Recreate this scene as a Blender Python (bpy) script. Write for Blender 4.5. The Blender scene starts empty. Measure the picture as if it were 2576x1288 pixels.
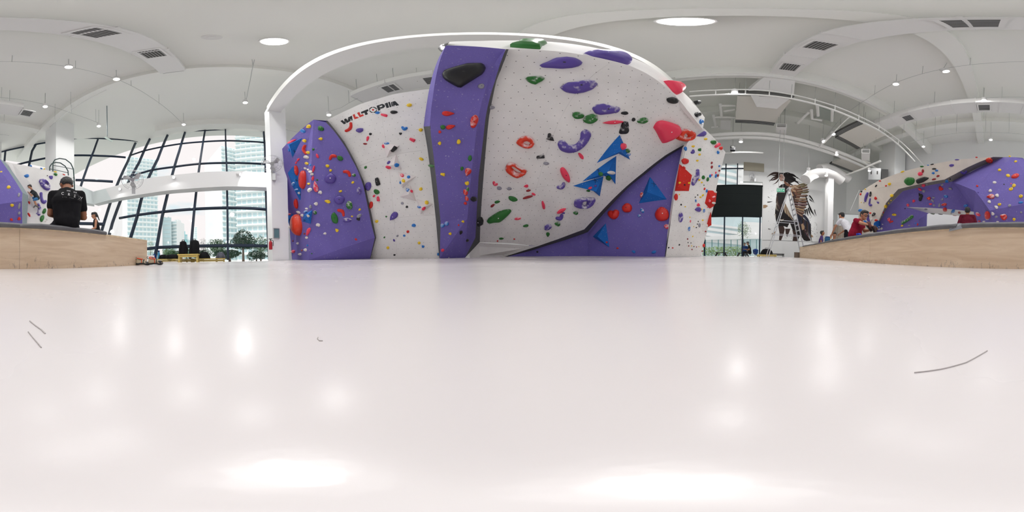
import bpy, bmesh, math, random
from mathutils import Vector, Matrix, geometry, noise as mnoise

random.seed(7)
scene = bpy.context.scene
COL = scene.collection
W, H = 2576.0, 1288.0            # the photograph is a full 360 x 180 degree panorama
V3 = Vector

# ------------------------------------------------------------------ camera
CAMZ = 0.13                      # the little camera stands on the mat
PITCH, ROLL = math.radians(0.98), math.radians(0.49)
cam_data = bpy.data.cameras.new('panorama_camera')
cam_data.type = 'PANO'
cam_data.panorama_type = 'EQUIRECTANGULAR'
cam_data.clip_start = 0.01
cam_data.clip_end = 2000
cam = bpy.data.objects.new('panorama_camera', cam_data)
COL.objects.link(cam)
CR = Matrix.Rotation(math.pi / 2 - PITCH, 3, 'X') @ Matrix.Rotation(-ROLL, 3, 'Z')
cam.matrix_world = Matrix.Translation((0, 0, CAMZ)) @ CR.to_4x4()
scene.camera = cam

# ------------------------------------------------------------------ world, exposure, colour
scene.view_settings.view_transform = 'Standard'
scene.view_settings.look = 'None'
scene.view_settings.exposure = 0.08
scene.view_settings.gamma = 1.0
scene.view_settings.use_curve_mapping = False
try:
    scene.cycles.use_denoising = True
    scene.cycles.max_bounces = 10
    scene.cycles.diffuse_bounces = 6
    scene.cycles.transparent_max_bounces = 16
    scene.cycles.sample_clamp_indirect = 4.0
    scene.cycles.caustics_reflective = False
    scene.cycles.caustics_refractive = False
except Exception:
    pass
world = bpy.data.worlds.new('overcast_sky')
scene.world = world
world.use_nodes = True
wn = world.node_tree
bg = wn.nodes['Background']
tc = wn.nodes.new('ShaderNodeTexCoord')
mp = wn.nodes.new('ShaderNodeMapping')
mp.inputs['Scale'].default_value = (1, 1, 2.4)
nz = wn.nodes.new('ShaderNodeTexNoise')
nz.inputs['Scale'].default_value = 2.6
nz.inputs['Detail'].default_value = 5
rp = wn.nodes.new('ShaderNodeValToRGB')
rp.color_ramp.elements[0].position = 0.30
rp.color_ramp.elements[0].color = (0.66, 0.80, 0.86, 1)
rp.color_ramp.elements[1].position = 0.46
rp.color_ramp.elements[1].color = (0.97, 0.885, 0.88, 1)
wn.links.new(tc.outputs['Generated'], mp.inputs['Vector'])
wn.links.new(mp.outputs['Vector'], nz.inputs['Vector'])
wn.links.new(nz.outputs['Fac'], rp.inputs['Fac'])
wn.links.new(rp.outputs['Color'], bg.inputs['Color'])
bg.inputs['Strength'].default_value = 1.06
LAMP_W = 35.0                    # watts of one ceiling downlight
LAMP_COL = (1.0, 0.985, 0.97)
sun_d = bpy.data.lights.new('veiled_sun', 'SUN'); sun_d.energy = 2.6; sun_d.angle = math.radians(35); sun_d.color = (1.0, 0.97, 0.95)
sun = bpy.data.objects.new('veiled_sun', sun_d); COL.objects.link(sun)
sun.rotation_mode = 'QUATERNION'; sun.rotation_quaternion = V3((0.50, -0.12, 0.85)).to_track_quat('Z', 'Y'); sun.location = (0, 0, 40)

# ------------------------------------------------------------------ pixel -> direction -> place
CPOS = V3((0, 0, CAMZ))


def ray(px, py):
    lon = (px / W - 0.5) * 2 * math.pi
    lat = (0.5 - py / H) * math.pi
    return CR @ V3((math.sin(lon) * math.cos(lat), math.sin(lat), -math.cos(lon) * math.cos(lat)))


def PZ(px, py, z):               # where that line of sight meets height z
    d = ray(px, py)
    return CPOS + d * ((z - CAMZ) / d.z)


def PT(px, py, t):               # at horizontal distance t
    d = ray(px, py)
    return CPOS + d * (t / math.hypot(d.x, d.y))


def PF(px, t, z=0.0):            # by bearing, distance and height
    d = ray(px, 640)
    k = t / math.hypot(d.x, d.y)
    return V3((d.x * k, d.y * k, z))


class Plane:
    def __init__(s, a, b, c):
        s.p = V3(a)
        n = (V3(b) - V3(a)).cross(V3(c) - V3(a)).normalized()
        if n.dot(CPOS - s.p) < 0:
            n = -n
        s.n = n

    def hit(s, px, py, off=0.0):
        d = ray(px, py)
        return CPOS + d * ((s.p + s.n * off - CPOS).dot(s.n) / d.dot(s.n))


UU = V3((0.98, 0.2, 0)).normalized()     # the building's own axes
VV = V3((-UU.y, UU.x, 0))


def UV(u, v, z=0.0):
    return UU * u + VV * v + V3((0, 0, z))


# ------------------------------------------------------------------ materials
MATS = {}


def mat(name, col, rough=0.5, spec=0.5, metal=0.0, grain=0.0, gscale=40.0, bump=0.0, bscale=60.0, emit=None, estr=0.0, alpha=1.0):
    if name in MATS:
        return MATS[name]
    m = bpy.data.materials.new(name)
    m.use_nodes = True
    nt = m.node_tree
    b = nt.nodes['Principled BSDF']
    b.inputs['Base Color'].default_value = (*col, 1)
    b.inputs['Roughness'].default_value = rough
    b.inputs['Metallic'].default_value = metal
    b.inputs['Specular IOR Level'].default_value = spec
    if emit:
        b.inputs['Emission Color'].default_value = (*emit, 1)
        b.inputs['Emission Strength'].default_value = estr
    if grain > 0 or bump > 0:
        t = nt.nodes.new('ShaderNodeTexCoord')
        if grain > 0:
            n = nt.nodes.new('ShaderNodeTexNoise')
            n.inputs['Scale'].default_value = gscale
            n.inputs['Detail'].default_value = 4
            r = nt.nodes.new('ShaderNodeValToRGB')
            r.color_ramp.elements[0].position = 0.3
            r.color_ramp.elements[1].position = 0.7
            r.color_ramp.elements[0].color = (*[max(0, c * (1 - grain)) for c in col], 1)
            r.color_ramp.elements[1].color = (*[min(1, c * (1 + grain)) for c in col], 1)
            nt.links.new(t.outputs['Object'], n.inputs['Vector'])
            nt.links.new(n.outputs['Fac'], r.inputs['Fac'])
            nt.links.new(r.outputs['Color'], b.inputs['Base Color'])
        if bump > 0:
            n2 = nt.nodes.new('ShaderNodeTexNoise')
            n2.inputs['Scale'].default_value = bscale
            n2.inputs['Detail'].default_value = 3
            bp = nt.nodes.new('ShaderNodeBump')
            bp.inputs['Strength'].default_value = bump
            bp.inputs['Distance'].default_value = 0.01
            nt.links.new(t.outputs['Object'], n2.inputs['Vector'])
            nt.links.new(n2.outputs['Fac'], bp.inputs['Height'])
            nt.links.new(bp.outputs['Normal'], b.inputs['Normal'])
    MATS[name] = m
    return m


def srgb(r, g, b):
    return tuple(((c / 255) / 12.92) if c / 255 <= 0.04045 else (((c / 255) + 0.055) / 1.055) ** 2.4 for c in (r, g, b))


def wall_paint(name, col, speck=0.0, chalk=0.0):
    """textured resin paint of a climbing wall: fine grain, faint rubbed patches, chalk specks"""
    if name in MATS:
        return MATS[name]
    m = mat(name, col, rough=0.75, spec=0.25)
    nt = m.node_tree
    b = nt.nodes['Principled BSDF']
    t = nt.nodes.new('ShaderNodeTexCoord')
    n1 = nt.nodes.new('ShaderNodeTexNoise'); n1.inputs['Scale'].default_value = 1.3; n1.inputs['Detail'].default_value = 6
    n2 = nt.nodes.new('ShaderNodeTexNoise'); n2.inputs['Scale'].default_value = 90; n2.inputs['Detail'].default_value = 2
    n3 = nt.nodes.new('ShaderNodeTexNoise'); n3.inputs['Scale'].default_value = 26; n3.inputs['Detail'].default_value = 1
    for n in (n1, n2, n3):
        nt.links.new(t.outputs['Object'], n.inputs['Vector'])
    r1 = nt.nodes.new('ShaderNodeValToRGB')
    r1.color_ramp.elements[0].position = 0.3; r1.color_ramp.elements[1].position = 0.75
    r1.color_ramp.elements[0].color = (*[c * 0.93 for c in col], 1)
    r1.color_ramp.elements[1].color = (*[min(1, c * 1.07) for c in col], 1)
    nt.links.new(n1.outputs['Fac'], r1.inputs['Fac'])
    mx = nt.nodes.new('ShaderNodeMix'); mx.data_type = 'RGBA'; mx.blend_type = 'OVERLAY'
    mx.inputs['Factor'].default_value = 0.18
    nt.links.new(r1.outputs['Color'], mx.inputs[6]); nt.links.new(n2.outputs['Fac'], mx.inputs[7])
    out = mx.outputs[2]
    if chalk > 0:
        r3 = nt.nodes.new('ShaderNodeValToRGB')
        r3.color_ramp.elements[0].position = 0.70; r3.color_ramp.elements[1].position = 0.76
        r3.color_ramp.elements[0].color = (0, 0, 0, 1)
        r3.color_ramp.elements[1].color = (chalk, chalk, chalk, 1)
        nt.links.new(n3.outputs['Fac'], r3.inputs['Fac'])
        m2 = nt.nodes.new('ShaderNodeMix'); m2.data_type = 'RGBA'
        nt.links.new(r3.outputs['Color'], m2.inputs['Factor'])
        nt.links.new(out, m2.inputs[6]); m2.inputs[7].default_value = (0.75, 0.73, 0.76, 1)
        out = m2.outputs[2]
    nt.links.new(out, b.inputs['Base Color'])
    bp = nt.nodes.new('ShaderNodeBump'); bp.inputs['Strength'].default_value = 0.25; bp.inputs['Distance'].default_value = 0.004
    nt.links.new(n2.outputs['Fac'], bp.inputs['Height']); nt.links.new(bp.outputs['Normal'], b.inputs['Normal'])
    return m


def hold_mat(name, col, chalk):
    """moulded resin hold; chalk powder has settled on its upward faces and rubbed spots"""
    key = 'hold_' + name + ('_chalked' if chalk else '')
    if key in MATS:
        return MATS[key]
    m = mat(key, col, rough=0.42, spec=0.45)
    nt = m.node_tree
    b = nt.nodes['Principled BSDF']
    t = nt.nodes.new('ShaderNodeTexCoord')
    n = nt.nodes.new('ShaderNodeTexNoise'); n.inputs['Scale'].default_value = 9 if chalk else 22; n.inputs['Detail'].default_value = 5
    nt.links.new(t.outputs['Object'], n.inputs['Vector'])
    g = nt.nodes.new('ShaderNodeNewGeometry'); sx = nt.nodes.new('ShaderNodeSeparateXYZ')
    nt.links.new(g.outputs['Normal'], sx.inputs[0])
    ad = nt.nodes.new('ShaderNodeMath'); ad.operation = 'MULTIPLY_ADD'
    nt.links.new(sx.outputs['Z'], ad.inputs[0]); ad.inputs[1].default_value = 0.22; nt.links.new(n.outputs['Fac'], ad.inputs[2])
    r = nt.nodes.new('ShaderNodeValToRGB')
    lo, hi, top = (0.44, 0.66, 0.8) if chalk else (0.66, 0.82, 0.45)
    r.color_ramp.elements[0].position = lo; r.color_ramp.elements[1].position = hi
    r.color_ramp.elements[0].color = (0, 0, 0, 1); r.color_ramp.elements[1].color = (top, top, top, 1)
    nt.links.new(ad.outputs[0], r.inputs['Fac'])
    mx = nt.nodes.new('ShaderNodeMix'); mx.data_type = 'RGBA'
    nt.links.new(r.outputs['Color'], mx.inputs['Factor'])
    mx.inputs[6].default_value = (*col, 1); mx.inputs[7].default_value = (0.80, 0.77, 0.77, 1)
    nt.links.new(mx.outputs[2], b.inputs['Base Color'])
    rr = nt.nodes.new('ShaderNodeMapRange'); rr.inputs[3].default_value = 0.4; rr.inputs[4].default_value = 0.85
    nt.links.new(r.outputs['Color'], rr.inputs[0]); nt.links.new(rr.outputs[0], b.inputs['Roughness'])
    return m


# ------------------------------------------------------------------ mesh helpers
class MB:
    def __init__(s):
        s.v, s.f, s.mi = [], [], []

    def add(s, verts, faces, mi=0):
        o = len(s.v)
        s.v += [V3(p) for p in verts]
        s.f += [tuple(i + o for i in f) for f in faces]
        s.mi += [mi] * len(faces)
        return s

    def box(s, c, sx, sy, sz, ax=None, ay=None, az=None, mi=0, bev=0.0):
        ax = V3(ax or (1, 0, 0)).normalized(); az = V3(az or (0, 0, 1)).normalized()
        ay = V3(ay).normalized() if ay else az.cross(ax).normalized()
        c = V3(c)
        if bev > 0:
            bm = bmesh.new(); bmesh.ops.create_cube(bm, size=1)
            for q in bm.verts:
                q.co = V3((q.co.x * sx, q.co.y * sy, q.co.z * sz))
            bmesh.ops.bevel(bm, geom=list(bm.edges), offset=bev, segments=2, affect='EDGES', profile=0.6)
            bm.verts.index_update()
            s.add([c + ax * q.co.x + ay * q.co.y + az * q.co.z for q in bm.verts], [[q.index for q in f.verts] for f in bm.faces], mi)
            bm.free()
            return s
        p = [c + ax * (sx / 2 * i) + ay * (sy / 2 * j) + az * (sz / 2 * k) for k in (-1, 1) for j in (-1, 1) for i in (-1, 1)]
        s.add(p, [(0, 2, 3, 1), (4, 5, 7, 6), (0, 1, 5, 4), (2, 6, 7, 3), (0, 4, 6, 2), (1, 3, 7, 5)], mi)
        return s

    def bar(s, a, b, w, h, up=(0, 0, 1), mi=0):
        a, b = V3(a), V3(b)
        d = (b - a)
        u = V3(up)
        side = d.normalized().cross(u)
        if side.length < 1e-4:
            side = d.normalized().cross(V3((1, 0, 0)))
        side.normalize()
        u = side.cross(d.normalized())
        return s.box((a + b) / 2, d.length, w, h, d, side, u, mi)

    def tube(s, pts, r, n=8, mi=0, closed=False, caps=True):
        pts = [V3(p) for p in pts]
        m = len(pts)
        rs = r if isinstance(r, (list, tuple)) else [r] * m
        vs, fs = [], []
        prev = None
        for i, p in enumerate(pts):
            a = pts[(i - 1) % m] if (closed or i > 0) else p
            b = pts[(i + 1) % m] if (closed or i < m - 1) else p
            d = (b - a).normalized()
            if prev is None:
                x = d.orthogonal().normalized()
            else:
                x = (prev - d * prev.dot(d))
                x = x.normalized() if x.length > 1e-6 else d.orthogonal().normalized()
            prev = x
            y = d.cross(x)
            vs += [p + (x * math.cos(2 * math.pi * k / n) + y * math.sin(2 * math.pi * k / n)) * rs[i] for k in range(n)]
        for i in range(m if closed else m - 1):
            j = (i + 1) % m
            fs += [(i * n + k, i * n + (k + 1) % n, j * n + (k + 1) % n, j * n + k) for k in range(n)]
        if caps and not closed:
            fs += [tuple(range(n))[::-1], tuple((m - 1) * n + k for k in range(n))]
        return s.add(vs, fs, mi)

    def cyl(s, a, b, r, n=12, mi=0, r2=None):
        return s.tube([a, b], [r, r if r2 is None else r2], n, mi)

    def disc(s, c, nrm, r, n=10, mi=0):
        nrm = V3(nrm).normalized(); x = nrm.orthogonal().normalized(); y = nrm.cross(x)
        return s.add([V3(c) + (x * math.cos(2 * math.pi * k / n) + y * math.sin(2 * math.pi * k / n)) * r for k in range(n)], [tuple(range(n))], mi)

    def ball(s, c, rx, ry=None, rz=None, seg=10, rings=7, mi=0, rot=None):
        ry = rx if ry is None else ry; rz = rx if rz is None else rz
        vs, fs = [], []
        R = rot or Matrix.Identity(3)
        c = V3(c)
        for i in range(rings + 1):
            th = math.pi * i / rings
            for k in range(seg):
                ph = 2 * math.pi * k / seg
                vs.append(c + R @ V3((rx * math.sin(th) * math.cos(ph), ry * math.sin(th) * math.sin(ph), rz * math.cos(th))))
        for i in range(rings):
            for k in range(seg):
                fs.append((i * seg + k, (i + 1) * seg + k, (i + 1) * seg + (k + 1) % seg, i * seg + (k + 1) % seg))
        return s.add(vs, fs, mi)

    def slab(s, poly, vec, mi=0, side_mi=None):
        """polygon poly and its copy shifted by vec, with sides"""
        poly = [V3(p) for p in poly]; vec = V3(vec); n = len(poly)
        s.add(poly + [p + vec for p in poly], [tuple(range(n)), tuple(range(2 * n - 1, n - 1, -1))], mi)
        sm = mi if side_mi is None else side_mi
        o = len(s.v) - 2 * n
        for i in range(n):
            j = (i + 1) % n
            s.f.append((o + i, o + n + i, o + n + j, o + j)); s.mi.append(sm)
        return s

    def build(s, name, mats, parent=None, smooth=False, origin=None, weld=True):
        mats = mats if isinstance(mats, (list, tuple)) else [mats]
        if parent is not None:
            org = parent.matrix_basis.translation.copy()
            q = parent.parent
            while q is not None:
                org += q.matrix_basis.translation
                q = q.parent
        elif origin is not None:
            org = V3(origin)
        else:
            lo = V3([min(p[i] for p in s.v) for i in range(3)]); hi = V3([max(p[i] for p in s.v) for i in range(3)])
            org = V3(((lo.x + hi.x) / 2, (lo.y + hi.y) / 2, lo.z))
        me = bpy.data.meshes.new(name)
        me.from_pydata([tuple(p - org) for p in s.v], [], s.f)
        for m in mats:
            me.materials.append(m)
        me.polygons.foreach_set('material_index', s.mi)
        bm = bmesh.new(); bm.from_mesh(me)
        if weld:
            bmesh.ops.remove_doubles(bm, verts=bm.verts, dist=1e-5)
        bmesh.ops.recalc_face_normals(bm, faces=bm.faces)
        bm.to_mesh(me); bm.free()
        if smooth:
            me.polygons.foreach_set('use_smooth', [True] * len(me.polygons))
            if smooth != 'all':
                try:
                    me.set_sharp_from_angle(angle=math.radians(smooth if isinstance(smooth, (int, float)) and smooth is not True else 40))
                except Exception:
                    pass
        o = bpy.data.objects.new(name, me)
        COL.objects.link(o)
        if parent is not None:
            o.parent = parent
        else:
            o.location = org
        return o


def tag(o, label=None, cat=None, group=None, kind=None):
    if label: o['label'] = label
    if cat: o['category'] = cat
    if group: o['group'] = group
    if kind: o['kind'] = kind
    return o


def thing(name, loc, label, cat, group=None):
    o = bpy.data.objects.new(name, None)
    o.empty_display_size = 0.1
    COL.objects.link(o)
    o.location = V3(loc)
    return tag(o, label, cat, group)


def struct(o):
    o['kind'] = 'structure'
    return o
# ================================================================== materials of the place
WHITE = mat('white_plaster', (0.90, 0.91, 0.905), rough=0.8, spec=0.2, bump=0.05, bscale=8)
CEIL = mat('painted_ceiling', (0.91, 0.91, 0.875), rough=0.9, spec=0.1, bump=0.05, bscale=6)
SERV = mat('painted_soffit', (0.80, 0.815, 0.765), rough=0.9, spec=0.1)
DUCT = mat('white_duct_metal', (0.82, 0.815, 0.80), rough=0.6, spec=0.3)
PIPE = mat('white_pipe_paint', (0.84, 0.84, 0.81), rough=0.5, spec=0.4)
DARK = mat('dark_vent_metal', (0.09, 0.09, 0.085), rough=0.6)
FRAME = mat('dark_window_frame', (0.014, 0.026, 0.05), rough=0.6, spec=0.25)
STEEL = mat('grey_steel', (0.55, 0.56, 0.57), rough=0.35, metal=0.8)
ROD = mat('thin_grey_rod', (0.50, 0.51, 0.50), rough=0.5, metal=0.3)
BLACK = mat('black_plastic', (0.015, 0.015, 0.017), rough=0.5)
BLIND = mat('black_blind_cloth', (0.017, 0.021, 0.021), rough=0.9, spec=0.1)
CONC = mat('grey_ground', (0.42, 0.42, 0.41), rough=0.8, grain=0.1, gscale=3)
PURPLE = wall_paint('purple_wall_paint', (0.172, 0.138, 0.445), chalk=0.35)
WPANEL = wall_paint('white_wall_paint', (0.83, 0.82, 0.80))
STRIPM = mat('grey_panel_edge', (0.085, 0.088, 0.092), rough=0.8, grain=0.12, gscale=30)
STRIPG = mat('grey_rear_edge', (0.21, 0.20, 0.18), rough=0.8, grain=0.12, gscale=30)
STRIPB = mat('bluegrey_edge', (0.24, 0.29, 0.31), rough=0.8, grain=0.12, gscale=30)
HOLE = mat('dark_bolt_hole', (0.02, 0.02, 0.02), rough=0.9)

# glass: a thin clear pane that reflects a little
GLASS = bpy.data.materials.new('clear_window_glass'); GLASS.use_nodes = True
_n = GLASS.node_tree; _n.nodes.clear()
_o = _n.nodes.new('ShaderNodeOutputMaterial'); _m = _n.nodes.new('ShaderNodeMixShader')
_t = _n.nodes.new('ShaderNodeBsdfTransparent'); _t.inputs[0].default_value = (0.93, 0.97, 0.97, 1)
_g = _n.nodes.new('ShaderNodeBsdfGlossy'); _g.inputs['Roughness'].default_value = 0.03
_m.inputs[0].default_value = 0.05
_n.links.new(_t.outputs[0], _m.inputs[1]); _n.links.new(_g.outputs[0], _m.inputs[2])
_n.links.new(_m.outputs[0], _o.inputs['Surface'])

# ================================================================== mat floor
def floor_material():
    m = mat('glossy_white_vinyl', (0.80, 0.765, 0.755), rough=0.2, spec=0.5)
    nt = m.node_tree; b = nt.nodes['Principled BSDF']
    t = nt.nodes.new('ShaderNodeTexCoord')
    n1 = nt.nodes.new('ShaderNodeTexNoise'); n1.inputs['Scale'].default_value = 0.7; n1.inputs['Detail'].default_value = 6
    n2 = nt.nodes.new('ShaderNodeTexNoise'); n2.inputs['Scale'].default_value = 1.6; n2.inputs['Detail'].default_value = 2
    n3 = nt.nodes.new('ShaderNodeTexVoronoi'); n3.inputs['Scale'].default_value = 150
    for n in (n1, n2, n3): nt.links.new(t.outputs['Object'], n.inputs['Vector'])
    r = nt.nodes.new('ShaderNodeValToRGB')
    r.color_ramp.elements[0].position = 0.35; r.color_ramp.elements[1].position = 0.62
    r.color_ramp.elements[0].color = (0.69, 0.655, 0.648, 1); r.color_ramp.elements[1].color = (0.74, 0.705, 0.70, 1)
    nt.links.new(n1.outputs['Fac'], r.inputs['Fac']); nt.links.new(r.outputs['Color'], b.inputs['Base Color'])
    mr = nt.nodes.new('ShaderNodeMapRange'); mr.inputs[3].default_value = 0.15; mr.inputs[4].default_value = 0.36
    nt.links.new(n1.outputs['Fac'], mr.inputs[0]); nt.links.new(mr.outputs[0], b.inputs['Roughness'])
    b1 = nt.nodes.new('ShaderNodeBump'); b1.inputs['Strength'].default_value = 0.35; b1.inputs['Distance'].default_value = 0.012
    nt.links.new(n2.outputs['Fac'], b1.inputs['Height'])
    b2 = nt.nodes.new('ShaderNodeBump'); b2.inputs['Strength'].default_value = 0.05; b2.inputs['Distance'].default_value = 0.001
    nt.links.new(n3.outputs['Distance'], b2.inputs['Height']); nt.links.new(b1.outputs['Normal'], b2.inputs['Normal'])
    nt.links.new(b2.outputs['Normal'], b.inputs['Normal'])
    return m


CZ = 10.4                                   # ceiling height
U0, U0T, U1 = -6.1, -10.25, 11.2            # glazed side (foot, head) and the window wall
V0, V1 = -13.5, 8.2
GZ = -0.4                                   # building floor, a step below the mat

mb = MB().slab([UV(-5.45, -9.5, 0), UV(9.4, -9.5, 0), UV(9.4, 8.0, 0), UV(-5.45, 8.0, 0)], (0, 0, -0.38))
struct(mb.build('floor', floor_material(), origin=(0, 0, 0)))
mb = MB().slab([UV(-13, V0 - 3, GZ), UV(13, V0 - 3, GZ), UV(13, V1 + 1, GZ), UV(-13, V1 + 1, GZ)], (0, 0, -0.1))
struct(mb.build('ground', CONC))

mb = MB().slab([UV(-11, V0 - 1, CZ), UV(4.6, V0 - 1, CZ), UV(4.6, V1 + 1, CZ), UV(-11, V1 + 1, CZ)], (0, 0, 0.3))
struct(mb.build('ceiling', CEIL))
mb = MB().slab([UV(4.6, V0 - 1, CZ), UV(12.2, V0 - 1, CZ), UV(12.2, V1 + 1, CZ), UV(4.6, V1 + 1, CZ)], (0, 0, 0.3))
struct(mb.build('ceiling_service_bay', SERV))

# beams under the ceiling (a grid along the building's axes)
for i, (a, b, w, h, m) in enumerate((
        (UV(-5.6, 1.93, 7.65), UV(11, 1.93, 7.65), 0.5, 0.5, CEIL),
        (UV(-4.35, V0, CZ - 0.25), UV(-4.35, 8.2, CZ - 0.25), 0.45, 0.5, CEIL),
        (UV(0.85, V0, CZ - 0.2), UV(0.85, 8.2, CZ - 0.2), 0.45, 0.4, CEIL),
        (UV(-9.2, -3.9, CZ - 0.3), UV(-9.2, 8.2, CZ - 0.3), 0.5, 0.6, CEIL),
        (UV(-5.8, -9.0, CZ - 0.23), UV(11, -9.0, CZ - 0.23), 0.5, 0.46, CEIL),
        (UV(4.75, V0, CZ - 0.5), UV(4.75, 8.2, CZ - 0.5), 0.35, 1.0, CEIL),
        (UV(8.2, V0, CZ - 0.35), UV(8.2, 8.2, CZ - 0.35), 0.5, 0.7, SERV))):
    struct(MB().bar(a, b, w, h, mi=0).build('trim_%d' % (i + 1), m))

# end walls
struct(MB().slab([UV(-12, V1, GZ), UV(12, V1, GZ), UV(12, V1, CZ), UV(-12, V1, CZ)], VV * 0.25).build('wall_front', WHITE))

# ------------------------------------------------------------------ glazed facade on one side
FAC = Plane(UV(U0, -4, 0), UV(U0, 2, 0), UV(U0T, 0, CZ))
BEAMF = Plane(UV(U0 - 0.75, -4, 0), UV(U0 - 0.75, 2, 0), UV(U0 - 0.751, 0, CZ))   # upright ring beam in front of it


def chain(plane, pts, off=0.0):
    return [plane.hit(x, y, off) for x, y in pts]


def facade_bars(mbx, plane, lines, w, d):
    for pts in lines:
        q = chain(plane, pts)
        for a, b in zip(q, q[1:]):
            mbx.bar(a, b, w, d, plane.n)


f_tr = {
    'upper': [[(347, 355), (378, 347.5), (421, 339), (466, 331.5), (516, 328), (567, 325.7), (620, 326.5), (677, 330.5)],
              [(328, 391), (362, 379.5), (405, 370), (456.5, 361.5), (512, 356.6), (567, 354), (620, 355.5), (678, 360)],
              [(305, 451), (340, 440), (381, 428), (437, 420), (502, 412), (571, 410), (620, 410.5), (680, 414)]],
    'lower': [[(300, 549), (345, 541), (411, 532.8), (489, 526), (572, 523), (630, 524), (682, 528)],
              [(330, 631), (398, 622.5), (480, 619.5), (573, 618), (630, 618), (684, 619.5)]]}
f_mu = [[(342, 357), (322, 405), (300, 452), (281, 500), (262, 560), (243, 625)],
        [(378, 347.5), (350, 409), (323, 459), (305, 500), (283, 560), (262, 640)],
        [(422, 339), (397, 400), (373, 449), (356, 500), (345, 545), (328, 600), (312, 648)],
        [(466, 331.5), (451, 380), (434, 437), (424, 479), (408, 545), (390, 648)],
        [(516, 328), (509, 370), (500, 431), (495, 472), (489, 527), (478, 650)],
        [(567, 325.7), (568, 370), (570.5, 430), (571, 470), (572, 527), (573.5, 652)],
        [(663, 330), (666, 370), (668, 432), (668.6, 473), (671, 527), (677.5, 652)]]
root = thing('window_1', UV(U0, -1, GZ), 'tall leaning glass facade with dark frames', 'window')
root['kind'] = 'structure'; del root['category']
for ln in f_tr['upper'] + f_tr['lower']:
    m_ = MB(); facade_bars(m_, FAC, [ln], 0.10, 0.09); m_.build('transom', FRAME, root)
for ln in f_mu:
    m_ = MB(); facade_bars(m_, FAC, [ln], 0.085, 0.16); m_.build('mullion', FRAME, root)
# panes: one per bay, split at the bars they sit between
bays = [(a, b) for a, b in zip(f_mu, f_mu[1:])]


def at_z(poly, z):
    for a, b in zip(poly, poly[1:]):
        if (a.z - z) * (b.z - z) <= 0 and abs(a.z - b.z) > 1e-6:
            k = (z - a.z) / (b.z - a.z)
            return a.lerp(b, k)
    return (poly[0] if z > poly[0].z else poly[-1]).copy()


tz = sorted([FAC.hit(*ln[len(ln) // 2]).z for ln in f_tr['upper'] + f_tr['lower']], reverse=True)
lev = tz + [GZ]
for a, b in bays:
    qa, qb = chain(FAC, a), chain(FAC, b)
    for za, zb in zip(lev, lev[1:]):
        c = [at_z(qa, za), at_z(qb, za), at_z(qb, zb), at_z(qa, zb)]
        MB().add([p - FAC.n * 0.03 for p in c], [(0, 1, 2, 3)]).build('pane', GLASS, root)

# second, turning facade behind the rear climbing walls
F2a, F2b = UV(-10.15, -5.8, CZ), UV(-2.2, -13.5, CZ)
FAC2 = Plane(F2a, F2b, UV(-6.1, -4.6, 0))
root2 = thing('window_2', FAC2.hit(200, 500), 'glass facade turning the corner', 'window')
root2['kind'] = 'structure'; del root2['category']
for ln in ([(2540, 391.5), (2576, 386)], [(0, 383), (60, 369.5), (120, 358), (200, 347.5), (270, 349), (347, 355)],
           [(0, 428), (60, 410), (120, 397), (180, 391), (250, 392), (316, 396)],
           [(190, 453), (240, 454.5), (284, 457)], [(180, 562), (235, 563), (262, 564)]):
    m_ = MB(); facade_bars(m_, FAC2, [ln], 0.13, 0.1); m_.build('transom', FRAME, root2)
for ln in ([(247, 349), (236, 380), (204, 466), (196, 500), (178, 560), (160, 620)],
           [(90, 364), (80.7, 380), (73, 417), (66, 470), (58, 540), (50, 620)],
           [(15, 379), (13.6, 380), (11, 408), (6, 470), (2, 540), (0.5, 620)],
           [(170, 351), (150, 400), (126, 470), (110, 540), (96, 620)]):
    m_ = MB(); facade_bars(m_, FAC2, [ln], 0.11, 0.14); m_.build('mullion', FRAME, root2)
d12 = (F2b - F2a)
low = FAC2.hit(240, 640)
dl = V3((d12.x, d12.y, 0)).normalized()
p_lo = UV(-6.1, -4.6, 0)
for i in range(6):
    a = F2a + d12 * (i / 6); b = F2a + d12 * ((i + 1) / 6)
    dn = p_lo - F2a
    dn2 = dn * (CZ - GZ) / CZ
    for k0, k1 in ((0, 0.3), (0.3, 0.62), (0.62, 1.0)):
        MB().add([a + dn2 * k0, b + dn2 * k0, b + dn2 * k1, a + dn2 * k1], [(0, 1, 2, 3)]).build('pane', GLASS, root2)

# white ring beam that runs along the glass at mid height, with its turn at the corner
bt = [(333, 457), (380, 447), (437, 440), (528, 431.5), (620, 431), (684, 435.5)]
bb = [(300, 498), (360, 488), (424, 479), (500, 472.5), (571, 469), (630, 469.5), (684, 472)]


def quadstrip(mbx, A, B, thick, mi=0):
    n = len(A)
    vs = A + B + [p + thick for p in A] + [p + thick for p in B]
    fs = []
    for i in range(n - 1):
        fs += [(i, i + 1, n + i + 1, n + i), (2 * n + i, 3 * n + i, 3 * n + i + 1, 2 * n + i + 1),
               (i, 2 * n + i, 2 * n + i + 1, i + 1), (n + i, n + i + 1, 3 * n + i + 1, 3 * n + i)]
    fs += [(0, n, 3 * n, 2 * n), (n - 1, 3 * n - 1, 4 * n - 1, 2 * n - 1)]
    return mbx.add(vs, fs, mi)


def resamp(pl, xs):
    out = []
    for x in xs:
        for a, b in zip(pl, pl[1:]):
            if a[0] <= x <= b[0]:
                out.append((x, a[1] + (b[1] - a[1]) * (x - a[0]) / (b[0] - a[0]))); break
        else:
            out.append((x, pl[0][1] if x < pl[0][0] else pl[-1][1]))
    return out


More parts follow.
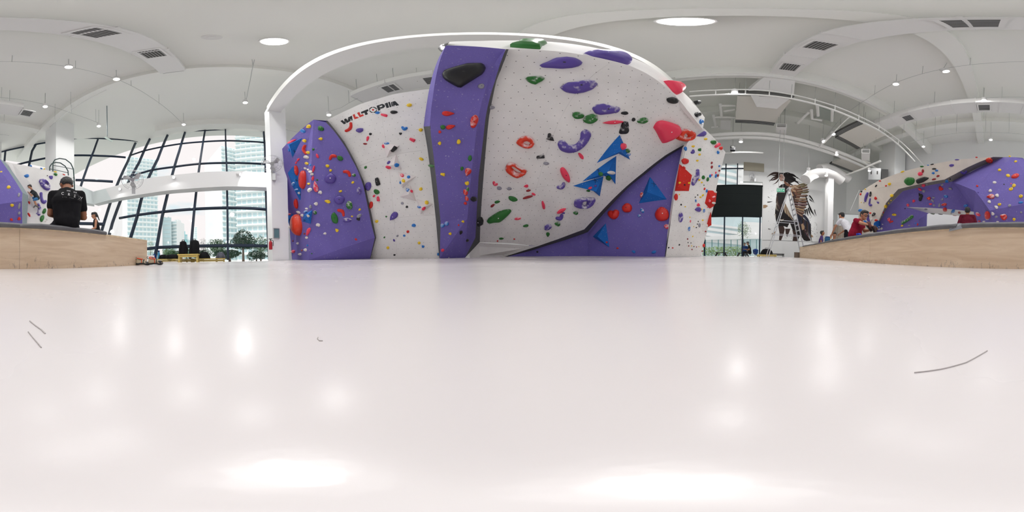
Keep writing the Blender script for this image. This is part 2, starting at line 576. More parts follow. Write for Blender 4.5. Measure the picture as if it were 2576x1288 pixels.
bt = [(235, 482), (290, 468)] + bt
bb = [(235, 514), (265, 506)] + bb
xs = [235, 265, 300, 340, 380, 424, 470, 520, 571, 620, 650, 684]
struct(quadstrip(MB(), chain(BEAMF, resamp(bt, xs)), chain(BEAMF, resamp(bb, xs)), -BEAMF.n * 0.45).build('trim_8', WHITE))
cA, cB = BEAMF.hit(235, 482), BEAMF.hit(235, 514)
eA, eB = PT(185, 462, 8.6), PT(185, 506, 8.6)
struct(quadstrip(MB(), [cA, eA], [cB, eB], V3((-0.3, -0.35, 0))).build('trim_9', WHITE))

# columns
def column(name, px, t, w, z1, rot=0.0):
    c = PF(px, t, 0)
    ax = UU
    o = MB().box(V3((c.x, c.y, (GZ + z1) / 2)), w, w, z1 - GZ, ax).build(name, WHITE)
    return struct(o)


column('column_1', 699.5, 6.15, 0.62, 7.9)
column('column_2', 149, 9.6, 1.25, CZ)
column('column_3', 2240, 13.0, 1.5, CZ)
column('column_4', 2083, 10.9, 0.42, PT(2083, 450, 10.9).z)

# wall beyond the column, with a slatted window beside the purple volume
SIDEW = Plane(UV(-9.0, 1.9, 0), UV(-9.0, 6, 0), UV(-9.0, 3, 5))
struct(MB().slab([UV(-9.0, 3.1, GZ), UV(-9.0, V1, GZ), UV(-9.0, V1, CZ), UV(-9.0, 3.1, CZ)], -UU * 0.2).build('wall_left', WHITE))

# ------------------------------------------------------------------ window wall on the other side
WR_C = PF(1860, 11.4)
wn_ = V3((-math.sin(math.radians(81)), -math.cos(math.radians(81)), 0))
wt_ = V3((wn_.y, -wn_.x, 0))
if wt_.dot(ray(2000, 640)) < 0: wt_ = -wt_
WINW = Plane(WR_C, WR_C + wt_, WR_C + V3((0, 0, 1)))


def wz(px, z):
    p = WINW.hit(px, 560); return V3((p.x, p.y, z))


yz = lambda px, py: WINW.hit(px, py).z
z_bt, z_bb, z_wt, z_wm = yz(1860, 467.5), yz(1860, 544.5), yz(1840, 412), yz(1900, 457)
w_l, w_m, w_r, w_end = 1765, 1868, 1917, 2092
thick = -wn_ * 0.25
m_ = MB()
m_.slab([wz(1600, GZ), wz(w_l, GZ), wz(w_l, CZ), wz(1600, CZ)], thick)
m_.slab([wz(w_l, z_wt), wz(w_m, z_wt), wz(w_m, CZ), wz(w_l, CZ)], thick)
m_.slab([wz(w_m, z_wm), wz(w_r, z_wm), wz(w_r, CZ), wz(w_m, CZ)], thick)
m_.slab([wz(w_r, GZ), wz(w_end, GZ), wz(w_end, CZ), wz(w_r, CZ)], thick)
struct(m_.build('wall_right', WHITE))
root = thing('window_3', wz(1850, GZ), 'glazed opening', 'window'); root['kind'] = 'structure'; del root['category']
for px in (1773, 1822.5, 1868, 1912):
    MB().bar(wz(px, GZ), wz(px, z_bb + 0.2), 0.09, 0.12, wn_).build('mullion', FRAME, root)
for px, zz in ((1824, z_wt), (1853, z_wt)):
    MB().bar(wz(px, z_bt), wz(px, zz), 0.07, 0.1, wn_).build('mullion', FRAME, root)
for a, b, z in ((1773, 1914, z_bb), (1773, 1868, yz(1840, 424)), (1773, 1914, GZ + 0.05)):
    MB().bar(wz(a, z), wz(b, z), 0.07, 0.1, wn_).build('transom', FRAME, root)
px_ = [1773, 1822.5, 1868, 1912]
for a, b in zip(px_, px_[1:]):
    MB().add([p - wn_ * 0.02 for p in (wz(a, GZ), wz(b, GZ), wz(b, z_bb), wz(a, z_bb))], [(0, 1, 2, 3)]).build('pane', GLASS, root)
    zt = z_wm if a >= 1868 else z_wt
    MB().add([p - wn_ * 0.02 for p in (wz(a, z_bt), wz(b, z_bt), wz(b, zt), wz(a, zt))], [(0, 1, 2, 3)]).build('pane', GLASS, root)
root = thing('roller_blind', wz(1850, z_bb), 'wide black roller blind drawn across the middle of the tall window', 'blind')
m_ = MB()
for k in range(2):
    pass
zs = [z_bb, z_bb + (z_bt - z_bb) * 0.36, z_bb + (z_bt - z_bb) * 0.71, z_bt]
for a, b in zip(zs, zs[1:]):
    MB().slab([wz(1771, a + 0.003) + wn_ * 0.1, wz(1916, a + 0.003) + wn_ * 0.1, wz(1916, b - 0.003) + wn_ * 0.1, wz(1771, b - 0.003) + wn_ * 0.1], wn_ * 0.02).build('blind_panel', BLIND, root)
MB().bar(wz(1769, z_bt) + wn_ * 0.1, wz(1917, z_bt) + wn_ * 0.1, 0.09, 0.09, wn_).build('roller', BLIND, root)
MB().bar(wz(1771, z_bb) + wn_ * 0.11, wz(1916, z_bb) + wn_ * 0.11, 0.04, 0.06, wn_).build('bottom_bar', BLIND, root)

# far end: return wall behind the column and the wall behind the rear climbing walls
e0 = wz(w_end, 0)
e1 = PF(2092, 15.2); e2 = PF(2300, 13.5)
struct(MB().slab([V3((e0.x, e0.y, GZ)), V3((e1.x, e1.y, GZ)), V3((e1.x, e1.y, CZ)), V3((e0.x, e0.y, CZ))], V3((0.2, 0.1, 0))).build('wall_passage', WHITE))
f0, f1 = UV(16, -11.6), UV(-2.4, -11.6)
struct(MB().slab([V3((f0.x, f0.y, GZ)), V3((f1.x, f1.y, GZ)), V3((f1.x, f1.y, CZ)), V3((f0.x, f0.y, CZ))], -VV * 0.25).build('wall_back', WHITE))
g0 = UV(14.5, -12); g1 = UV(14.5, -5)
struct(MB().slab([V3((g0.x, g0.y, GZ)), V3((g1.x, g1.y, GZ)), V3((g1.x, g1.y, CZ)), V3((g0.x, g0.y, CZ))], UU * 0.25).build('wall_side', WHITE))
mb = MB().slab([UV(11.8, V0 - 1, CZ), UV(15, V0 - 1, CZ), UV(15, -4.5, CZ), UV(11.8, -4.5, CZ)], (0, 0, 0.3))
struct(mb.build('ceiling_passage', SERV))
# ================================================================== climbing walls
TRIS = []                        # (owner phrase, a, b, c): every surface that carries holds


def reg(owner, poly):
    for i in range(1, len(poly) - 1):
        TRIS.append((owner, V3(poly[0]), V3(poly[i]), V3(poly[i + 1])))


def reg_mb(owner, mbx):
    for f in mbx.f:
        reg(owner, [mbx.v[i] for i in f])


def first_hit(px, py, only=None):
    d = ray(px, py); best = None
    for t in TRIS:
        if only and t[0] != only: continue
        p = geometry.intersect_ray_tri(t[1], t[2], t[3], d, CPOS, True)
        if p is None: continue
        s = (p - CPOS).dot(d)
        if s > 0.3 and (best is None or s < best[0]):
            n = (t[2] - t[1]).cross(t[3] - t[1]).normalized()
            if n.dot(d) > 0: n = -n
            best = (s, p, n, t[0])
    return best


_thing0 = thing


def thing(*a, **k):
    o = _thing0(*a, **k)
    if o.get('category') == 'climbing wall': o['kind'] = 'thing'
    return o


def panel(name, faces_verts, m, parent, owner, thick, mi=None):
    """a plywood panel: front polygon(s) given in space, thickness behind"""
    mbx = MB()
    for poly in faces_verts:
        mbx.slab(poly, thick)
        reg(owner, poly)
    return mbx.build(name, m, parent)


def in_poly(p, poly):
    c = False; n = len(poly)
    for i in range(n):
        a, b = poly[i], poly[i - 1]
        if (a[1] > p[1]) != (b[1] > p[1]) and p[0] < (b[0] - a[0]) * (p[1] - a[1]) / (b[1] - a[1]) + a[0]:
            c = not c
    return c


def bolt_holes(poly, parent, step=0.2, r=0.0075, skew=0.5):
    """the staggered field of small threaded bolt holes in a panel"""
    o = poly[0]; n = (poly[1] - poly[0]).cross(poly[2] - poly[0]).normalized()
    if n.dot(CPOS - o) < 0: n = -n
    x = V3((0, 0, 1)).cross(n).normalized(); y = n.cross(x)
    P2 = [((p - o).dot(x), (p - o).dot(y)) for p in poly]
    lo = [min(p[i] for p in P2) for i in (0, 1)]; hi = [max(p[i] for p in P2) for i in (0, 1)]
    mbx = MB(); j = 0; yy = lo[1] + 0.08
    while yy < hi[1]:
        xx = lo[0] + 0.07 + (step * skew if j % 2 else 0)
        while xx < hi[0]:
            if in_poly((xx, yy), P2):
                mbx.disc(o + x * xx + y * yy + n * 0.002, n, r, 6)
            xx += step
        yy += step * 0.9; j += 1
    if mbx.v:
        tag(mbx.build('bolt_holes', HOLE, parent, weld=False), kind='stuff')


def lerp_list(L, k):
    n = len(L) - 1; f = k * n; i = min(int(f), n - 1)
    return L[i].lerp(L[i + 1], f - i)


# ---- white wall between the purple prism and the pillar
WL = Plane(PZ(850, 290, 4.9), PZ(1091, 222.7, 4.9), (PT(930, 649.5, 6.0) + PT(1105, 648.5, 5.3)) / 2)
wl_top = [WL.hit(*p) for p in ((815, 306), (850, 288), (880, 274), (908, 261), (950, 248.5), (990, 237), (1040, 229), (1091, 222.7), (1130, 218))]
wl_bot = [WL.hit(900, 655), WL.hit(1130, 655)]
root = thing('climbing_wall', V3((wl_bot[0] + wl_bot[1]) / 2) * 1.0, 'leaning white climbing wall with black and red lettering beside the purple pillar', 'climbing wall')
O_WL = 'white lettered wall'
poly = wl_top + [wl_bot[1], wl_bot[0]]
for p in poly[-2:]: p.z = min(p.z, 0.0)
# four big plywood sheets, divided by hairline joints
zc = [(1.0, 0.62), (0.62, 0.27), (0.27, 0.0)]
def lerp_wl(k, s):
    top = lerp_list(wl_top, s); bot = wl_bot[0].lerp(wl_bot[1], s)
    return bot.lerp(top, k)
for a, b in zc:
    for s0, s1 in ((0, 0.5), (0.5, 1.0)):
        ss = [s0 + (s1 - s0) * i / 4 for i in range(5)]
        pl = [lerp_wl(a, s) for s in ss] + [lerp_wl(b, s) for s in reversed(ss)]
        c = sum(pl, V3()) / len(pl)
        pl = [c + (p - c) * 0.9985 for p in pl]
        panel('panel', [pl], WPANEL, root, O_WL, -WL.n * 0.12)
bolt_holes([p for p in poly], root)
WALL_L = root

# ---- purple prism
apex, ltop = PZ(788.4, 301.2, 4.9), PZ(709.7, 374.4, 4.5)
rb, lb = PT(776.3, 652.9, 5.6), PT(734.5, 652.3, 7.3)
rb.z = lb.z = 0
edge_px = [(820, 307.8), (838, 327), (855, 349.6), (870, 372), (883.7, 398), (895, 418), (903.4, 437.4), (914, 467.7), (924.5, 517), (935, 567.5), (943.0, 597.8), (930.6, 649.3)]
outer_px = [(824, 304), (846, 331), (864, 355), (880, 382), (894, 409), (906, 436), (915, 456), (923.5, 490), (933, 532), (941, 572), (946.2, 597.8), (931.5, 649.3)]
E = [WL.hit(x, y, 0.16) for x, y in edge_px]
O = [WL.hit(x, y, 0.004) for x, y in outer_px]
E[-1].z = O[-1].z = 0
root = thing('climbing_wall', rb, 'faceted purple climbing prism with a dark edge beside the white column', 'climbing wall')
O_PL, O_PR = 'bright prism face', 'dark prism face'
R = []
for i, e in enumerate(E):
    k = min(1, max(0, (4.9 - e.z) / 4.9)); R.append(apex.lerp(rb, k))
R[0] = apex
mb = MB()
for i in range(len(E) - 1):
    q = [R[i], E[i], E[i + 1], R[i + 1]]
    mb.add(q, [(0, 1, 2), (0, 2, 3)] if i % 2 else [(0, 1, 3), (1, 2, 3)]); reg(O_PR, q)
mb.build('panel', PURPLE, root)
pl = [apex, rb, lb, ltop]
mb = MB().add(pl, [(0, 1, 2), (0, 2, 3)]); reg(O_PL, pl); mb.build('panel', PURPLE, root)
mb = MB()
for i in range(len(E) - 1):
    mb.add([E[i], O[i], O[i + 1], E[i + 1]], [(0, 1, 2, 3)])
mb.build('edge_strip', STRIPM, root)
bk = V3((-0.9, 0.9, 0))
mb = MB().add([apex, ltop, lb, ltop + bk, lb + bk, O[0], apex + bk], [(1, 2, 4, 3), (0, 1, 3, 6), (0, 6, 5)])
mb.build('back_panel', PURPLE, root)
PRISM = root

# ---- big white overhang
OH = Plane(PZ(1280, 124, 4.9), PZ(1703, 244.6, 4.9), PT(1290, 612, 6.0))
lip_px = [(1180, 118), (1230, 121), (1280, 124), (1363, 126), (1420, 131), (1469, 138.6), (1525, 149.5), (1580, 164), (1625, 184), (1662, 209), (1703, 244.6), (1732.6, 282.6), (1752, 306), (1768, 326)]
jag = [(1719.6, 365), (1675, 390), (1660, 400.8), (1617, 435), (1574.6, 470), (1543, 500), (1506, 539), (1469.8, 577)]
jag2 = [(1404, 601.5), (1352, 619.5)]
lip = [OH.hit(*p) for p in lip_px]
J = [OH.hit(*p) for p in jag]; J2 = [OH.hit(*p) for p in jag2]
kick_top = [OH.hit(1180, 609.5), OH.hit(1290, 612), OH.hit(1352, 619.5)]
root = thing('climbing_wall', V3((0.4, 6.2, 0)), 'huge white overhanging climbing wall with purple and green holds in the middle', 'climbing wall')
O_OH = 'huge white overhang'
poly = lip + J + J2 + [kick_top[1], kick_top[0]]
# sheets of plywood: cut the whole outline by three slanting joints
def clip(poly, p, n):
    out = []
    for i in range(len(poly)):
        a, b = poly[i - 1], poly[i]
        da, db = (a - p).dot(n), (b - p).dot(n)
        if da * db < 0: out.append(a.lerp(b, da / (da - db)))
        if db >= 0: out.append(b)
    return out
cuts = [(OH.hit(1400, 320), OH.hit(1480, 200)), (OH.hit(1360, 470), OH.hit(1600, 460)), (OH.hit(1360, 250), OH.hit(1620, 330))]
pieces = [poly]
for a, b in cuts[:2]:
    n = (b - a).cross(OH.n).normalized()
    nxt = []
    for pc in pieces:
        for sgn in (1, -1):
            q = clip(pc, a + n * sgn * 0.0012, n * sgn)
            if len(q) > 2: nxt.append(q)
    pieces = nxt
for pc in pieces:
    panel('panel', [pc], WPANEL, root, O_OH, -OH.n * 0.15)
bolt_holes(poly, root, step=0.205, r=0.009)
# kick board at the foot
kb = [V3((p.x, p.y, 0)) for p in kick_top]
ko = [kick_top[0], kick_top[1], kick_top[2], kb[2], kb[1], kb[0]]
kickp = [OH.hit(1180, 609.5), OH.hit(1352, 619.5)]
kq = [kickp[0], kickp[1], V3((kickp[1].x - 1.0, kickp[1].y + 0.35, 0)), V3((kickp[0].x, kickp[0].y + 0.1, 0))]
pe = PF(1270, (kickp[1].xy.length + 0.15), 0)
kq = [kickp[0], kickp[1], pe, V3((kickp[0].x, kickp[0].y + 0.05, 0))]
panel('kick_board', [kq], WPANEL, root, O_OH, V3((0, 0.1, 0)))
bolt_holes(kq, root, step=0.2)
# dark edge strip of the overhang along the purple volume (its thickness, seen from below)
low_px = [(1724.5, 369), (1681, 395), (1664, 408), (1622, 442), (1582.7, 470), (1550, 503.5), (1514, 543), (1478.7, 584), (1424, 605), (1362, 624), (1278, 646.5)]
up = J + J2 + [pe]
upt = [OH.hit(1719.6, 365)] + J[1:] + J2 + [pe.copy()]
lo = [OH.hit(x, y, -0.22) for x, y in low_px[:-1]] + [V3((pe.x + 0.12, pe.y + 0.12, 0))]
mb = MB()
for i in range(len(up) - 1):
    mb.add([up[i], up[i + 1], lo[i + 1], lo[i]], [(0, 1, 2, 3)])
mb.build('edge_strip', STRIPM, root)
# white fascia above the lip
l0, l1 = OH.hit(1280, 124), OH.hit(1703, 244.6)
l0 = V3((l0.x, l0.y, 4.9)); l1 = V3((l1.x, l1.y, 4.9))
FA = Plane(l0, l1, l0 + V3((0, 0, 1)))
ft = [(1131, 105), (1165, 103.5), (1208, 103), (1265, 102), (1322, 102), (1375, 104.5), (1425.5, 108.7), (1480, 117), (1537, 129), (1580, 142), (1624, 160), (1675.5, 196), (1705, 220), (1732.6, 244.6), (1756, 273), (1773, 296)]
fl = [(1122, 114.5), (1180, 118.5)] + lip_px[1:]
FT = [FA.hit(*p) for p in ft]; FL = [FA.hit(1122, 114.5)] + [FA.hit(*p) for p in lip_px[1:]]
mb = MB()
fpoly = FL + FT[::-1]
n_ = 24
for i in range(n_):
    q = [lerp_list(FL, i / n_), lerp_list(FL, (i + 1) / n_), lerp_list(FT, (i + 1) / n_), lerp_list(FT, i / n_)]
    mb.slab(q, -FA.n * 0.1); reg('white overhang rim', q)
mb.build('rim_board', WPANEL, root)
OVER = root

# ---- purple pillar
pr_px = [(1272.8, 123.8), (1258, 164), (1244.7, 205), (1230, 254.4), (1222, 292.7), (1213, 378), (1204, 444), (1199.6, 532), (1196, 597.5)]
ps_px = [(1279.5, 124), (1266, 164), (1249, 202.6), (1238, 254), (1230.5, 292), (1222, 378), (1216.5, 444), (1209, 545), (1207, 608.7)]
PMB = PT(1108, 559, 4.5)
PM = Plane(PZ(1122.3, 114.3, 4.9), PZ(1272.8, 123.8, 4.88), PMB)
pl_px = [(1122.3, 114.3), (1111, 141), (1103, 169), (1096, 200), (1091.5, 229.6), (1085, 270), (1081.4, 317.5), (1085, 350), (1089, 378), (1097, 450), (1108.4, 559)]
cr_px = [(1272.0, 124), (1250, 150), (1236, 180), (1225, 214), (1213, 254), (1204, 292), (1193, 378), (1184.5, 450), (1176, 549)]
PLs = [PM.hit(*p) for p in pl_px]; PCr = [PM.hit(*p) for p in cr_px]
PRt = [OH.hit(x, y, 0.14) for x, y in pr_px]; PSt = [OH.hit(x, y, 0.004) for x, y in ps_px]
base_l, base_r = PT(1106, 648, 5.0), PT(1170, 647, 5.4); base_l.z = base_r.z = 0
root = thing('climbing_wall', base_l, 'narrow purple climbing pillar with dark grey edges and a large black hold near its top', 'climbing wall')
O_PI = 'purple pillar'
mb = MB(); n_ = 12
for i in range(n_):
    a, b = i / n_, (i + 1) / n_
    q = [lerp_list(PLs, a), lerp_list(PCr, a), lerp_list(PCr, b), lerp_list(PLs, b)]
    mb.add(q, [(0, 1, 2, 3)]); reg(O_PI, q)
mb.build('panel', PURPLE, root)
mb = MB()
for i in range(n_):
    a, b = i / n_, (i + 1) / n_
    q = [lerp_list(PCr, a), lerp_list(PRt, a), lerp_list(PRt, b), lerp_list(PCr, b)]
    mb.add(q, [(0, 1, 2), (0, 2, 3)]); reg(O_PI, q)
mb.build('panel', PURPLE, root)
cb, le, re = PCr[-1], PLs[-1], PRt[-1]
mb = MB().add([le, cb, base_l], [(0, 1, 2)]); reg(O_PI, [le, cb, base_l]); mb.build('panel', PURPLE, root)
mb = MB().add([cb, re, base_r, base_l], [(0, 1, 2), (0, 2, 3)]); reg(O_PI, [cb, re, base_r, base_l]); mb.build('panel', PURPLE, root)
mb = MB()
for i in range(n_):
    a, b = i / n_, (i + 1) / n_
    mb.add([lerp_list(PRt, a), lerp_list(PSt, a), lerp_list(PSt, b), lerp_list(PRt, b)], [(0, 1, 2, 3)])
mb.add([re, PSt[-1], base_r], [(0, 1, 2)])
mb.build('edge_strip', STRIPM, root)
ql_px = [(1081, 297), (1065.6, 318.6), (1074.6, 370), (1085, 450), (1097, 559), (1101, 605), (1105, 648)]
qr_px = [(1082.5, 299), (1081.4, 317.5), (1089, 378), (1097, 450), (1108.4, 559), (1107.5, 605), (1106, 648)]
QL = [WL.hit(x, y, 0.004) for x, y in ql_px]; QR = [PM.hit(x, y, 0.0) for x, y in qr_px[:5]] + [le.lerp(base_l, 0.5), base_l]
mb = MB()
for i in range(len(QL) - 1):
    q = [QL[i], QL[i + 1], QR[i + 1], QR[i]]
    mb.add(q, [(0, 1, 2, 3)]); reg(O_PI, q)
mb.build('edge_strip', STRIPM, root)
tb = [PLs[0], PCr[0], PRt[0], PRt[0] + V3((-0.1, 0.5, 0)), PLs[0] + V3((-0.1, 0.5, 0))]
MB().add(tb, [(0, 1, 2, 3, 4)]).build('cap', WPANEL, root)
ub = MB().add([PLs[0], QR[1], QL[1], PLs[0] + V3((-0.1, 0.5, 0))], [(0, 1, 2, 3)])
ub.build('back_panel', PURPLE, root)
PILL = root

# ---- purple volume under the overhang, on the right of it
b1, b2 = PT(1674.6, 645.2, 6.0), PT(1479, 643, 6.95); b0 = PT(1270, 645.5, 6.75)
for b in (b0, b1, b2): b.z = 0
topv = PT(1722.5, 371, OH.hit(1722.5, 371).xy.length + 0.12)
PVR = Plane(b1, b2, topv)
up_r = [PVR.hit(1479, 572), PVR.hit(1545, 492), PVR.hit(1625, 420), PVR.hit(1700, 372), topv]
root = thing('climbing_wall', b2, 'purple faceted climbing wall with red domes and blue pyramids below the white overhang', 'climbing wall')
O_PV = 'lower purple wall'
pl = [b2] + up_r + [PVR.hit(1697, 483.5), b1]
panel('panel', [pl], PURPLE, root, O_PV, -PVR.n * 0.1)
pl = [b0, b2, up_r[0], b0.lerp(up_r[0], 0.4) + V3((0, 0.1, 0.12))]
mb = MB().add(pl, [(0, 1, 2), (0, 2, 3)]); reg(O_PV, pl); mb.build('panel', PURPLE, root)
PVOL = root

# ---- white wall further right
w1 = PT(1762, 643.8, 6.9); w1.z = 0
w0 = b1.copy()
WRT = Plane(w0, w1, PZ(1768, 326, 4.95))
wr_px = [(1722, 370), (1735, 352), (1770, 322), (1799, 350), (1825, 383), (1814, 426), (1803, 469), (1794, 525), (1778, 585), (1761.6, 643.8), (1674.6, 645.2), (1686, 565), (1697, 483.5), (1710, 425)]
pl = [WRT.hit(*p) for p in wr_px]
root = thing('climbing_wall', w1, 'white climbing wall dotted with small holds, next to the tall window', 'climbing wall')
O_WR = 'window-side white wall'
tk = V3((0.25, 0.5, 0))
zm = [3.2, 1.5]
pieces = [pl]
for z in zm:
    nxt = []
    for pc in pieces:
        for sgn in (1, -1):
            q = clip(pc, V3((0, 0, z + sgn * 0.0012)), V3((0, 0, sgn)))
            if len(q) > 2: nxt.append(q)
    pieces = nxt
for pc in pieces:
    panel('panel', [pc], WPANEL, root, O_WR, -WRT.n * 0.12)
bolt_holes(pl, root, step=0.2, r=0.0075)
mb = MB()
eg = [WRT.hit(*p) for p in wr_px[4:10]]
eo = [p - WRT.n * 0.45 + V3((0.08, 0, 0)) for p in eg]
for i in range(len(eg) - 1):
    q = [eg[i], eg[i + 1], eo[i + 1], eo[i]]
    mb.add(q, [(0, 1, 2, 3)]); reg(O_WR, q)
mb.build('edge_strip', STRIPM, root)
# thin dark side between the purple volume and this wall
sp = [(1719, 372), (1707, 425), (1693.5, 483.5), (1682.5, 565), (1672.5, 645)]
sw = [(1727.7, 362), (1713, 425), (1697, 483.5), (1686, 565), (1674.6, 645.2)]
mb = MB()
A = [PVR.hit(x, y, 0.03) for x, y in sp]; B = [WRT.hit(x, y, 0.02) for x, y in sw]
for i in range(len(A) - 1):
    mb.add([A[i], B[i], B[i + 1], A[i + 1]], [(0, 1, 2, 3)])
mb.build('edge_strip', STRIPM, root)
WRIGHT = root
# ================================================================== climbing walls at the rear, beyond the bench
RW = Plane(PZ(2300, 425, 4.8), PZ(2450, 398.3, 4.8), PT(2215, 540, 10.6))
rw_top = [(2160, 532), (2160.5, 505), (2161, 489), (2164.5, 483), (2176, 475), (2190, 466), (2211, 454), (2242, 442), (2277, 430), (2326, 418), (2364, 409.6), (2406, 402), (2440, 399), (2458, 397.7), (2498, 394.7)]
rw_low = [(2498, 394.7), (2465, 407), (2430, 423), (2404, 437), (2376.4, 451.5), (2330, 460), (2290, 468.5), (2259.6, 476), (2243, 494), (2227.9, 511.8), (2223, 525), (2209, 556.7), (2201, 580), (2192, 610)]
rs_low = [(2524.4, 395.5), (2477, 415), (2434, 436), (2414, 447), (2394.6, 457), (2350, 464), (2300, 474.2), (2271.5, 480.8), (2252, 500), (2232, 521), (2228, 530), (2214.7, 555), (2203, 583), (2194, 612)]
root = thing('climbing_wall', RW.hit(2300, 600) * 1.0, 'long cream climbing wall with a grey edge arching over purple panels behind the bench', 'climbing wall')
root.location.z = 0
O_RW = 'cream rear wall'
low = [RW.hit(*p) for p in rw_low]; top = [RW.hit(*p) for p in rw_top]
foot = RW.hit(2160, 615)
poly = top + low[1:] + [foot]
pieces = [poly]
for a, b in ((RW.hit(2201, 475), RW.hit(2228, 510.5)), (RW.hit(2201, 475), RW.hit(2330, 460))):
    n = (b - a).cross(RW.n).normalized(); nxt = []
    for pc in pieces:
        for sgn in (1, -1):
            q = clip(pc, a + n * sgn * 0.0015, n * sgn)
            if len(q) > 2: nxt.append(q)
    pieces = nxt
CREAM = wall_paint('cream_wall_paint', (0.78, 0.72, 0.64))
for pc in pieces:
    panel('panel', [pc], CREAM, root, O_RW, -RW.n * 0.1)
bolt_holes(poly, root, step=0.25, r=0.005)
deep = [RW.hit(x, y, -0.4) for x, y in rs_low]
mb = MB()
for i in range(len(low) - 1):
    q = [low[i], low[i + 1], deep[i + 1], deep[i]]
    mb.add(q, [(0, 1, 2, 3)]); reg(O_RW, q)
mb.build('edge_strip', STRIPG, root)
RP = Plane(deep[0], deep[4], deep[-2])
rp = lambda x, y: RP.hit(x, y, -0.01)
A, B = PT(2548, 395.5, 6.4), PT(2572, 397, 6.4)
Bb = PT(2577, 402, 6.4)
Cc, D = PT(2632.6, 485, 5.9), PT(2453, 480.3, 6.1)
E_, F_ = PT(2490, 530, 5.7), PT(2631, 506, 5.75)
G_, H_ = PT(2632.6, 572, 6.1), PT(2506, 572, 6.0)
O_RP = 'purple rear wall'
pl = [rp(2271.5, 480.8), rp(2350, 464), rp(2394.6, 457), rp(2452, 533), rp(2278, 521)]
panel('panel', [pl], PURPLE, root, O_RP, -RP.n * 0.1)
pl = [rp(2278, 521), rp(2336, 536.5), rp(2312, 552), rp(2311, 578), rp(2194, 612), rp(2203, 583), rp(2214.7, 555), rp(2232, 521), rp(2271.5, 480.8)]
mb = MB()
cpt = rp(2262, 530)
for i in range(len(pl)):
    q = [cpt, pl[i], pl[(i + 1) % len(pl)]]
    mb.add(q, [(0, 1, 2)]); reg(O_RP, q)
mb.build('panel', PURPLE, root)
O_RB = 'rear cave roof'
zr = rp(2360, 524).z
pl = [rp(2278, 521), rp(2440, 528), rp(2449, 529.5), PZ(2455, 548, zr), PZ(2400, 541.8, zr), PZ(2336, 536.5, zr)]
mb = MB().slab(pl, (0, 0, 0.1)); reg(O_RB, pl); mb.build('roof_panel', WPANEL, root)
pl = [rp(2311, 545), rp(2311, 590), rp(2311, 590) - RP.n * 1.2, rp(2311, 545) - RP.n * 1.2]
MB().add(pl, [(0, 1, 2, 3)]).build('cave_side', PURPLE, root)
REAR = root
root = thing('climbing_wall', V3((D.x, D.y, 0)), 'angular purple climbing prism leaning out behind the bench, dotted with white and yellow holds', 'climbing wall')
O_RC = 'rear purple prism'
for q in ([D, A, B, Bb, Cc, F_, E_], [E_, F_, G_, H_]):
    reg(O_RC, q); MB().add(q, [tuple(range(len(q)))]).build('panel', PURPLE, root)
q = [A, D, rp(2394.6, 457), rp(2440, 433), rp(2524, 395.5)]
reg(O_RP, q); MB().add(q, [tuple(range(5))]).build('panel', PURPLE, root)
q = [D, E_, H_, rp(2455, 575), rp(2449, 529), rp(2394.6, 457)]
mb = MB()
for i in range(1, 5):
    mb.add([q[0], q[i], q[i + 1]], [(0, 1, 2)]); reg(O_RP, [q[0], q[i], q[i + 1]])
mb.build('panel', PURPLE, root)
s1, s2, s3 = PT(2647.3, 492, 6.6), PT(2643, 575, 6.7), PT(2588.6, 407, 6.9)
mb = MB().add([Bb, Cc, s1, s3], [(0, 1, 2, 3)]).add([Cc, G_, s2, s1], [(0, 1, 2, 3)])
reg(O_RC, [Bb, Cc, s1, s3]); mb.build('edge_strip', STRIPB, root)
back_ = V3((0.0, -1.0, 0))
MB().add([A, B, Bb, s3, s3 + back_, A + back_], [(0, 1, 2, 3, 4, 5)]).build('top_board', STRIPB, root)
RPRISM = root

WD = Plane(PT(30, 420, 7.2), PT(180, 447, 7.9), PT(120, 560, 7.35))
wd_px = [(8, 405), (30, 410.5), (56, 415), (90, 422), (120, 428.4), (160, 439), (182.7, 447.5), (186, 475), (184, 590), (40, 590), (8, 500)]
pl = [WD.hit(*p) for p in wd_px]
root = thing('climbing_wall', V3((WD.hit(110, 590).x, WD.hit(110, 590).y, 0)), 'white climbing wall with a violet ring hold, where a boy climbs behind the seated man', 'climbing wall')
O_WD = "boy's climbing wall"
panel('panel', [pl], WPANEL, root, O_WD, -WD.n * 0.5)
bolt_holes(pl, root, step=0.25, r=0.005)
ZW = 0
q = [WD.hit(18, 409) , WD.hit(30, 411), WD.hit(75, 470) + WD.n * 0.28, WD.hit(70, 505) + WD.n * 0.3, WD.hit(52, 480) + WD.n * 0.2]
mb = MB().add(q, [(0, 1, 2, 3, 4)]); mb.build('corner_panel', WPANEL, root)
BOYWALL = root
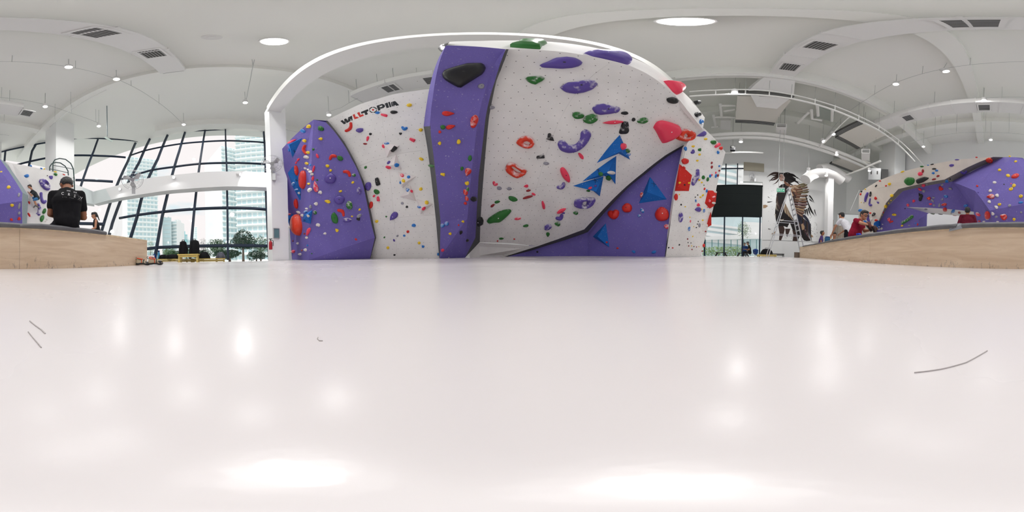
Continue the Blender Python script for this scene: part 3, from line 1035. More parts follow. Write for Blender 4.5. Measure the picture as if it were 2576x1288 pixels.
# ================================================================== holds, as read on the photograph: x, y, length, width, turn, shape, colour
HOLDS = '''777.0,318.9,11.8,9.1,30,t,y
762.7,329.5,12.4,9.1,-20,e,b
766.0,354.5,9.7,8.6,15,t,y
766.4,377.1,27.3,8.6,-80,bean,r
775.7,384.0,8.0,7.4,0,e,y
771.4,395.9,11.8,9.7,0,cup,w
772.2,411.4,8.3,6.8,-20,e,y
780.7,415.1,5.3,5.3,0,e,b
788.2,375.6,5.9,6.5,0,e,g
750.5,401.7,8.9,5.0,50,e,p
745.3,409.2,7.4,3.8,60,e,p
746.5,428.7,26.6,8.0,-85,e,r
768.0,423.2,6.8,5.6,-45,t,w
775.3,426.8,6.2,5.3,-30,t,w
781.3,432.1,8.3,7.4,0,cup,w
785.1,438.6,8.6,7.1,20,cup,w
789.1,425.3,17.0,5.3,75,e,p
787.2,448.9,11.8,5.9,75,e,p
777.2,462.2,6.8,5.6,0,e,y
764.6,453.1,46.5,11.8,85,e,r
734.7,356.1,22.1,5.9,25,e,p
727.3,377.8,4.4,8.0,0,e,b
738.4,462.9,7.4,9.1,0,e,b*
807.3,323.6,16.2,11.2,-10,e,g
806.2,349.6,11.2,7.4,0,t,y
798.3,392.6,11.8,6.5,-60,e,p
798.1,452.8,5.3,4.4,0,e,g
794.4,469.3,28.8,11.8,-80,t,p*
746.0,477.4,8.0,5.3,20,e,b*
751.6,485.5,6.8,6.8,0,t,w
745.7,512.8,25.1,9.1,-88,e,r
779.7,478.6,12.7,8.3,55,cup,w
751.2,534.5,9.7,7.4,-40,cup,w
750.5,565.9,53.1,19.5,-88,e,o
760.5,541.9,6.5,8.0,0,cup,w
774.5,542.6,8.9,6.5,-45,t,w
771.7,525.3,5.9,5.3,0,e,w
780.9,520.2,7.4,8.9,0,e,l
769.4,532.7,10.3,5.9,20,e,b*
728.8,539.1,8.9,5.0,0,e,p*
730.2,571.1,8.9,8.3,0,t,w
735.9,562.7,3.8,4.7,0,e,b
766.4,588.0,3.8,5.3,0,e,d
776.4,582.9,22.1,6.5,70,t,p
771.6,597.9,6.5,7.1,0,cup,w
736.7,606.0,2.7,4.4,0,e,d
748.8,612.2,5.9,6.2,0,t,w
773.6,617.6,3.8,5.3,0,e,b
759.6,629.8,3.5,5.0,0,e,d
768.3,628.6,7.4,8.6,0,t,w
738.7,632.6,7.1,8.3,0,e,p
754.4,639.7,7.7,6.5,0,t,w
732.5,633.8,4.4,3.8,0,e,w
805.4,484.3,10.6,9.1,0,cup,w
794.4,512.8,10.6,9.7,0,t,w
792.7,534.9,9.7,9.7,0,e,g*
800.0,566.2,10.9,9.7,0,cup,w
816.9,587.6,8.6,5.9,15,t,w
794.4,627.6,8.3,6.2,0,t,w
785.1,637.9,5.3,4.1,0,e,g
836.3,394.3,23.1,9.2,25,bean-,r
855.6,398.2,15.4,12.0,-35,e,g
823.8,417.7,10.1,7.5,0,e,y
831.6,428.8,7.5,6.4,20,e,y
874.1,434.9,25.2,9.5,-35,bean-,r
831.4,449.5,27.9,26.6,0,e,v
890.1,440.4,9.8,8.4,0,e,g*
887.6,459.0,7.8,6.1,25,e,y
879.2,321.2,30.0,8.7,58,bean,r
905.5,327.9,17.0,11.5,15,e,v
932.1,337.3,7.0,5.9,0,e,k
925.1,349.3,13.4,6.4,75,t,p
918.6,362.0,10.6,4.2,0,e,d
919.6,421.2,7.8,5.9,60,e,g
949.8,456.8,22.4,12.6,-75,trap,k
926.5,468.4,23.1,14.5,80,e,v
856.5,481.2,8.3,5.9,20,e,y
823.6,506.9,15.3,9.1,-15,t,y
853.8,503.2,25.1,22.1,0,e,v
878.9,516.5,22.1,15.9,-70,e,g*
859.7,533.7,27.3,10.6,-45,bean-,r
841.7,548.9,28.8,17.1,-80,e,g
904.4,527.5,7.7,5.9,35,t,y
885.5,544.2,6.8,5.3,0,e,y
903.2,543.0,14.7,8.3,40,e,l
901.0,550.8,10.3,9.4,0,trap,k
873.3,553.6,22.1,11.8,0,e,v*
847.2,579.1,10.6,8.3,-45,t,y
895.9,603.2,10.3,6.2,-40,e,r
902.1,612.3,7.7,6.8,0,e,y
842.5,618.7,12.7,5.3,-25,e,r
877.4,620.4,4.4,3.8,0,e,k
903.2,480.3,11.8,17.7,0,e,v*
947.5,482.5,15.6,11.8,-25,e,g
940.9,493.2,7.4,5.0,50,e,p
951.5,500.2,14.0,8.3,-85,trap,p
931.0,517.9,24.3,10.3,50,bean,r
947.5,557.0,7.7,6.8,0,e,y
1029.9,264.6,13.7,8.1,5,e,y
991.1,282.5,18.3,8.1,0,e,k
949.2,283.8,11.7,7.5,10,t,b
966.3,290.0,17.9,7.8,-15,trap,p
1017.2,323.2,17.9,8.8,-10,bean,b
1007.4,336.3,8.5,5.5,0,bean,k
1058.4,327.0,10.8,8.1,0,e,y
1037.2,351.9,16.3,9.8,-25,trap,p
1060.0,400.3,11.4,7.5,-20,e,y
1086.9,417.8,12.4,8.1,-10,e,g
1084.5,243.0,24.4,9.8,80,e,g
1080.4,290.0,14.7,10.8,60,e,r
972.8,360.9,13.0,4.9,0,e,b*
964.9,368.2,9.8,4.6,-75,e,p
990.0,374.7,19.6,9.1,50,trap,k
997.6,415.8,11.7,10.1,-20,e,b
977.4,420.4,14.7,5.9,-15,e,p
978.5,409.0,9.8,4.9,50,e,v
1011.6,441.1,10.4,8.2,-50,e,p*
1027.9,445.4,8.2,7.5,0,e,b
1015.2,455.0,8.9,8.2,-40,e,y
1007.7,459.1,7.9,5.4,70,e,b
1025.5,477.9,9.6,8.6,70,trap,b*
1035.2,481.2,8.2,5.4,-50,e,p
1073.2,509.8,9.6,9.6,0,e,y
1065.7,524.1,10.7,6.1,40,e,p
1055.0,520.2,8.2,6.8,-60,e,b*
1058.6,475.5,8.6,8.6,0,e,y
1012.1,511.2,7.1,6.4,-40,e,l
1023.6,520.4,6.4,5.7,0,e,k
990.2,544.3,25.9,16.1,50,t,v
971.8,544.8,4.6,4.3,0,e,g
947.9,556.8,8.2,7.5,0,e,y
1041.1,566.8,10.4,8.2,0,e,b
1026.1,582.7,7.1,7.1,0,e,r
1000.0,593.4,6.1,5.0,60,e,l
1017.0,592.7,6.1,5.4,0,e,b
991.4,604.5,6.8,4.6,-60,e,v
967.0,597.1,5.0,3.9,60,e,g
975.9,623.0,7.1,7.1,0,e,y
992.5,641.2,5.4,4.6,0,e,k
1054.5,611.1,7.5,6.8,0,e,y
1063.8,619.8,7.9,6.8,-40,t,b
1103.2,640.0,6.8,6.4,0,e,b
1210.4,217.2,15.8,13.5,0,e,l
1233.3,270.1,24.8,9.9,-5,e,l
1127.5,285.9,31.5,12.2,180,t,r
1192.8,305.0,33.8,19.8,80,e,r*
1114.0,320.1,12.6,11.3,0,e,g
1133.6,319.2,24.8,11.7,192,t,r
1106.4,332.0,7.7,7.2,0,e,r
1105.5,360.6,9.0,9.9,0,t,y
1153.9,356.8,10.4,12.2,0,e,y
1182.2,398.1,14.9,9.9,80,e,g
1162.0,424.0,10.4,8.1,80,e,g
1176.6,433.0,21.2,17.1,70,t,r*
1113.6,438.7,12.6,9.0,-10,trap,y
1174.8,461.2,12.6,9.5,20,bean,y
1176.6,475.8,11.3,7.7,80,e,g*
1170.8,483.7,16.7,10.4,-70,e,r*
1174.1,499.4,13.5,9.0,-80,e,r*
1170.8,511.4,7.7,7.2,0,e,r
1190.1,500.6,13.5,12.2,0,e,k
1112.9,567.4,10.4,9.9,0,e,b*
1123.5,562.5,11.3,10.4,0,e,b*
1153.7,566.3,4.5,4.5,0,e,r
1164.2,557.3,7.7,6.3,0,t,y
1132.0,587.9,8.1,7.2,0,t,y
1159.1,585.0,10.8,7.2,70,t,k
1175.3,604.6,7.7,5.4,60,e,k
1113.6,629.3,8.1,8.1,0,e,p
1103.2,639.5,7.2,7.2,0,e,b
1204.1,538.8,6.8,4.1,0,e,r
1690.5,252.4,28.9,15.8,-5,e,k
1751.0,258.2,14.9,9.8,-30,t,k
1752.7,288.7,13.0,11.2,-60,e,k
1762.7,306.0,11.6,8.9,-70,t,b
1454.0,290.4,30.3,18.2,0,e,g*
1485.4,299.0,36.8,24.2,10,e,g*
1571.2,284.5,17.7,9.3,0,e,k
1593.3,300.9,8.9,9.3,0,e,k
1542.5,307.8,51.7,9.8,3,lens,p
1616.6,303.2,28.4,14.4,8,e,g*
1359.5,394.3,22.7,11.5,8,trap,k*
1374.0,411.1,14.0,8.4,0,e,l
1421.3,439.0,42.2,16.5,-65,e,p
1412.3,468.5,27.3,11.5,30,bean,v*
1245.0,462.3,16.2,8.4,-35,bean,p*
1255.9,473.2,12.4,9.0,0,e,l
1281.1,474.7,11.5,8.4,0,e,l
1323.2,468.2,12.4,7.5,10,t,p
1329.2,479.4,12.7,5.3,12,e,d
1327.4,496.0,25.6,6.8,15,e,d
1342.1,488.4,11.2,5.6,-25,e,p
1290.1,500.0,23.1,12.7,-20,e,g
1250.9,507.9,13.7,7.2,15,e,g
1239.1,517.2,13.0,5.9,35,e,d
1366.7,516.0,21.5,7.5,-80,e,p
1302.7,549.4,17.0,6.8,8,e,p*
1322.6,567.7,14.3,6.2,15,e,g
1261.1,600.0,12.4,4.9,0,e,g
1251.7,606.2,4.2,3.6,0,e,r
1293.7,601.3,4.9,2.9,0,e,r
1411.9,530.4,25.3,9.5,28,lens,p
1417.1,535.9,9.1,3.9,0,e,v
1408.3,547.3,23.5,10.8,30,bean,v
1447.8,535.1,13.0,10.1,0,t,g*
1401.8,562.8,15.3,11.7,0,t,g*
1378.0,570.6,21.8,12.4,25,e,v*
1378.0,589.9,12.1,8.8,80,t,g
1461.6,392.4,18.9,8.8,-50,e,p
1566.3,368.6,17.3,10.8,-80,e,p
1578.5,378.8,13.7,9.8,0,e,g*
1580.1,389.4,9.8,7.8,0,e,b*
1511.2,438.0,12.1,10.4,0,e,g
1536.9,434.3,18.3,9.1,0,e,w
1531.2,447.3,13.7,12.4,0,e,g
1484.4,473.0,10.4,5.9,30,e,p
1497.8,467.7,6.5,5.5,0,e,v
1479.9,479.9,9.8,5.2,0,e,g
1543.9,539.3,32.7,22.1,10,bean,r
1578.2,523.4,23.6,24.3,0,e,r
1615.1,490.7,13.9,10.6,80,e,r*
1665.3,539.3,36.9,33.9,0,e,r
1615.6,529.7,13.6,8.0,-60,e,b*
1608.2,542.6,8.0,7.4,0,e,b*
1677.1,569.6,13.3,12.4,0,e,p*
1526.3,609.4,5.3,5.0,0,e,r
1553.6,624.3,5.3,5.0,0,e,r
1593.7,632.9,10.6,7.1,-20,t,b
1645.1,634.0,11.8,7.7,25,e,b
1351.8,633.7,5.3,4.7,0,e,k
1774.9,349.7,8.7,5.5,0,e,y
1743.5,368.3,8.2,5.3,0,e,y
1759.3,376.8,8.4,8.2,0,trap,g
1759.6,388.9,6.6,5.3,0,e,y
1754.0,404.1,6.3,4.8,0,e,y
1794.3,357.9,14.3,10.6,0,e,g
1804.6,366.2,17.4,9.5,35,trap,p
1812.8,372.8,9.5,8.7,0,t,r
1805.9,383.1,8.7,6.6,-70,t,b
1742.8,382.0,13.2,8.4,55,bean,v
1723.9,374.1,11.1,7.7,-80,e,b
1722.6,405.8,17.4,14.5,0,e,r
1721.0,421.6,8.4,4.8,-40,e,r
1790.3,409.8,6.1,4.5,80,e,d
1790.3,420.3,8.7,4.8,80,e,d
1809.1,418.3,5.5,4.5,70,t,b
1809.2,429.3,5.3,3.7,80,e,d
1800.5,434.3,5.8,3.2,80,e,p
1786.4,442.8,8.2,5.5,75,e,b
1790.7,440.4,5.5,3.4,75,e,p
1800.6,442.8,10.0,5.0,80,e,b
1805.8,441.4,7.4,4.2,80,e,d
1768.8,446.3,10.6,7.1,85,e,g
1780.2,451.3,10.8,6.3,85,e,g
1758.9,452.7,5.5,5.0,0,e,y
1765.2,458.9,4.8,4.2,0,e,y
1770.8,465.9,3.2,2.4,80,e,g
1772.1,475.1,6.6,4.0,80,e,r
1777.5,480.4,8.7,4.2,85,e,b
1709.5,459.9,5.8,5.0,0,e,y
1733.3,460.3,5.5,4.8,0,e,y
1722.1,464.9,4.5,3.7,0,e,k
1700.2,495.8,17.2,9.0,85,e,r
1708.8,489.2,3.4,3.2,0,e,y
1755.0,490.6,3.7,2.4,80,e,k
1749.0,496.1,3.7,2.4,80,e,k
1767.8,491.2,6.1,4.5,35,e,y
1762.1,496.1,5.0,4.5,0,e,y
1750.4,505.1,7.1,5.0,85,e,b*
1756.6,515.0,8.4,7.9,-90,t,p
1755.2,526.9,15.8,12.7,0,t,v
1713.3,514.6,4.8,4.2,-90,t,k
1724.0,520.0,3.7,2.9,0,e,y
1765.1,526.5,4.5,3.2,0,e,y
1771.1,529.9,9.2,5.3,85,e,b*
1712.1,546.4,25.7,11.4,85,e,v*
1735.4,546.7,3.7,2.6,80,e,y
1737.0,556.6,6.6,3.4,85,e,p*
1733.5,575.3,11.1,5.8,85,e,b*
1756.3,557.2,3.4,2.1,80,e,k
1754.3,563.8,3.4,2.0,80,e,k
1767.5,553.9,4.5,3.7,0,e,y
1759.2,566.5,11.1,5.5,85,e,l
1767.8,563.4,5.3,3.2,85,e,w
1751.7,572.4,3.4,2.6,0,e,k
1745.3,570.0,2.9,2.0,80,e,y
1768.7,580.3,5.0,3.2,85,e,w
1759.5,583.6,5.3,3.4,85,e,w
1742.6,594.8,4.0,2.9,80,e,y
1729.6,601.2,4.0,3.2,80,e,d
1730.8,610.3,3.2,2.2,80,e,k
1738.1,611.1,2.9,2.0,80,e,k
1732.5,618.6,3.4,2.8,80,e,d
1740.1,618.6,3.2,2.2,80,e,y
1745.6,620.3,2.9,2.0,80,e,k
1752.2,621.2,3.2,2.2,80,e,d
1758.1,620.7,2.4,2.0,0,e,y
1740.7,627.4,3.4,2.8,0,e,d
1692.1,623.6,4.0,3.4,0,e,r
1708.8,616.0,4.8,3.4,60,t,k
1682.0,623.2,4.8,3.2,60,t,k
1780.3,521.6,4.0,2.4,0,e,p
1784.9,505.7,7.4,5.8,80,e,p*
1794.8,510.6,7.9,5.5,0,e,w
1795.5,495.8,7.9,5.0,20,e,p*
1799.5,483.3,7.9,5.0,0,e,w
1785.6,533.1,6.3,4.8,45,e,w
1778.3,567.4,7.4,5.0,70,e,w
1775.0,582.3,4.5,3.7,0,e,d
1770.2,617.5,8.7,5.8,80,e,r
1766.5,631.8,4.0,3.4,0,e,d
2189.6,488.1,13.9,5.0,85,e,k*
2202.8,498.4,8.2,7.1,-80,t,r
2208.5,509.2,6.9,5.0,-35,t,v
2213.8,455.3,6.1,3.4,0,e,r
2237.8,463.0,7.9,7.1,0,e,y
2228.8,467.4,4.5,4.0,0,e,r
2203.9,467.6,7.4,3.2,60,e,k
2176.8,476.2,4.0,2.6,80,e,y
2167.2,482.1,4.8,3.7,60,e,k
2165.2,488.5,6.1,3.7,80,e,r
2166.8,509.2,2.6,2.0,80,e,y
2173.5,510.0,2.4,1.8,80,e,k
2189.3,535.9,5.3,4.2,0,e,r
2197.8,539.6,12.1,7.4,50,t,k*
2192.0,552.8,7.9,5.0,70,t,w
2204.1,554.1,7.9,5.3,0,e,r
2243.7,492.0,9.2,7.1,0,e,y
2241.1,503.9,3.4,2.9,0,e,y
2235.5,510.9,3.4,3.2,0,e,y
2227.2,519.1,8.7,6.3,75,d,y
2221.9,534.3,4.0,2.4,80,e,r
2218.3,540.9,2.6,2.2,80,e,y
2165.2,529.3,11.9,6.6,0,e,b
2176.4,558.1,9.2,7.9,-80,t,b
2218.0,574.8,6.3,5.0,80,e,w
2220.0,564.4,4.0,2.6,-20,e,w
2211.4,575.9,6.6,4.2,0,e,w
2211.1,570.2,3.2,2.4,80,e,w
2249.7,540.2,11.1,6.3,0,d,y
2236.9,552.1,10.0,8.2,-80,e,p*
2242.1,558.1,10.8,4.8,25,trap,r
2284.0,515.8,7.9,6.6,-60,e,p*
2298.8,506.3,7.9,6.3,60,t,p
2269.2,567.6,6.1,4.5,10,e,y
2287.3,567.3,6.6,3.2,0,e,l
2303.1,561.4,4.0,3.2,0,e,b
2308.4,564.7,6.1,3.2,80,e,r
2276.7,525.0,3.2,2.6,0,e,k
2289.0,455.7,25.1,20.5,20,e,g
2270.4,432.0,9.8,4.0,15,e,y
2314.9,437.5,12.3,10.1,15,e,p
2321.6,430.2,9.2,5.9,80,e,d
2319.1,418.9,10.3,3.9,0,e,g
2334.5,415.7,6.1,2.2,0,e,b
2345.0,413.5,9.5,2.8,10,e,k
2349.9,424.9,11.2,4.2,0,e,k
2356.2,429.1,8.7,4.5,0,e,b
2347.4,435.6,8.1,5.9,0,t,b
2359.7,442.8,8.4,5.3,15,e,d
2349.5,451.1,10.9,4.5,10,e,d
2393.9,416.1,12.3,6.7,5,e,v
2407.4,401.7,11.2,3.1,0,e,v
2424.6,433.7,18.4,6.1,10,bean,v*
2381.6,455.4,8.7,6.1,0,e,b*
2390.1,450.5,3.6,3.4,0,e,k
2322.9,465.9,9.2,5.6,10,e,p
2314.2,476.4,10.9,5.3,-30,e,p
2323.6,480.8,8.4,7.5,0,e,l
2331.0,462.7,5.6,3.9,60,e,l
2336.2,499.0,9.8,8.7,0,t,r*
2298.6,506.0,7.8,6.7,60,t,p
2340.8,513.4,7.8,4.5,0,e,p
2348.2,497.3,7.0,4.8,0,e,l
2345.7,504.6,9.8,4.8,-40,e,l
2366.6,474.5,14.0,8.9,-40,bean,r
2369.9,464.8,7.8,5.3,20,e,l
2390.7,474.5,10.1,4.8,-20,e,l
2379.5,493.8,11.2,7.3,-15,e,b*
2370.8,501.8,6.4,5.3,80,e,l
2363.1,516.5,9.8,6.1,80,e,l
2374.3,514.4,14.5,7.8,10,t,r*
2349.5,516.5,6.1,5.3,0,e,l
2429.5,517.2,11.2,7.8,10,e,b*
2356.2,531.4,11.2,5.3,-15,e,d
2376.8,525.6,11.2,6.4,0,d,r
2399.1,528.6,10.3,6.7,10,e,b
2413.0,532.5,8.1,5.3,-20,d,d
2385.5,535.3,9.2,5.3,-10,d,d
2392.5,532.5,7.0,5.3,70,e,l
2365.9,538.8,12.6,2.5,-5,e,k
2401.9,541.6,10.6,2.8,-5,e,d
2329.6,524.2,9.8,3.4,-5,e,l
2317.0,527.6,6.4,3.1,0,e,l
2344.3,533.2,16.8,11.7,-40,e,j
2488.3,402.9,16.5,12.4,5,e,o
2456.5,395.9,5.9,3.2,0,e,r
2514.5,428.1,8.6,6.2,0,e,y
2540.3,393.6,5.9,2.7,0,e,y
2554.9,406.8,8.0,5.3,10,e,y
2536.2,442.7,10.9,7.7,-5,e,y
2554.2,443.9,21.8,10.6,15,e,r
2575.3,434.6,4.4,2.9,80,e,y
2502.0,459.6,9.7,6.2,-5,e,w
2525.9,464.1,3.8,3.2,0,e,k
2543.3,462.3,3.8,3.5,0,e,p
2550.6,467.5,10.3,8.6,20,d,y
2543.1,476.3,10.9,7.7,20,d,y
2567.9,494.0,10.0,7.7,5,d,y
2567.6,509.5,11.8,5.6,5,e,b
2458.5,468.1,5.3,4.7,0,e,r
2460.7,484.0,3.5,3.2,0,e,v
2490.9,480.3,9.7,6.8,20,t,w
2491.9,495.0,19.5,11.2,5,t,r*
2507.7,492.1,10.6,8.6,0,t,w
2488.7,508.0,8.6,8.0,0,cup,w
2514.4,514.5,8.8,6.5,5,d,y
2505.7,521.2,10.9,7.4,-30,t,w
2497.1,537.1,9.7,7.7,-60,t,w
2486.0,541.2,20.6,11.5,-85,e,r
2484.6,550.4,6.8,4.4,0,e,w
2524.0,545.2,18.3,16.5,-20,t,r*
2461.3,538.6,12.4,6.8,-50,e,p*
2506.4,545.2,6.8,5.6,0,e,l
2550.9,551.8,8.6,7.4,0,bean,y
2539.9,517.2,9.1,5.9,20,e,l
2568.6,534.1,6.2,4.7,0,e,l
2509.6,557.7,6.8,3.8,0,e,w
2463.9,556.3,5.9,3.8,0,e,r
2475.7,557.0,5.9,3.8,0,e,w
2.8,433.6,8.4,4.5,8,e,y
21.7,472.1,10.9,8.4,0,e,y
30.2,516.5,9.2,8.1,0,e,y
47.2,490.9,10.3,6.7,80,e,l
48.2,518.6,15.1,5.9,80,e,l
48.2,536.1,8.4,6.2,80,e,l
28.7,552.4,7.5,6.7,-40,e,r
47.5,550.7,9.2,8.4,30,t,r
65.0,443.1,15.7,8.1,10,t,b
111.1,531.2,14.5,8.7,70,e,g
105.8,549.4,18.5,10.1,75,e,g
73.4,509.8,8.1,4.5,-60,e,r
73.0,540.3,11.2,5.0,-60,e,r
127.5,446.2,10.9,8.7,-30,t,v
119.2,442.0,3.1,2.1,0,e,k
45.7,440.6,5.0,2.5,-40,e,d
104.1,424.0,7.0,3.1,-25,e,b
111.4,424.9,5.0,3.1,0,e,y
77.6,417.3,7.0,3.6,-25,e,b
114.6,556.3,5.6,3.1,20,e,w
118.8,551.4,4.5,3.6,40,e,w
92.0,537.1,4.2,2.1,80,e,v
139.7,439.0,9.8,6.3,-30,e,g
139.1,432.3,9.3,3.0,-10,e,y
160.6,439.3,7.0,2.3,-20,e,r'''
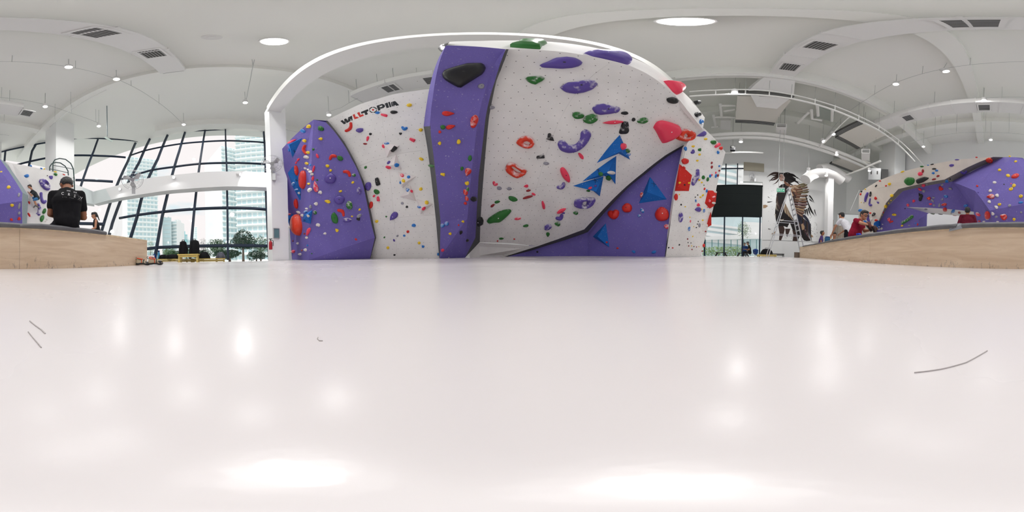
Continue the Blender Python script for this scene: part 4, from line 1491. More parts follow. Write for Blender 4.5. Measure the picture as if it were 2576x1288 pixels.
SHAPED = [('out', 'k', [(1112.2, 186.8), (1117.4, 177.8), (1145.5, 168.8), (1177.1, 160.2), (1215.3, 159.8), (1221.6, 171.0), (1215.3, 185.7), (1188.3, 202.6), (1159.1, 221.0), (1151.2, 219.4), (1132.0, 209.3), (1115.2, 198.1)], 'big'),
 ('out', 'k', [(1102.8, 122.6), (1114.0, 114.3), (1128.7, 110.3), (1121.9, 114.8), (1114.0, 132.3), (1108.4, 129.4)], ''),
 ('out', 'k', [(1191.2, 547.8), (1200.7, 542.2), (1213.1, 546.7), (1216.9, 554.6), (1215.3, 563.6), (1207.5, 568.1), (1196.2, 564.7), (1192.8, 555.7)], ''),
 ('out', 'g', [(1282.9, 118.7), (1295.7, 115.6), (1305.9, 113.9), (1304.6, 108.5), (1309.3, 105.4), (1319.6, 104.0), (1340.1, 104.0), (1360.6, 104.9), (1371.7, 107.1), (1375.1, 110.5), (1367.4, 114.8), (1358.9, 117.0), (1361.5, 124.2), (1336.7, 122.8), (1309.3, 121.1)], 'big'),
 ('out', 'v', [(1357.2, 164.3), (1364.0, 160.0), (1377.7, 154.9), (1396.5, 145.5), (1422.1, 143.0), (1442.6, 145.5), (1456.3, 151.5), (1464.5, 160.0), (1456.3, 166.9), (1439.2, 171.2), (1413.6, 173.2), (1384.5, 171.2), (1364.0, 170.3)], 'big'),
 ('out', 'g', [(1321.3, 198.0), (1326.4, 193.4), (1341.8, 191.7), (1358.9, 190.8), (1369.1, 194.2), (1370.0, 198.5), (1363.2, 204.5), (1346.9, 213.0), (1336.7, 210.5), (1327.3, 205.3)], '*'),
 ('out', 'v', [(1408.8, 220.7), (1415.3, 213.9), (1422.1, 208.7), (1444.3, 207.0), (1473.4, 201.4), (1493.9, 204.1), (1503.3, 212.2), (1490.4, 225.0), (1469.9, 232.7), (1447.7, 236.1), (1427.2, 233.5), (1417.0, 228.4)], 'big*'),
 ('out', 'v', [(1469.1, 133.6), (1481.9, 131.5), (1500.6, 131.9), (1528.5, 131.5), (1551.8, 136.1), (1568.1, 142.4), (1577.0, 152.9), (1581.0, 163.6), (1565.8, 160.4), (1551.8, 157.6), (1516.9, 148.2), (1488.9, 141.7)], 'big'),
 ('out', 'r', [(1668.8, 204.2), (1696.3, 207.2), (1707.9, 213.5), (1713.8, 220.5), (1711.4, 228.6), (1702.1, 238.4), (1692.8, 232.1)], 'pinkred'),
 ('out', 'v', [(1489.4, 274.1), (1492.4, 267.1), (1500.6, 261.9), (1516.9, 260.1), (1540.2, 267.1), (1556.5, 268.2), (1558.8, 275.2), (1554.2, 282.9), (1533.2, 286.9), (1509.9, 289.2), (1497.1, 285.7)], 'big*'),
 ('out', 'k', [(1565.8, 305.5), (1577.5, 304.4), (1579.3, 313.7), (1579.8, 332.3), (1575.1, 337.0), (1561.2, 337.4), (1556.5, 334.6), (1560.0, 320.7)], '*'),
 ('out', 'p', [(1643.2, 320.7), (1647.4, 311.3), (1653.2, 305.5), (1663.7, 302.0), (1677.7, 304.8), (1691.6, 309.0), (1705.6, 314.8), (1711.4, 330.0), (1703.3, 341.6), (1687.0, 352.1), (1666.0, 360.3), (1659.0, 348.6), (1650.9, 332.3)], 'big'),
 ('ring', 'o', [(1696.8, 347.5), (1703.3, 339.3), (1711.4, 327.7), (1719.6, 323.0), (1733.6, 324.2), (1747.1, 332.3), (1745.7, 344.0), (1735.9, 352.1), (1719.6, 355.1), (1705.6, 352.1)], [(1717.3, 336.5), (1719.6, 332.8), (1725.4, 335.8), (1730.1, 341.2), (1728.4, 344.4), (1723.1, 342.8)]),
 ('out', 'v', [(1751.7, 342.6), (1760.4, 336.5), (1770.8, 329.5), (1776.7, 333.5), (1776.9, 338.1), (1770.8, 343.3), (1762.7, 343.5)], ''),
 ('ring', 'o', [(1298.2, 359.0), (1301.0, 352.0), (1308.7, 345.0), (1319.6, 341.3), (1328.9, 341.3), (1338.2, 346.6), (1343.7, 354.4), (1344.5, 362.1), (1338.2, 370.7), (1328.9, 374.2), (1319.6, 373.0), (1310.3, 369.1), (1301.0, 363.7)], [(1316.8, 358.2), (1320.4, 356.2), (1325.8, 355.6), (1332.0, 357.8), (1333.6, 361.4), (1329.7, 364.5), (1324.3, 363.4), (1319.6, 361.4)]),
 ('out', 'k', [(1377.1, 345.0), (1378.2, 336.5), (1381.0, 334.5), (1384.5, 334.9), (1388.7, 341.9), (1391.8, 348.2), (1394.2, 354.7), (1384.8, 353.6), (1372.7, 349.4)], '*'),
 ('ring', 'o', [(1270.7, 425.8), (1271.8, 418.0), (1276.1, 410.3), (1283.9, 407.2), (1291.6, 408.7), (1299.4, 414.2), (1308.7, 419.9), (1321.2, 423.5), (1325.2, 429.7), (1321.9, 437.5), (1313.4, 442.9), (1301.7, 448.3), (1293.2, 446.0), (1283.9, 440.6), (1273.8, 432.8)], [(1286.7, 418.8), (1290.9, 418.0), (1299.4, 424.3), (1308.7, 429.7), (1310.0, 432.8), (1305.6, 433.9), (1297.9, 430.5), (1290.1, 424.3)]),
 ('out', 'g', [(1224.4, 555.9), (1228.5, 548.6), (1244.0, 538.0), (1257.0, 530.7), (1268.5, 527.4), (1279.9, 525.8), (1287.7, 528.2), (1283.9, 534.8), (1278.2, 541.3), (1268.5, 550.2), (1258.7, 557.6), (1240.7, 558.9), (1229.3, 561.7)], 'big'),
 ('spine', 'v', [(1413.9, 362.5, 11.4), (1417.9, 369.1, 12.7), (1431.0, 374.8, 11.1), (1445.6, 373.9, 9.5), (1460.3, 365.0, 9.5), (1470.1, 351.1, 11.1), (1473.3, 338.9, 13.4)], 'big*'),
 ('ring', 'v', [(1443.3, 514.3), (1445.0, 505.4), (1449.2, 499.5), (1458.0, 496.6), (1472.8, 496.0), (1493.4, 496.3), (1497.5, 498.8), (1496.7, 504.7), (1491.9, 512.0), (1483.1, 518.7), (1475.7, 521.6), (1465.4, 522.5), (1452.1, 521.9), (1445.0, 519.4)], [(1465.4, 509.1), (1468.3, 505.4), (1473.5, 504.7), (1475.7, 507.6), (1475.0, 512.8), (1470.6, 516.5), (1466.9, 515.0)]),
 ('spine', 'v', [(1754.7, 428.9, 4.2), (1754.9, 437.5, 4.5), (1754.0, 444.1, 5.5), (1748.1, 450.7, 6.9), (1744.4, 458.6, 5.8), (1743.5, 462.6, 4.5)], '*'),
 ('spine', 'v', [(2182.3, 486.1, 2.9), (2179.7, 493.4, 3.7), (2177.1, 501.3, 2.9), (2176.8, 505.9, 2.4)], ''),
 ('spine', 'v', [(2189.1, 500.0, 1.7), (2187.6, 507.9, 2.1), (2187.0, 513.2, 2.1), (2190.3, 516.5, 3.4), (2192.0, 515.8, 2.4)], ''),
 ('spine', 'v', [(2183.7, 538.9, 2.1), (2182.7, 547.5, 3.4), (2185.6, 555.4, 2.6), (2187.6, 560.0, 1.8)], ''),
 ('spine', 'g', [(2270.8, 560.0, 4.0), (2278.7, 556.1, 3.7), (2287.3, 550.1, 4.0), (2293.9, 544.9, 4.5)], '*'),
 ('out', 'k', [(2304.5, 453.2), (2307.2, 450.4), (2316.3, 447.3), (2326.1, 444.5), (2337.6, 447.3), (2333.8, 451.5), (2323.3, 458.2), (2310.0, 462.9), (2305.9, 459.6)], 'big'),
 ('out', 'k', [(2311.9, 485.3), (2314.9, 487.8), (2319.8, 488.5), (2322.2, 492.7), (2319.8, 500.4), (2317.0, 506.0), (2312.1, 505.7), (2313.3, 496.2)], ''),
 ('ring', 'v', [(97.6, 457.1), (99.2, 451.5), (104.1, 449.0), (110.4, 450.4), (117.4, 455.7), (124.4, 465.5), (126.2, 473.9), (123.7, 478.8), (118.1, 479.7), (110.4, 476.0), (102.7, 468.3)], [(113.9, 462.0), (116.3, 461.0), (120.2, 464.8), (121.3, 467.6), (118.8, 467.2), (115.3, 464.8)]),
 ('spine', 'v', [(103.2, 487.1, 3.9), (103.7, 496.2, 3.4), (106.2, 506.0, 4.2), (110.4, 508.8, 4.8), (113.9, 506.7, 3.6)], ''),
 ('spine', 'v', [(96.4, 513.0, 3.4), (99.5, 522.1, 4.2), (99.0, 531.2, 4.8), (97.8, 538.9, 3.9)], '*')]
VOLUMES = [
 ('b', [(760.2, 347.5), (723.6, 362.3), (735.9, 397.4)], (727.3, 363.8), 0.16, 'blue triangular volume marked with a cross high on the bright face of the purple prism'),
 ('b', [(737.6, 418.1), (723.6, 435.3), (734.7, 467.1), (745.7, 487.7), (764.9, 528.3), (758.3, 477.4), (748.0, 442.0)], (739.8, 459.7), 0.14, 'long blue wedge volume down the bright face of the purple prism'),
 ('b', [(785.9, 528.3), (781.5, 563.3), (760.5, 557.1), (763.4, 539.4)], (773.0, 541.6), 0.16, 'blue pyramid volume at the ridge of the purple prism, half height'),
 ('b', [(734.7, 537.1), (723.6, 541.6), (723.6, 554.1), (728.0, 567.4), (740.6, 545.3)], (726.3, 552.6), 0.14, 'small blue volume on the outer rim of the purple prism near the tall orange hold'),
 ('W', [(960.9, 358.4), (1005.0, 366.1), (972.8, 396.6)], (980.5, 377.5), 0.14, 'white pyramid volume, topmost of the five on the lettered wall'),
 ('W', [(996.5, 386.8), (968.8, 419.4), (1009.8, 429.2)], (990.8, 414.2), 0.14, 'white pyramid volume, second from the top on the lettered wall'),
 ('W', [(1001.4, 432.9), (1046.1, 443.6), (1012.9, 473.9)], (1011.1, 463.6), 0.14, 'white pyramid volume, third from the top on the lettered wall'),
 ('W', [(1032.3, 466.2), (1006.1, 495.4), (1047.5, 506.4)], (1027.9, 488.9), 0.14, 'white pyramid volume, fourth from the top on the lettered wall'),
 ('W', [(1047.5, 501.1), (1088.8, 512.9), (1058.0, 539.3)], (1061.6, 522.9), 0.16, 'white pyramid volume, lowest of the five on the lettered wall'),
 ('b', [(1558.9, 339.4), (1501.1, 410.3), (1556.5, 386.5), (1584.8, 401.7)], (1560.6, 381.3), 0.22, 'blue arrow-shaped volume, upper of three on the white overhang'),
 ('b', [(1550.3, 392.4), (1464.9, 456.6), (1504.3, 447.3), (1519.8, 442.4), (1538.5, 450.6), (1548.3, 464.1)], (1528.8, 433.4), 0.2, 'blue arrow-shaped volume in the middle of three on the white overhang'),
 ('b', [(1518.2, 444.0), (1441.6, 467.7), (1492.9, 480.7), (1508.9, 494.1)], (1499.8, 482.0), 0.2, 'blue arrow-shaped volume, lowest of three on the white overhang'),
 ('b', [(1635.0, 444.9), (1677.4, 501.7), (1607.4, 511.6)], (1627.7, 483.3), 0.3, 'large blue pyramid volume high on the purple wall below the overhang'),
 ('b', [(1524.0, 561.8), (1532.8, 622.2), (1491.6, 595.4)], (1503.0, 595.4), 0.25, 'blue pyramid volume low on the purple wall below the overhang'),
 ('r', [(1709.1, 412.4), (1740.8, 440.8), (1732.9, 480.6), (1697.3, 480.6)], (1707.2, 470.5), 0.12, 'flat red five-sided volume with yellow holds on the white wall by the tall window'),
 ('r', [(1781.0, 478.9), (1792.2, 479.3), (1803.0, 485.3), (1800.8, 506.4), (1796.2, 518.3), (1785.6, 525.1), (1773.1, 511.3)], (1792.2, 505.1), 0.2, 'red boulder-like volume with pink holds on the outer edge of the white wall'),
 ('r', [(1789.3, 531.2), (1789.8, 566.5), (1780.6, 571.1), (1778.3, 564.5), (1784.3, 543.4)], (1785.6, 553.9), 0.14, 'dark red volume tucked behind the outer edge of the white wall'),
 ('b', [(2197.8, 564.7), (2198.8, 560.0), (2209.4, 554.8), (2229.9, 566.0), (2216.0, 580.5), (2202.1, 582.1)], (2208.1, 567.3), 0.2, 'big blue pyramid volume straddling the edge strip of the rear climbing wall')]
# ================================================================== hold builders
HC = {'r': ('red', srgb(214, 42, 34)), 'p': ('pink', srgb(238, 62, 92)), 'y': ('yellow', srgb(238, 200, 40)), 'g': ('green', srgb(40, 112, 44)),
      'b': ('blue', srgb(38, 120, 200)), 'k': ('black', srgb(30, 31, 33)), 'w': ('white', srgb(226, 220, 214)), 'v': ('violet', srgb(92, 74, 158)),
      'l': ('grey', srgb(150, 150, 160)), 'o': ('orange-red', srgb(222, 60, 30)), 'd': ('dark red', srgb(150, 38, 44)), 'j': ('grey-green', srgb(130, 142, 128)),
      'W': ('white', (0.78, 0.73, 0.73))}
BOLT = mat('bolt_socket', (0.03, 0.03, 0.03), rough=0.5)
CHALK = mat('chalk_dot', (0.85, 0.83, 0.82), rough=0.9)
RECS = []                      # everything that gets a label later


def outline(kind, x, y, l, w, ang, seed):
    """the hold's outline in photo pixels, anticlockwise"""
    r = random.Random(seed)
    n = 22; a = math.radians(ang); ca, sa = math.cos(a), -math.sin(a)
    ph = [r.random() * 6.28 for _ in range(3)]
    pts = []
    for i in range(n):
        t = 2 * math.pi * i / n
        c, s = math.cos(t), math.sin(t)
        if kind == 't':
            px, py = c, s * (abs(math.sin(t / 2)) ** 0.9) * 1.25
            px = -px
            px -= 0.0
        elif kind == 'lens':
            px, py = c, s * abs(s) ** 0.6
        elif kind == 'trap':
            k = 1 / max(abs(c), abs(s)) ** 0.82
            px, py = c * k * 0.92, s * k * 0.92
            py *= 0.86 + 0.2 * px
        elif kind == 'cup':
            px, py = c, s
            b = math.exp(-((t - 1.9 - 0.4 * r.random() * 0) / 0.35) ** 2)
            px *= 1 - 0.42 * b; py *= 1 - 0.42 * b
        else:
            px, py = c, s
        amp = 0.05 if kind in 'ed' else 0.03
        k = 1 + amp * math.sin(2 * t + ph[0]) + amp * 0.8 * math.sin(3 * t + ph[1]) + amp * 0.4 * math.sin(5 * t + ph[2])
        px *= k * l / 2; py *= k * w / 2
        pts.append((x + px * ca - py * sa, y + px * sa + py * ca))
    return pts


def frame_at(px, py, only=None):
    h = first_hit(px, py, only)
    if h is None:
        return None
    return h                    # (dist, point, normal, owner)


def onplane(px, py, p, n, off=0.0):
    d = ray(px, py)
    return CPOS + d * ((p + n * off - CPOS).dot(n) / d.dot(n))


def blob(Q, n, depth, seed, flat=0.0, craggy=0.0):
    r = random.Random(seed)
    c = sum(Q, V3()) / len(Q)
    prof = [(1.0, -0.02), (1.0, 0.18), (0.95, 0.5), (0.82, 0.78), (0.58, 0.95), (0.28, 1.0)]
    lean = V3((r.uniform(-1, 1), r.uniform(-1, 1), r.uniform(-.3, 1))) * 0.12
    vs, m = [], len(Q)
    size = max((q - c).length for q in Q)
    for k, (s, h) in enumerate(prof):
        for q in Q:
            p = c + (q - c) * s + n * (h * depth)
            if k > 1:
                p = p + (lean - n * lean.dot(n)) * size * h * 0.8
                if craggy:
                    w = mnoise.noise(p * (2.2 / size) + V3((seed % 97, 0, 0)))
                    p = p + n * (w * depth * craggy)
            vs.append(p)
    top = c + n * depth + (lean - n * lean.dot(n)) * size * 0.8
    vs.append(top)
    fs = []
    for k in range(len(prof) - 1):
        fs += [(k * m + i, k * m + (i + 1) % m, (k + 1) * m + (i + 1) % m, (k + 1) * m + i) for i in range(m)]
    k = len(prof) - 1
    fs += [(k * m + i, k * m + (i + 1) % m, k * m + m) for i in range(m)]
    fs.append(tuple(range(m))[::-1])
    return vs, fs, top


def ring_mesh(Qo, Qi, n, depth):
    m = len(Qo)
    prof = [(0, -0.02), (0, 0.2), (0.06, 0.55), (0.2, 0.85), (0.42, 1.0), (0.66, 0.92), (0.85, 0.65), (0.96, 0.3), (1.0, 0.02)]
    vs = []
    for s, h in prof:
        vs += [Qo[i].lerp(Qi[i], s) + n * (h * depth) for i in range(m)]
    fs = []
    for k in range(len(prof) - 1):
        fs += [(k * m + i, k * m + (i + 1) % m, (k + 1) * m + (i + 1) % m, (k + 1) * m + i) for i in range(m)]
    return vs, fs


def spine_mesh(sp, p, n, depthk=0.85):
    """a bent sausage: sp = [(x, y, r)] in pixels"""
    S = []
    for i in range(len(sp) - 1):
        for k in range(4):
            f = k / 4
            x = sp[i][0] * (1 - f) + sp[i + 1][0] * f; y = sp[i][1] * (1 - f) + sp[i + 1][1] * f
            S.append([x, y, sp[i][2] * (1 - f) + sp[i + 1][2] * f])
    S.append(list(sp[-1]))
    for _ in range(2):                                  # soften corners
        S = [S[0]] + [[(S[i - 1][j] + 2 * S[i][j] + S[i + 1][j]) / 4 for j in range(3)] for i in range(1, len(S) - 1)] + [S[-1]]
    def ext(a, b):
        dx, dy = a[0] - b[0], a[1] - b[1]; L = math.hypot(dx, dy) or 1
        return dx / L, dy / L
    d0 = ext(S[0], S[1]); d1 = ext(S[-1], S[-2]); r0, r1 = S[0][2], S[-1][2]
    head = [[S[0][0] + d0[0] * r0 * math.sin(a), S[0][1] + d0[1] * r0 * math.sin(a), r0 * math.cos(a)] for a in (1.5, 1.1, 0.7, 0.35)]
    tail = [[S[-1][0] + d1[0] * r1 * math.sin(a), S[-1][1] + d1[1] * r1 * math.sin(a), r1 * math.cos(a)] for a in (0.35, 0.7, 1.1, 1.5)]
    S = head + S + tail
    K = 8; vs = []
    for i, (x, y, r) in enumerate(S):
        a = S[max(0, i - 1)]; b = S[min(len(S) - 1, i + 1)]
        dx, dy = b[0] - a[0], b[1] - a[1]; L = math.hypot(dx, dy) or 1
        nx, ny = -dy / L, dx / L
        L_ = onplane(x + nx * r, y + ny * r, p, n); R_ = onplane(x - nx * r, y - ny * r, p, n)
        c = (L_ + R_) / 2; hw = (L_ - R_) / 2
        for k in range(K + 1):
            t = math.pi * k / K
            vs.append(c + hw * math.cos(t) + n * (hw.length * depthk * math.sin(t)))
    fs = []
    for i in range(len(S) - 1):
        fs += [(i * (K + 1) + k, i * (K + 1) + k + 1, (i + 1) * (K + 1) + k + 1, (i + 1) * (K + 1) + k) for k in range(K)]
        fs.append((i * (K + 1), (i + 1) * (K + 1), (i + 1) * (K + 1) + K, i * (K + 1) + K))
    return vs, fs


def finish_hold(vs, fs, col, chalk, top, n, size_px, px, py, shape, owner, seed, rad):
    small = size_px < 8.8  # holds that look small are named apart by size, not by use for feet
    nm = 'minihold' if small else 'climbing_hold'
    mbx = MB().add(vs, fs)
    c = sum(vs, V3()) / len(vs)
    o = mbx.build(nm, hold_mat(HC[col][0], HC[col][1], chalk), origin=c, smooth=60)
    if size_px > 13 and top is not None:
        s = MB(); rr = min(0.02, rad * 0.12)
        s.disc(top + n * 0.0015, n, rr, 8)
        s.build('bolt', CHALK if (seed % 3 == 0 and col != 'w') else BOLT, o)
    RECS.append(dict(o=o, px=px, py=py, size=size_px, color=HC[col][0], shape=shape, owner=owner, chalk=chalk, kind=nm))
    return o


# ---- volumes first: they carry holds themselves
VOLM = {'b': wall_paint('blue_volume_paint', srgb(28, 104, 186), chalk=0.3), 'r': wall_paint('red_volume_paint', srgb(205, 44, 36), chalk=0.2), 'W': wall_paint('white_volume_paint', (0.80, 0.745, 0.735))}
INK = mat('black_marker_ink', (0.01, 0.012, 0.02), rough=0.8)
vol_tris = []
for col, ol, ap, h, lab in VOLUMES:
    base = first_hit(*[sum(q[i] for q in ol) / len(ol) for i in (0, 1)]) or first_hit(*ap) or first_hit(*ol[0])
    for q in ol:
        if base is None: base = first_hit(*q)
    p0, n0, own = base[1], base[2], base[3]
    if 'rear' in lab: own = O_RP
    Q = [onplane(x, y, p0, n0, 0.004) for x, y in ol]
    d = ray(*ap)
    a0 = onplane(ap[0], ap[1], p0, n0)
    A_ = a0 - d * (h / abs(d.dot(n0)))
    m = len(Q)
    mbx = MB().add(Q + [A_], [(i, (i + 1) % m, m) for i in range(m)] + [tuple(range(m))[::-1]])
    o = mbx.build('climbing_volume', VOLM[col])
    for i in range(m):
        vol_tris.append((own, Q[i], Q[(i + 1) % m], A_))
    tag(o, lab, 'volume', {'b': 'blue triangular volumes', 'r': 'red volumes', 'W': 'white pyramid volumes'}[col])
    o['own'] = own
    RECS.append(dict(o=o, px=ap[0], py=ap[1], size=30, color=HC[col][0], shape='volume', owner=own, chalk=False, kind='volume', fixed=lab))
TRIS += vol_tris
VOLS = {tuple(v[2]): RECS[i]['o'] for i, v in enumerate(VOLUMES)}


def ink_cross(vol_i, px, py, s):
    vo = RECS[vol_i]['o']
    for (x0, y0), (x1, y1) in (((px - s, py - s * .3), (px + s, py + s * .3)), ((px - s * .15, py - s), (px + s * .1, py + s))):
        h = first_hit((x0 + x1) / 2, (y0 + y1) / 2)
        if not h: continue
        a = onplane(x0, y0, h[1], h[2], 0.003); b = onplane(x1, y1, h[1], h[2], 0.003)
        MB().bar(a, b, 0.012, 0.003, h[2]).build('cross_stroke', INK, vo)


for vi, x, y, s in ((0, 740.5, 380.5, 4.5), (1, 746, 453.5, 3.5), (1, 755, 489, 3.5), (2, 766, 554, 3), (10, 1505, 427.5, 6), (11, 1497, 454, 6.5), (12, 1645, 462.5, 6.5)):
    ink_cross(vi, x, y, s)

# ---- holds by outline
seed = 0
for kind, col, pts, ex in SHAPED:
    seed += 1
    cx = sum(p[0] for p in pts) / len(pts); cy = sum(p[1] for p in pts) / len(pts)
    h = frame_at(cx, cy)
    if h is None:
        for q in pts:
            h = frame_at(q[0], q[1])
            if h: break
    if h is None: continue
    p, n, own = h[1], h[2], h[3]
    chalk = isinstance(ex, str) and '*' in ex
    c2 = 'p' if (isinstance(ex, str) and 'pinkred' in ex) else col
    span = max(max(q[0] for q in pts) - min(q[0] for q in pts), max(q[1] for q in pts) - min(q[1] for q in pts))
    if kind == 'spine':
        vs, fs = spine_mesh(pts, p, n)
        finish_hold(vs, fs, col, chalk, None, n, span, cx, cy, 'curved' if len(pts) < 6 else 'kidney-shaped', own, seed, 0.1)
        continue
    # densify the outline so that it bends softly
    def dens(L, k=26):
        per = [0]
        for i in range(len(L)):
            a, b = L[i], L[(i + 1) % len(L)]
            per.append(per[-1] + math.hypot(b[0] - a[0], b[1] - a[1]))
        out = []
        for j in range(k):
            s = per[-1] * j / k
            i = max(i_ for i_ in range(len(L)) if per[i_] <= s)
            a, b = L[i], L[(i + 1) % len(L)]
            f = (s - per[i]) / max(1e-6, per[i + 1] - per[i])
            out.append((a[0] + (b[0] - a[0]) * f, a[1] + (b[1] - a[1]) * f))
        return out
    P = dens(pts, 30)
    Q = [onplane(x, y, p, n) for x, y in P]
    c3 = sum(Q, V3()) / len(Q)
    rmin = sorted((q - c3).length for q in Q)[len(Q) // 5]
    if kind == 'ring':
        I = dens(ex, 30)
        k0 = min(range(30), key=lambda k: sum((math.atan2(P[(i)][1] - cy, P[i][0] - cx) - math.atan2(I[(i + k) % 30][1] - cy, I[(i + k) % 30][0] - cx) + 9.42) % 6.283 - 3.14 > 0.6 for i in range(30)) +
                 sum(math.hypot(P[i][0] - I[(i + k) % 30][0], P[i][1] - I[(i + k) % 30][1]) for i in range(30)) / 1000)
        Qi = [onplane(*I[(i + k0) % 30], p, n) for i in range(30)]
        vs, fs = ring_mesh(Q, Qi, n, rmin * 0.62)
        finish_hold(vs, fs, col, True, None, n, span, cx, cy, 'ring', own, seed, rmin)
    else:
        if col in 'gk' and 'big' not in ex: dk, cr = 0.75, 0.28
        else: dk, cr = 0.62, 0.0
        vs, fs, top = blob(Q, n, rmin * dk, seed, craggy=cr)
        finish_hold(vs, fs, c2, chalk, top, n, span, cx, cy, 'big' if 'big' in ex else 'chunky', own, seed, rmin)

# ---- holds by simple shape
for ln in HOLDS.split('\n'):
    seed += 1
    f = ln.split(',')
    x, y, l, w, ang = map(float, f[:5]); kind, col = f[5], f[6]
    chalk = col.endswith('*'); col = col[0]
    h = frame_at(x, y)
    if h is None:
        for dx, dy in ((-3, 0), (3, 0), (0, 3), (0, -3), (-7, 0), (7, 0), (0, 7), (-11, 3), (11, 3), (-7, 9), (7, 9)):
            h = frame_at(x + dx, y + dy)
            if h: break
    if h is None:
        print('no surface for', ln); continue
    p, n, own = h[1], h[2], h[3]
    if ray(x, y).dot(n) > -0.06:          # grazing: turn the seat a little toward the open side
        n = (n - ray(x, y) * 0.25).normalized()
    if kind.startswith('bean'):
        a = math.radians(ang); ca, sa = math.cos(a), -math.sin(a); bow = (-0.18 if kind.endswith('-') else 0.18) * l
        r = w / 2 * 0.92; hl = max(l / 2 - r, r * 0.3); sp = []
        for k in range(5):
            t = -1 + k / 2
            ux, uy = t * hl, bow * (1 - t * t) - bow * 0.5
            sp.append((x + ux * ca - uy * sa, y + ux * sa + uy * ca, r * (1.0 - 0.16 * abs(t))))
        vs, fs = spine_mesh(sp, p, n)
        finish_hold(vs, fs, col, chalk, None, n, l, x, y, 'bean-shaped', own, seed, 0.05)
        continue
    P = outline(kind, x, y, l, w, ang, seed)
    Q = [onplane(a, b, p, n) for a, b in P]
    c3 = sum(Q, V3()) / len(Q)
    rr = sorted((q - c3).length for q in Q)
    rmin = rr[len(rr) // 5]
    if rr[-1] > 6 * max(rmin, 1e-4):       # very oblique seat: keep a sane size
        s0 = (p - CPOS).length * math.radians(360 / W)
        xx = V3((0, 0, 1)).cross(n).normalized(); yy = n.cross(xx)
        Q = [p + xx * ((a - x) * s0) + yy * ((y - b) * s0) for a, b in P]
        c3 = sum(Q, V3()) / len(Q); rr = sorted((q - c3).length for q in Q); rmin = rr[len(rr) // 5]
    dk = {'y': 0.75, 'w': 0.7, 'k': 0.75, 'g': 0.7}.get(col, 0.72)
    cr = 0.25 if (kind in ('trap',) or col in 'gkl') and w > 6 else 0.0
    vs, fs, top = blob(Q, n, rmin * dk, seed, craggy=cr)
    shp = {'e': 'oval' if l / w > 1.25 else 'round', 't': 'teardrop', 'trap': 'blocky', 'cup': 'notched', 'lens': 'spindle-shaped', 'd': 'dimpled'}[kind]
    if shp == 'oval' and l / w > 2: shp = 'long'
    o = finish_hold(vs, fs, col, chalk, top, n, l, x, y, shp, own, seed, rmin)
    if kind == 'd':
        MB().disc(top + n * 0.002, n, rmin * 0.33, 10).build('pocket', hold_mat('dark_pocket', tuple(c * 0.35 for c in HC[col][1]), False), o)
# ================================================================== ceiling services
LENS = mat('lit_lamp_lens', (1, 0.97, 0.94), rough=0.5, emit=(1.0, 0.95, 0.93), estr=9.0)
HOUSE = mat('white_lamp_housing', (0.80, 0.80, 0.79), rough=0.4)


def lamp(px, py, z, lab, watts=1.0, tilt=(0, 0), ceil=CZ, r=0.105, spread=180):
    c = PZ(px, py, z)
    root = thing('pendant_lamp', c, lab, 'lamp', 'ceiling downlights')
    ax = V3((tilt[0], tilt[1], 1)).normalized()
    MB().cyl(c, c + ax * 0.24, r, 16, 0).build('housing', HOUSE, root, smooth=True)
    MB().disc(c - ax * 0.004, -ax, r * 0.88, 16).build('lens', LENS, root)
    if ceil > z + 0.3:
        MB().cyl(c + ax * 0.24, V3((c.x, c.y, ceil)), 0.009, 6).build('rod', ROD, root)
    l = bpy.data.lights.new('lamp_light', 'AREA'); l.shape = 'DISK'; l.size = r * 1.7
    l.energy = LAMP_W * watts; l.color = LAMP_COL; l.spread = math.radians(spread)
    o = bpy.data.objects.new('lamp_light', l); COL.objects.link(o); o.parent = root
    o.location = -ax * 0.012
    o.rotation_mode = 'QUATERNION'; o.rotation_quaternion = ax.to_track_quat('Z', 'Y')
    return c


lamp(690, 105, 9.7, 'round downlight nearest above the camera on the glazed side', 2.3, r=0.24, spread=120)
lamp(1725, 55, 9.8, 'round downlight almost overhead, toward the white overhang', 3.0, r=0.26, spread=140)
a1 = lamp(172.7, 169, 9.0, 'bright pendant downlight above the seated man in black', 0.9)
a2 = lamp(293, 199.5, 9.0, 'bright pendant downlight on the same conduit, beside the hanging sign pole', 1.1)
a3 = lamp(113.8, 268.3, 8.7, 'pendant downlight above the square vents of the rear duct', 1)
lamp(248.5, 317.5, 8.5, 'small pendant downlight low in front of the corner glass', 1.6)
a4 = lamp(462, 313.5, 9.0, 'pendant downlight against the top edge of the glass facade', 1.8)
lamp(617, 258.4, 9.0, 'pendant downlight left of the white column, near the glass facade', 1.4)
lamp(827.4, 289.4, 8.2, 'pendant downlight hanging behind the lettered climbing wall', 1.8)
a5 = lamp(2253.7, 212, 9.0, 'bright pendant downlight on the conduit over the rear bench', 0.8)
lamp(2380, 180, 9.0, 'tilted pendant spot showing its white housing, over the rear bench', 0.8, tilt=(0.25, 0.35))
a6 = lamp(2475, 252.5, 8.8, 'pendant downlight directly over a square vent of the rear duct', 0.6)
lamp(2229, 316.8, 8.7, 'pendant downlight at the far end of the rear duct', 1)
lamp(2492.5, 352, 8.0, 'small pendant downlight over the purple rear prism', 1)
lamp(2323, 369, 8.2, 'small pendant downlight over the cream rear wall', 1)
lamp(1848, 232.5, 7.7, 'bright downlight under the pipe rail toward the tall window', 1.4)
lamp(2097, 338, 7.6, 'upper of two spots on the pole between the hanging ceiling boards', 0.9, tilt=(0.3, 0.2))
lamp(2072, 355.5, 7.4, 'lower of two spots on the pole between the hanging ceiling boards', 0.9, tilt=(0.3, 0.2))
lamp(1863.8, 357, 7.0, 'pendant downlight in front of the tall window', 2.0, ceil=CZ)
lamp(2105, 389.5, 6.9, 'small downlight under the thick pair of pipes', 0.8, ceil=7.5)
lamp(2033, 430.5, 5.6, 'spotlight above the painted mural', 2.8, tilt=(-0.5, 0.0), ceil=CZ)
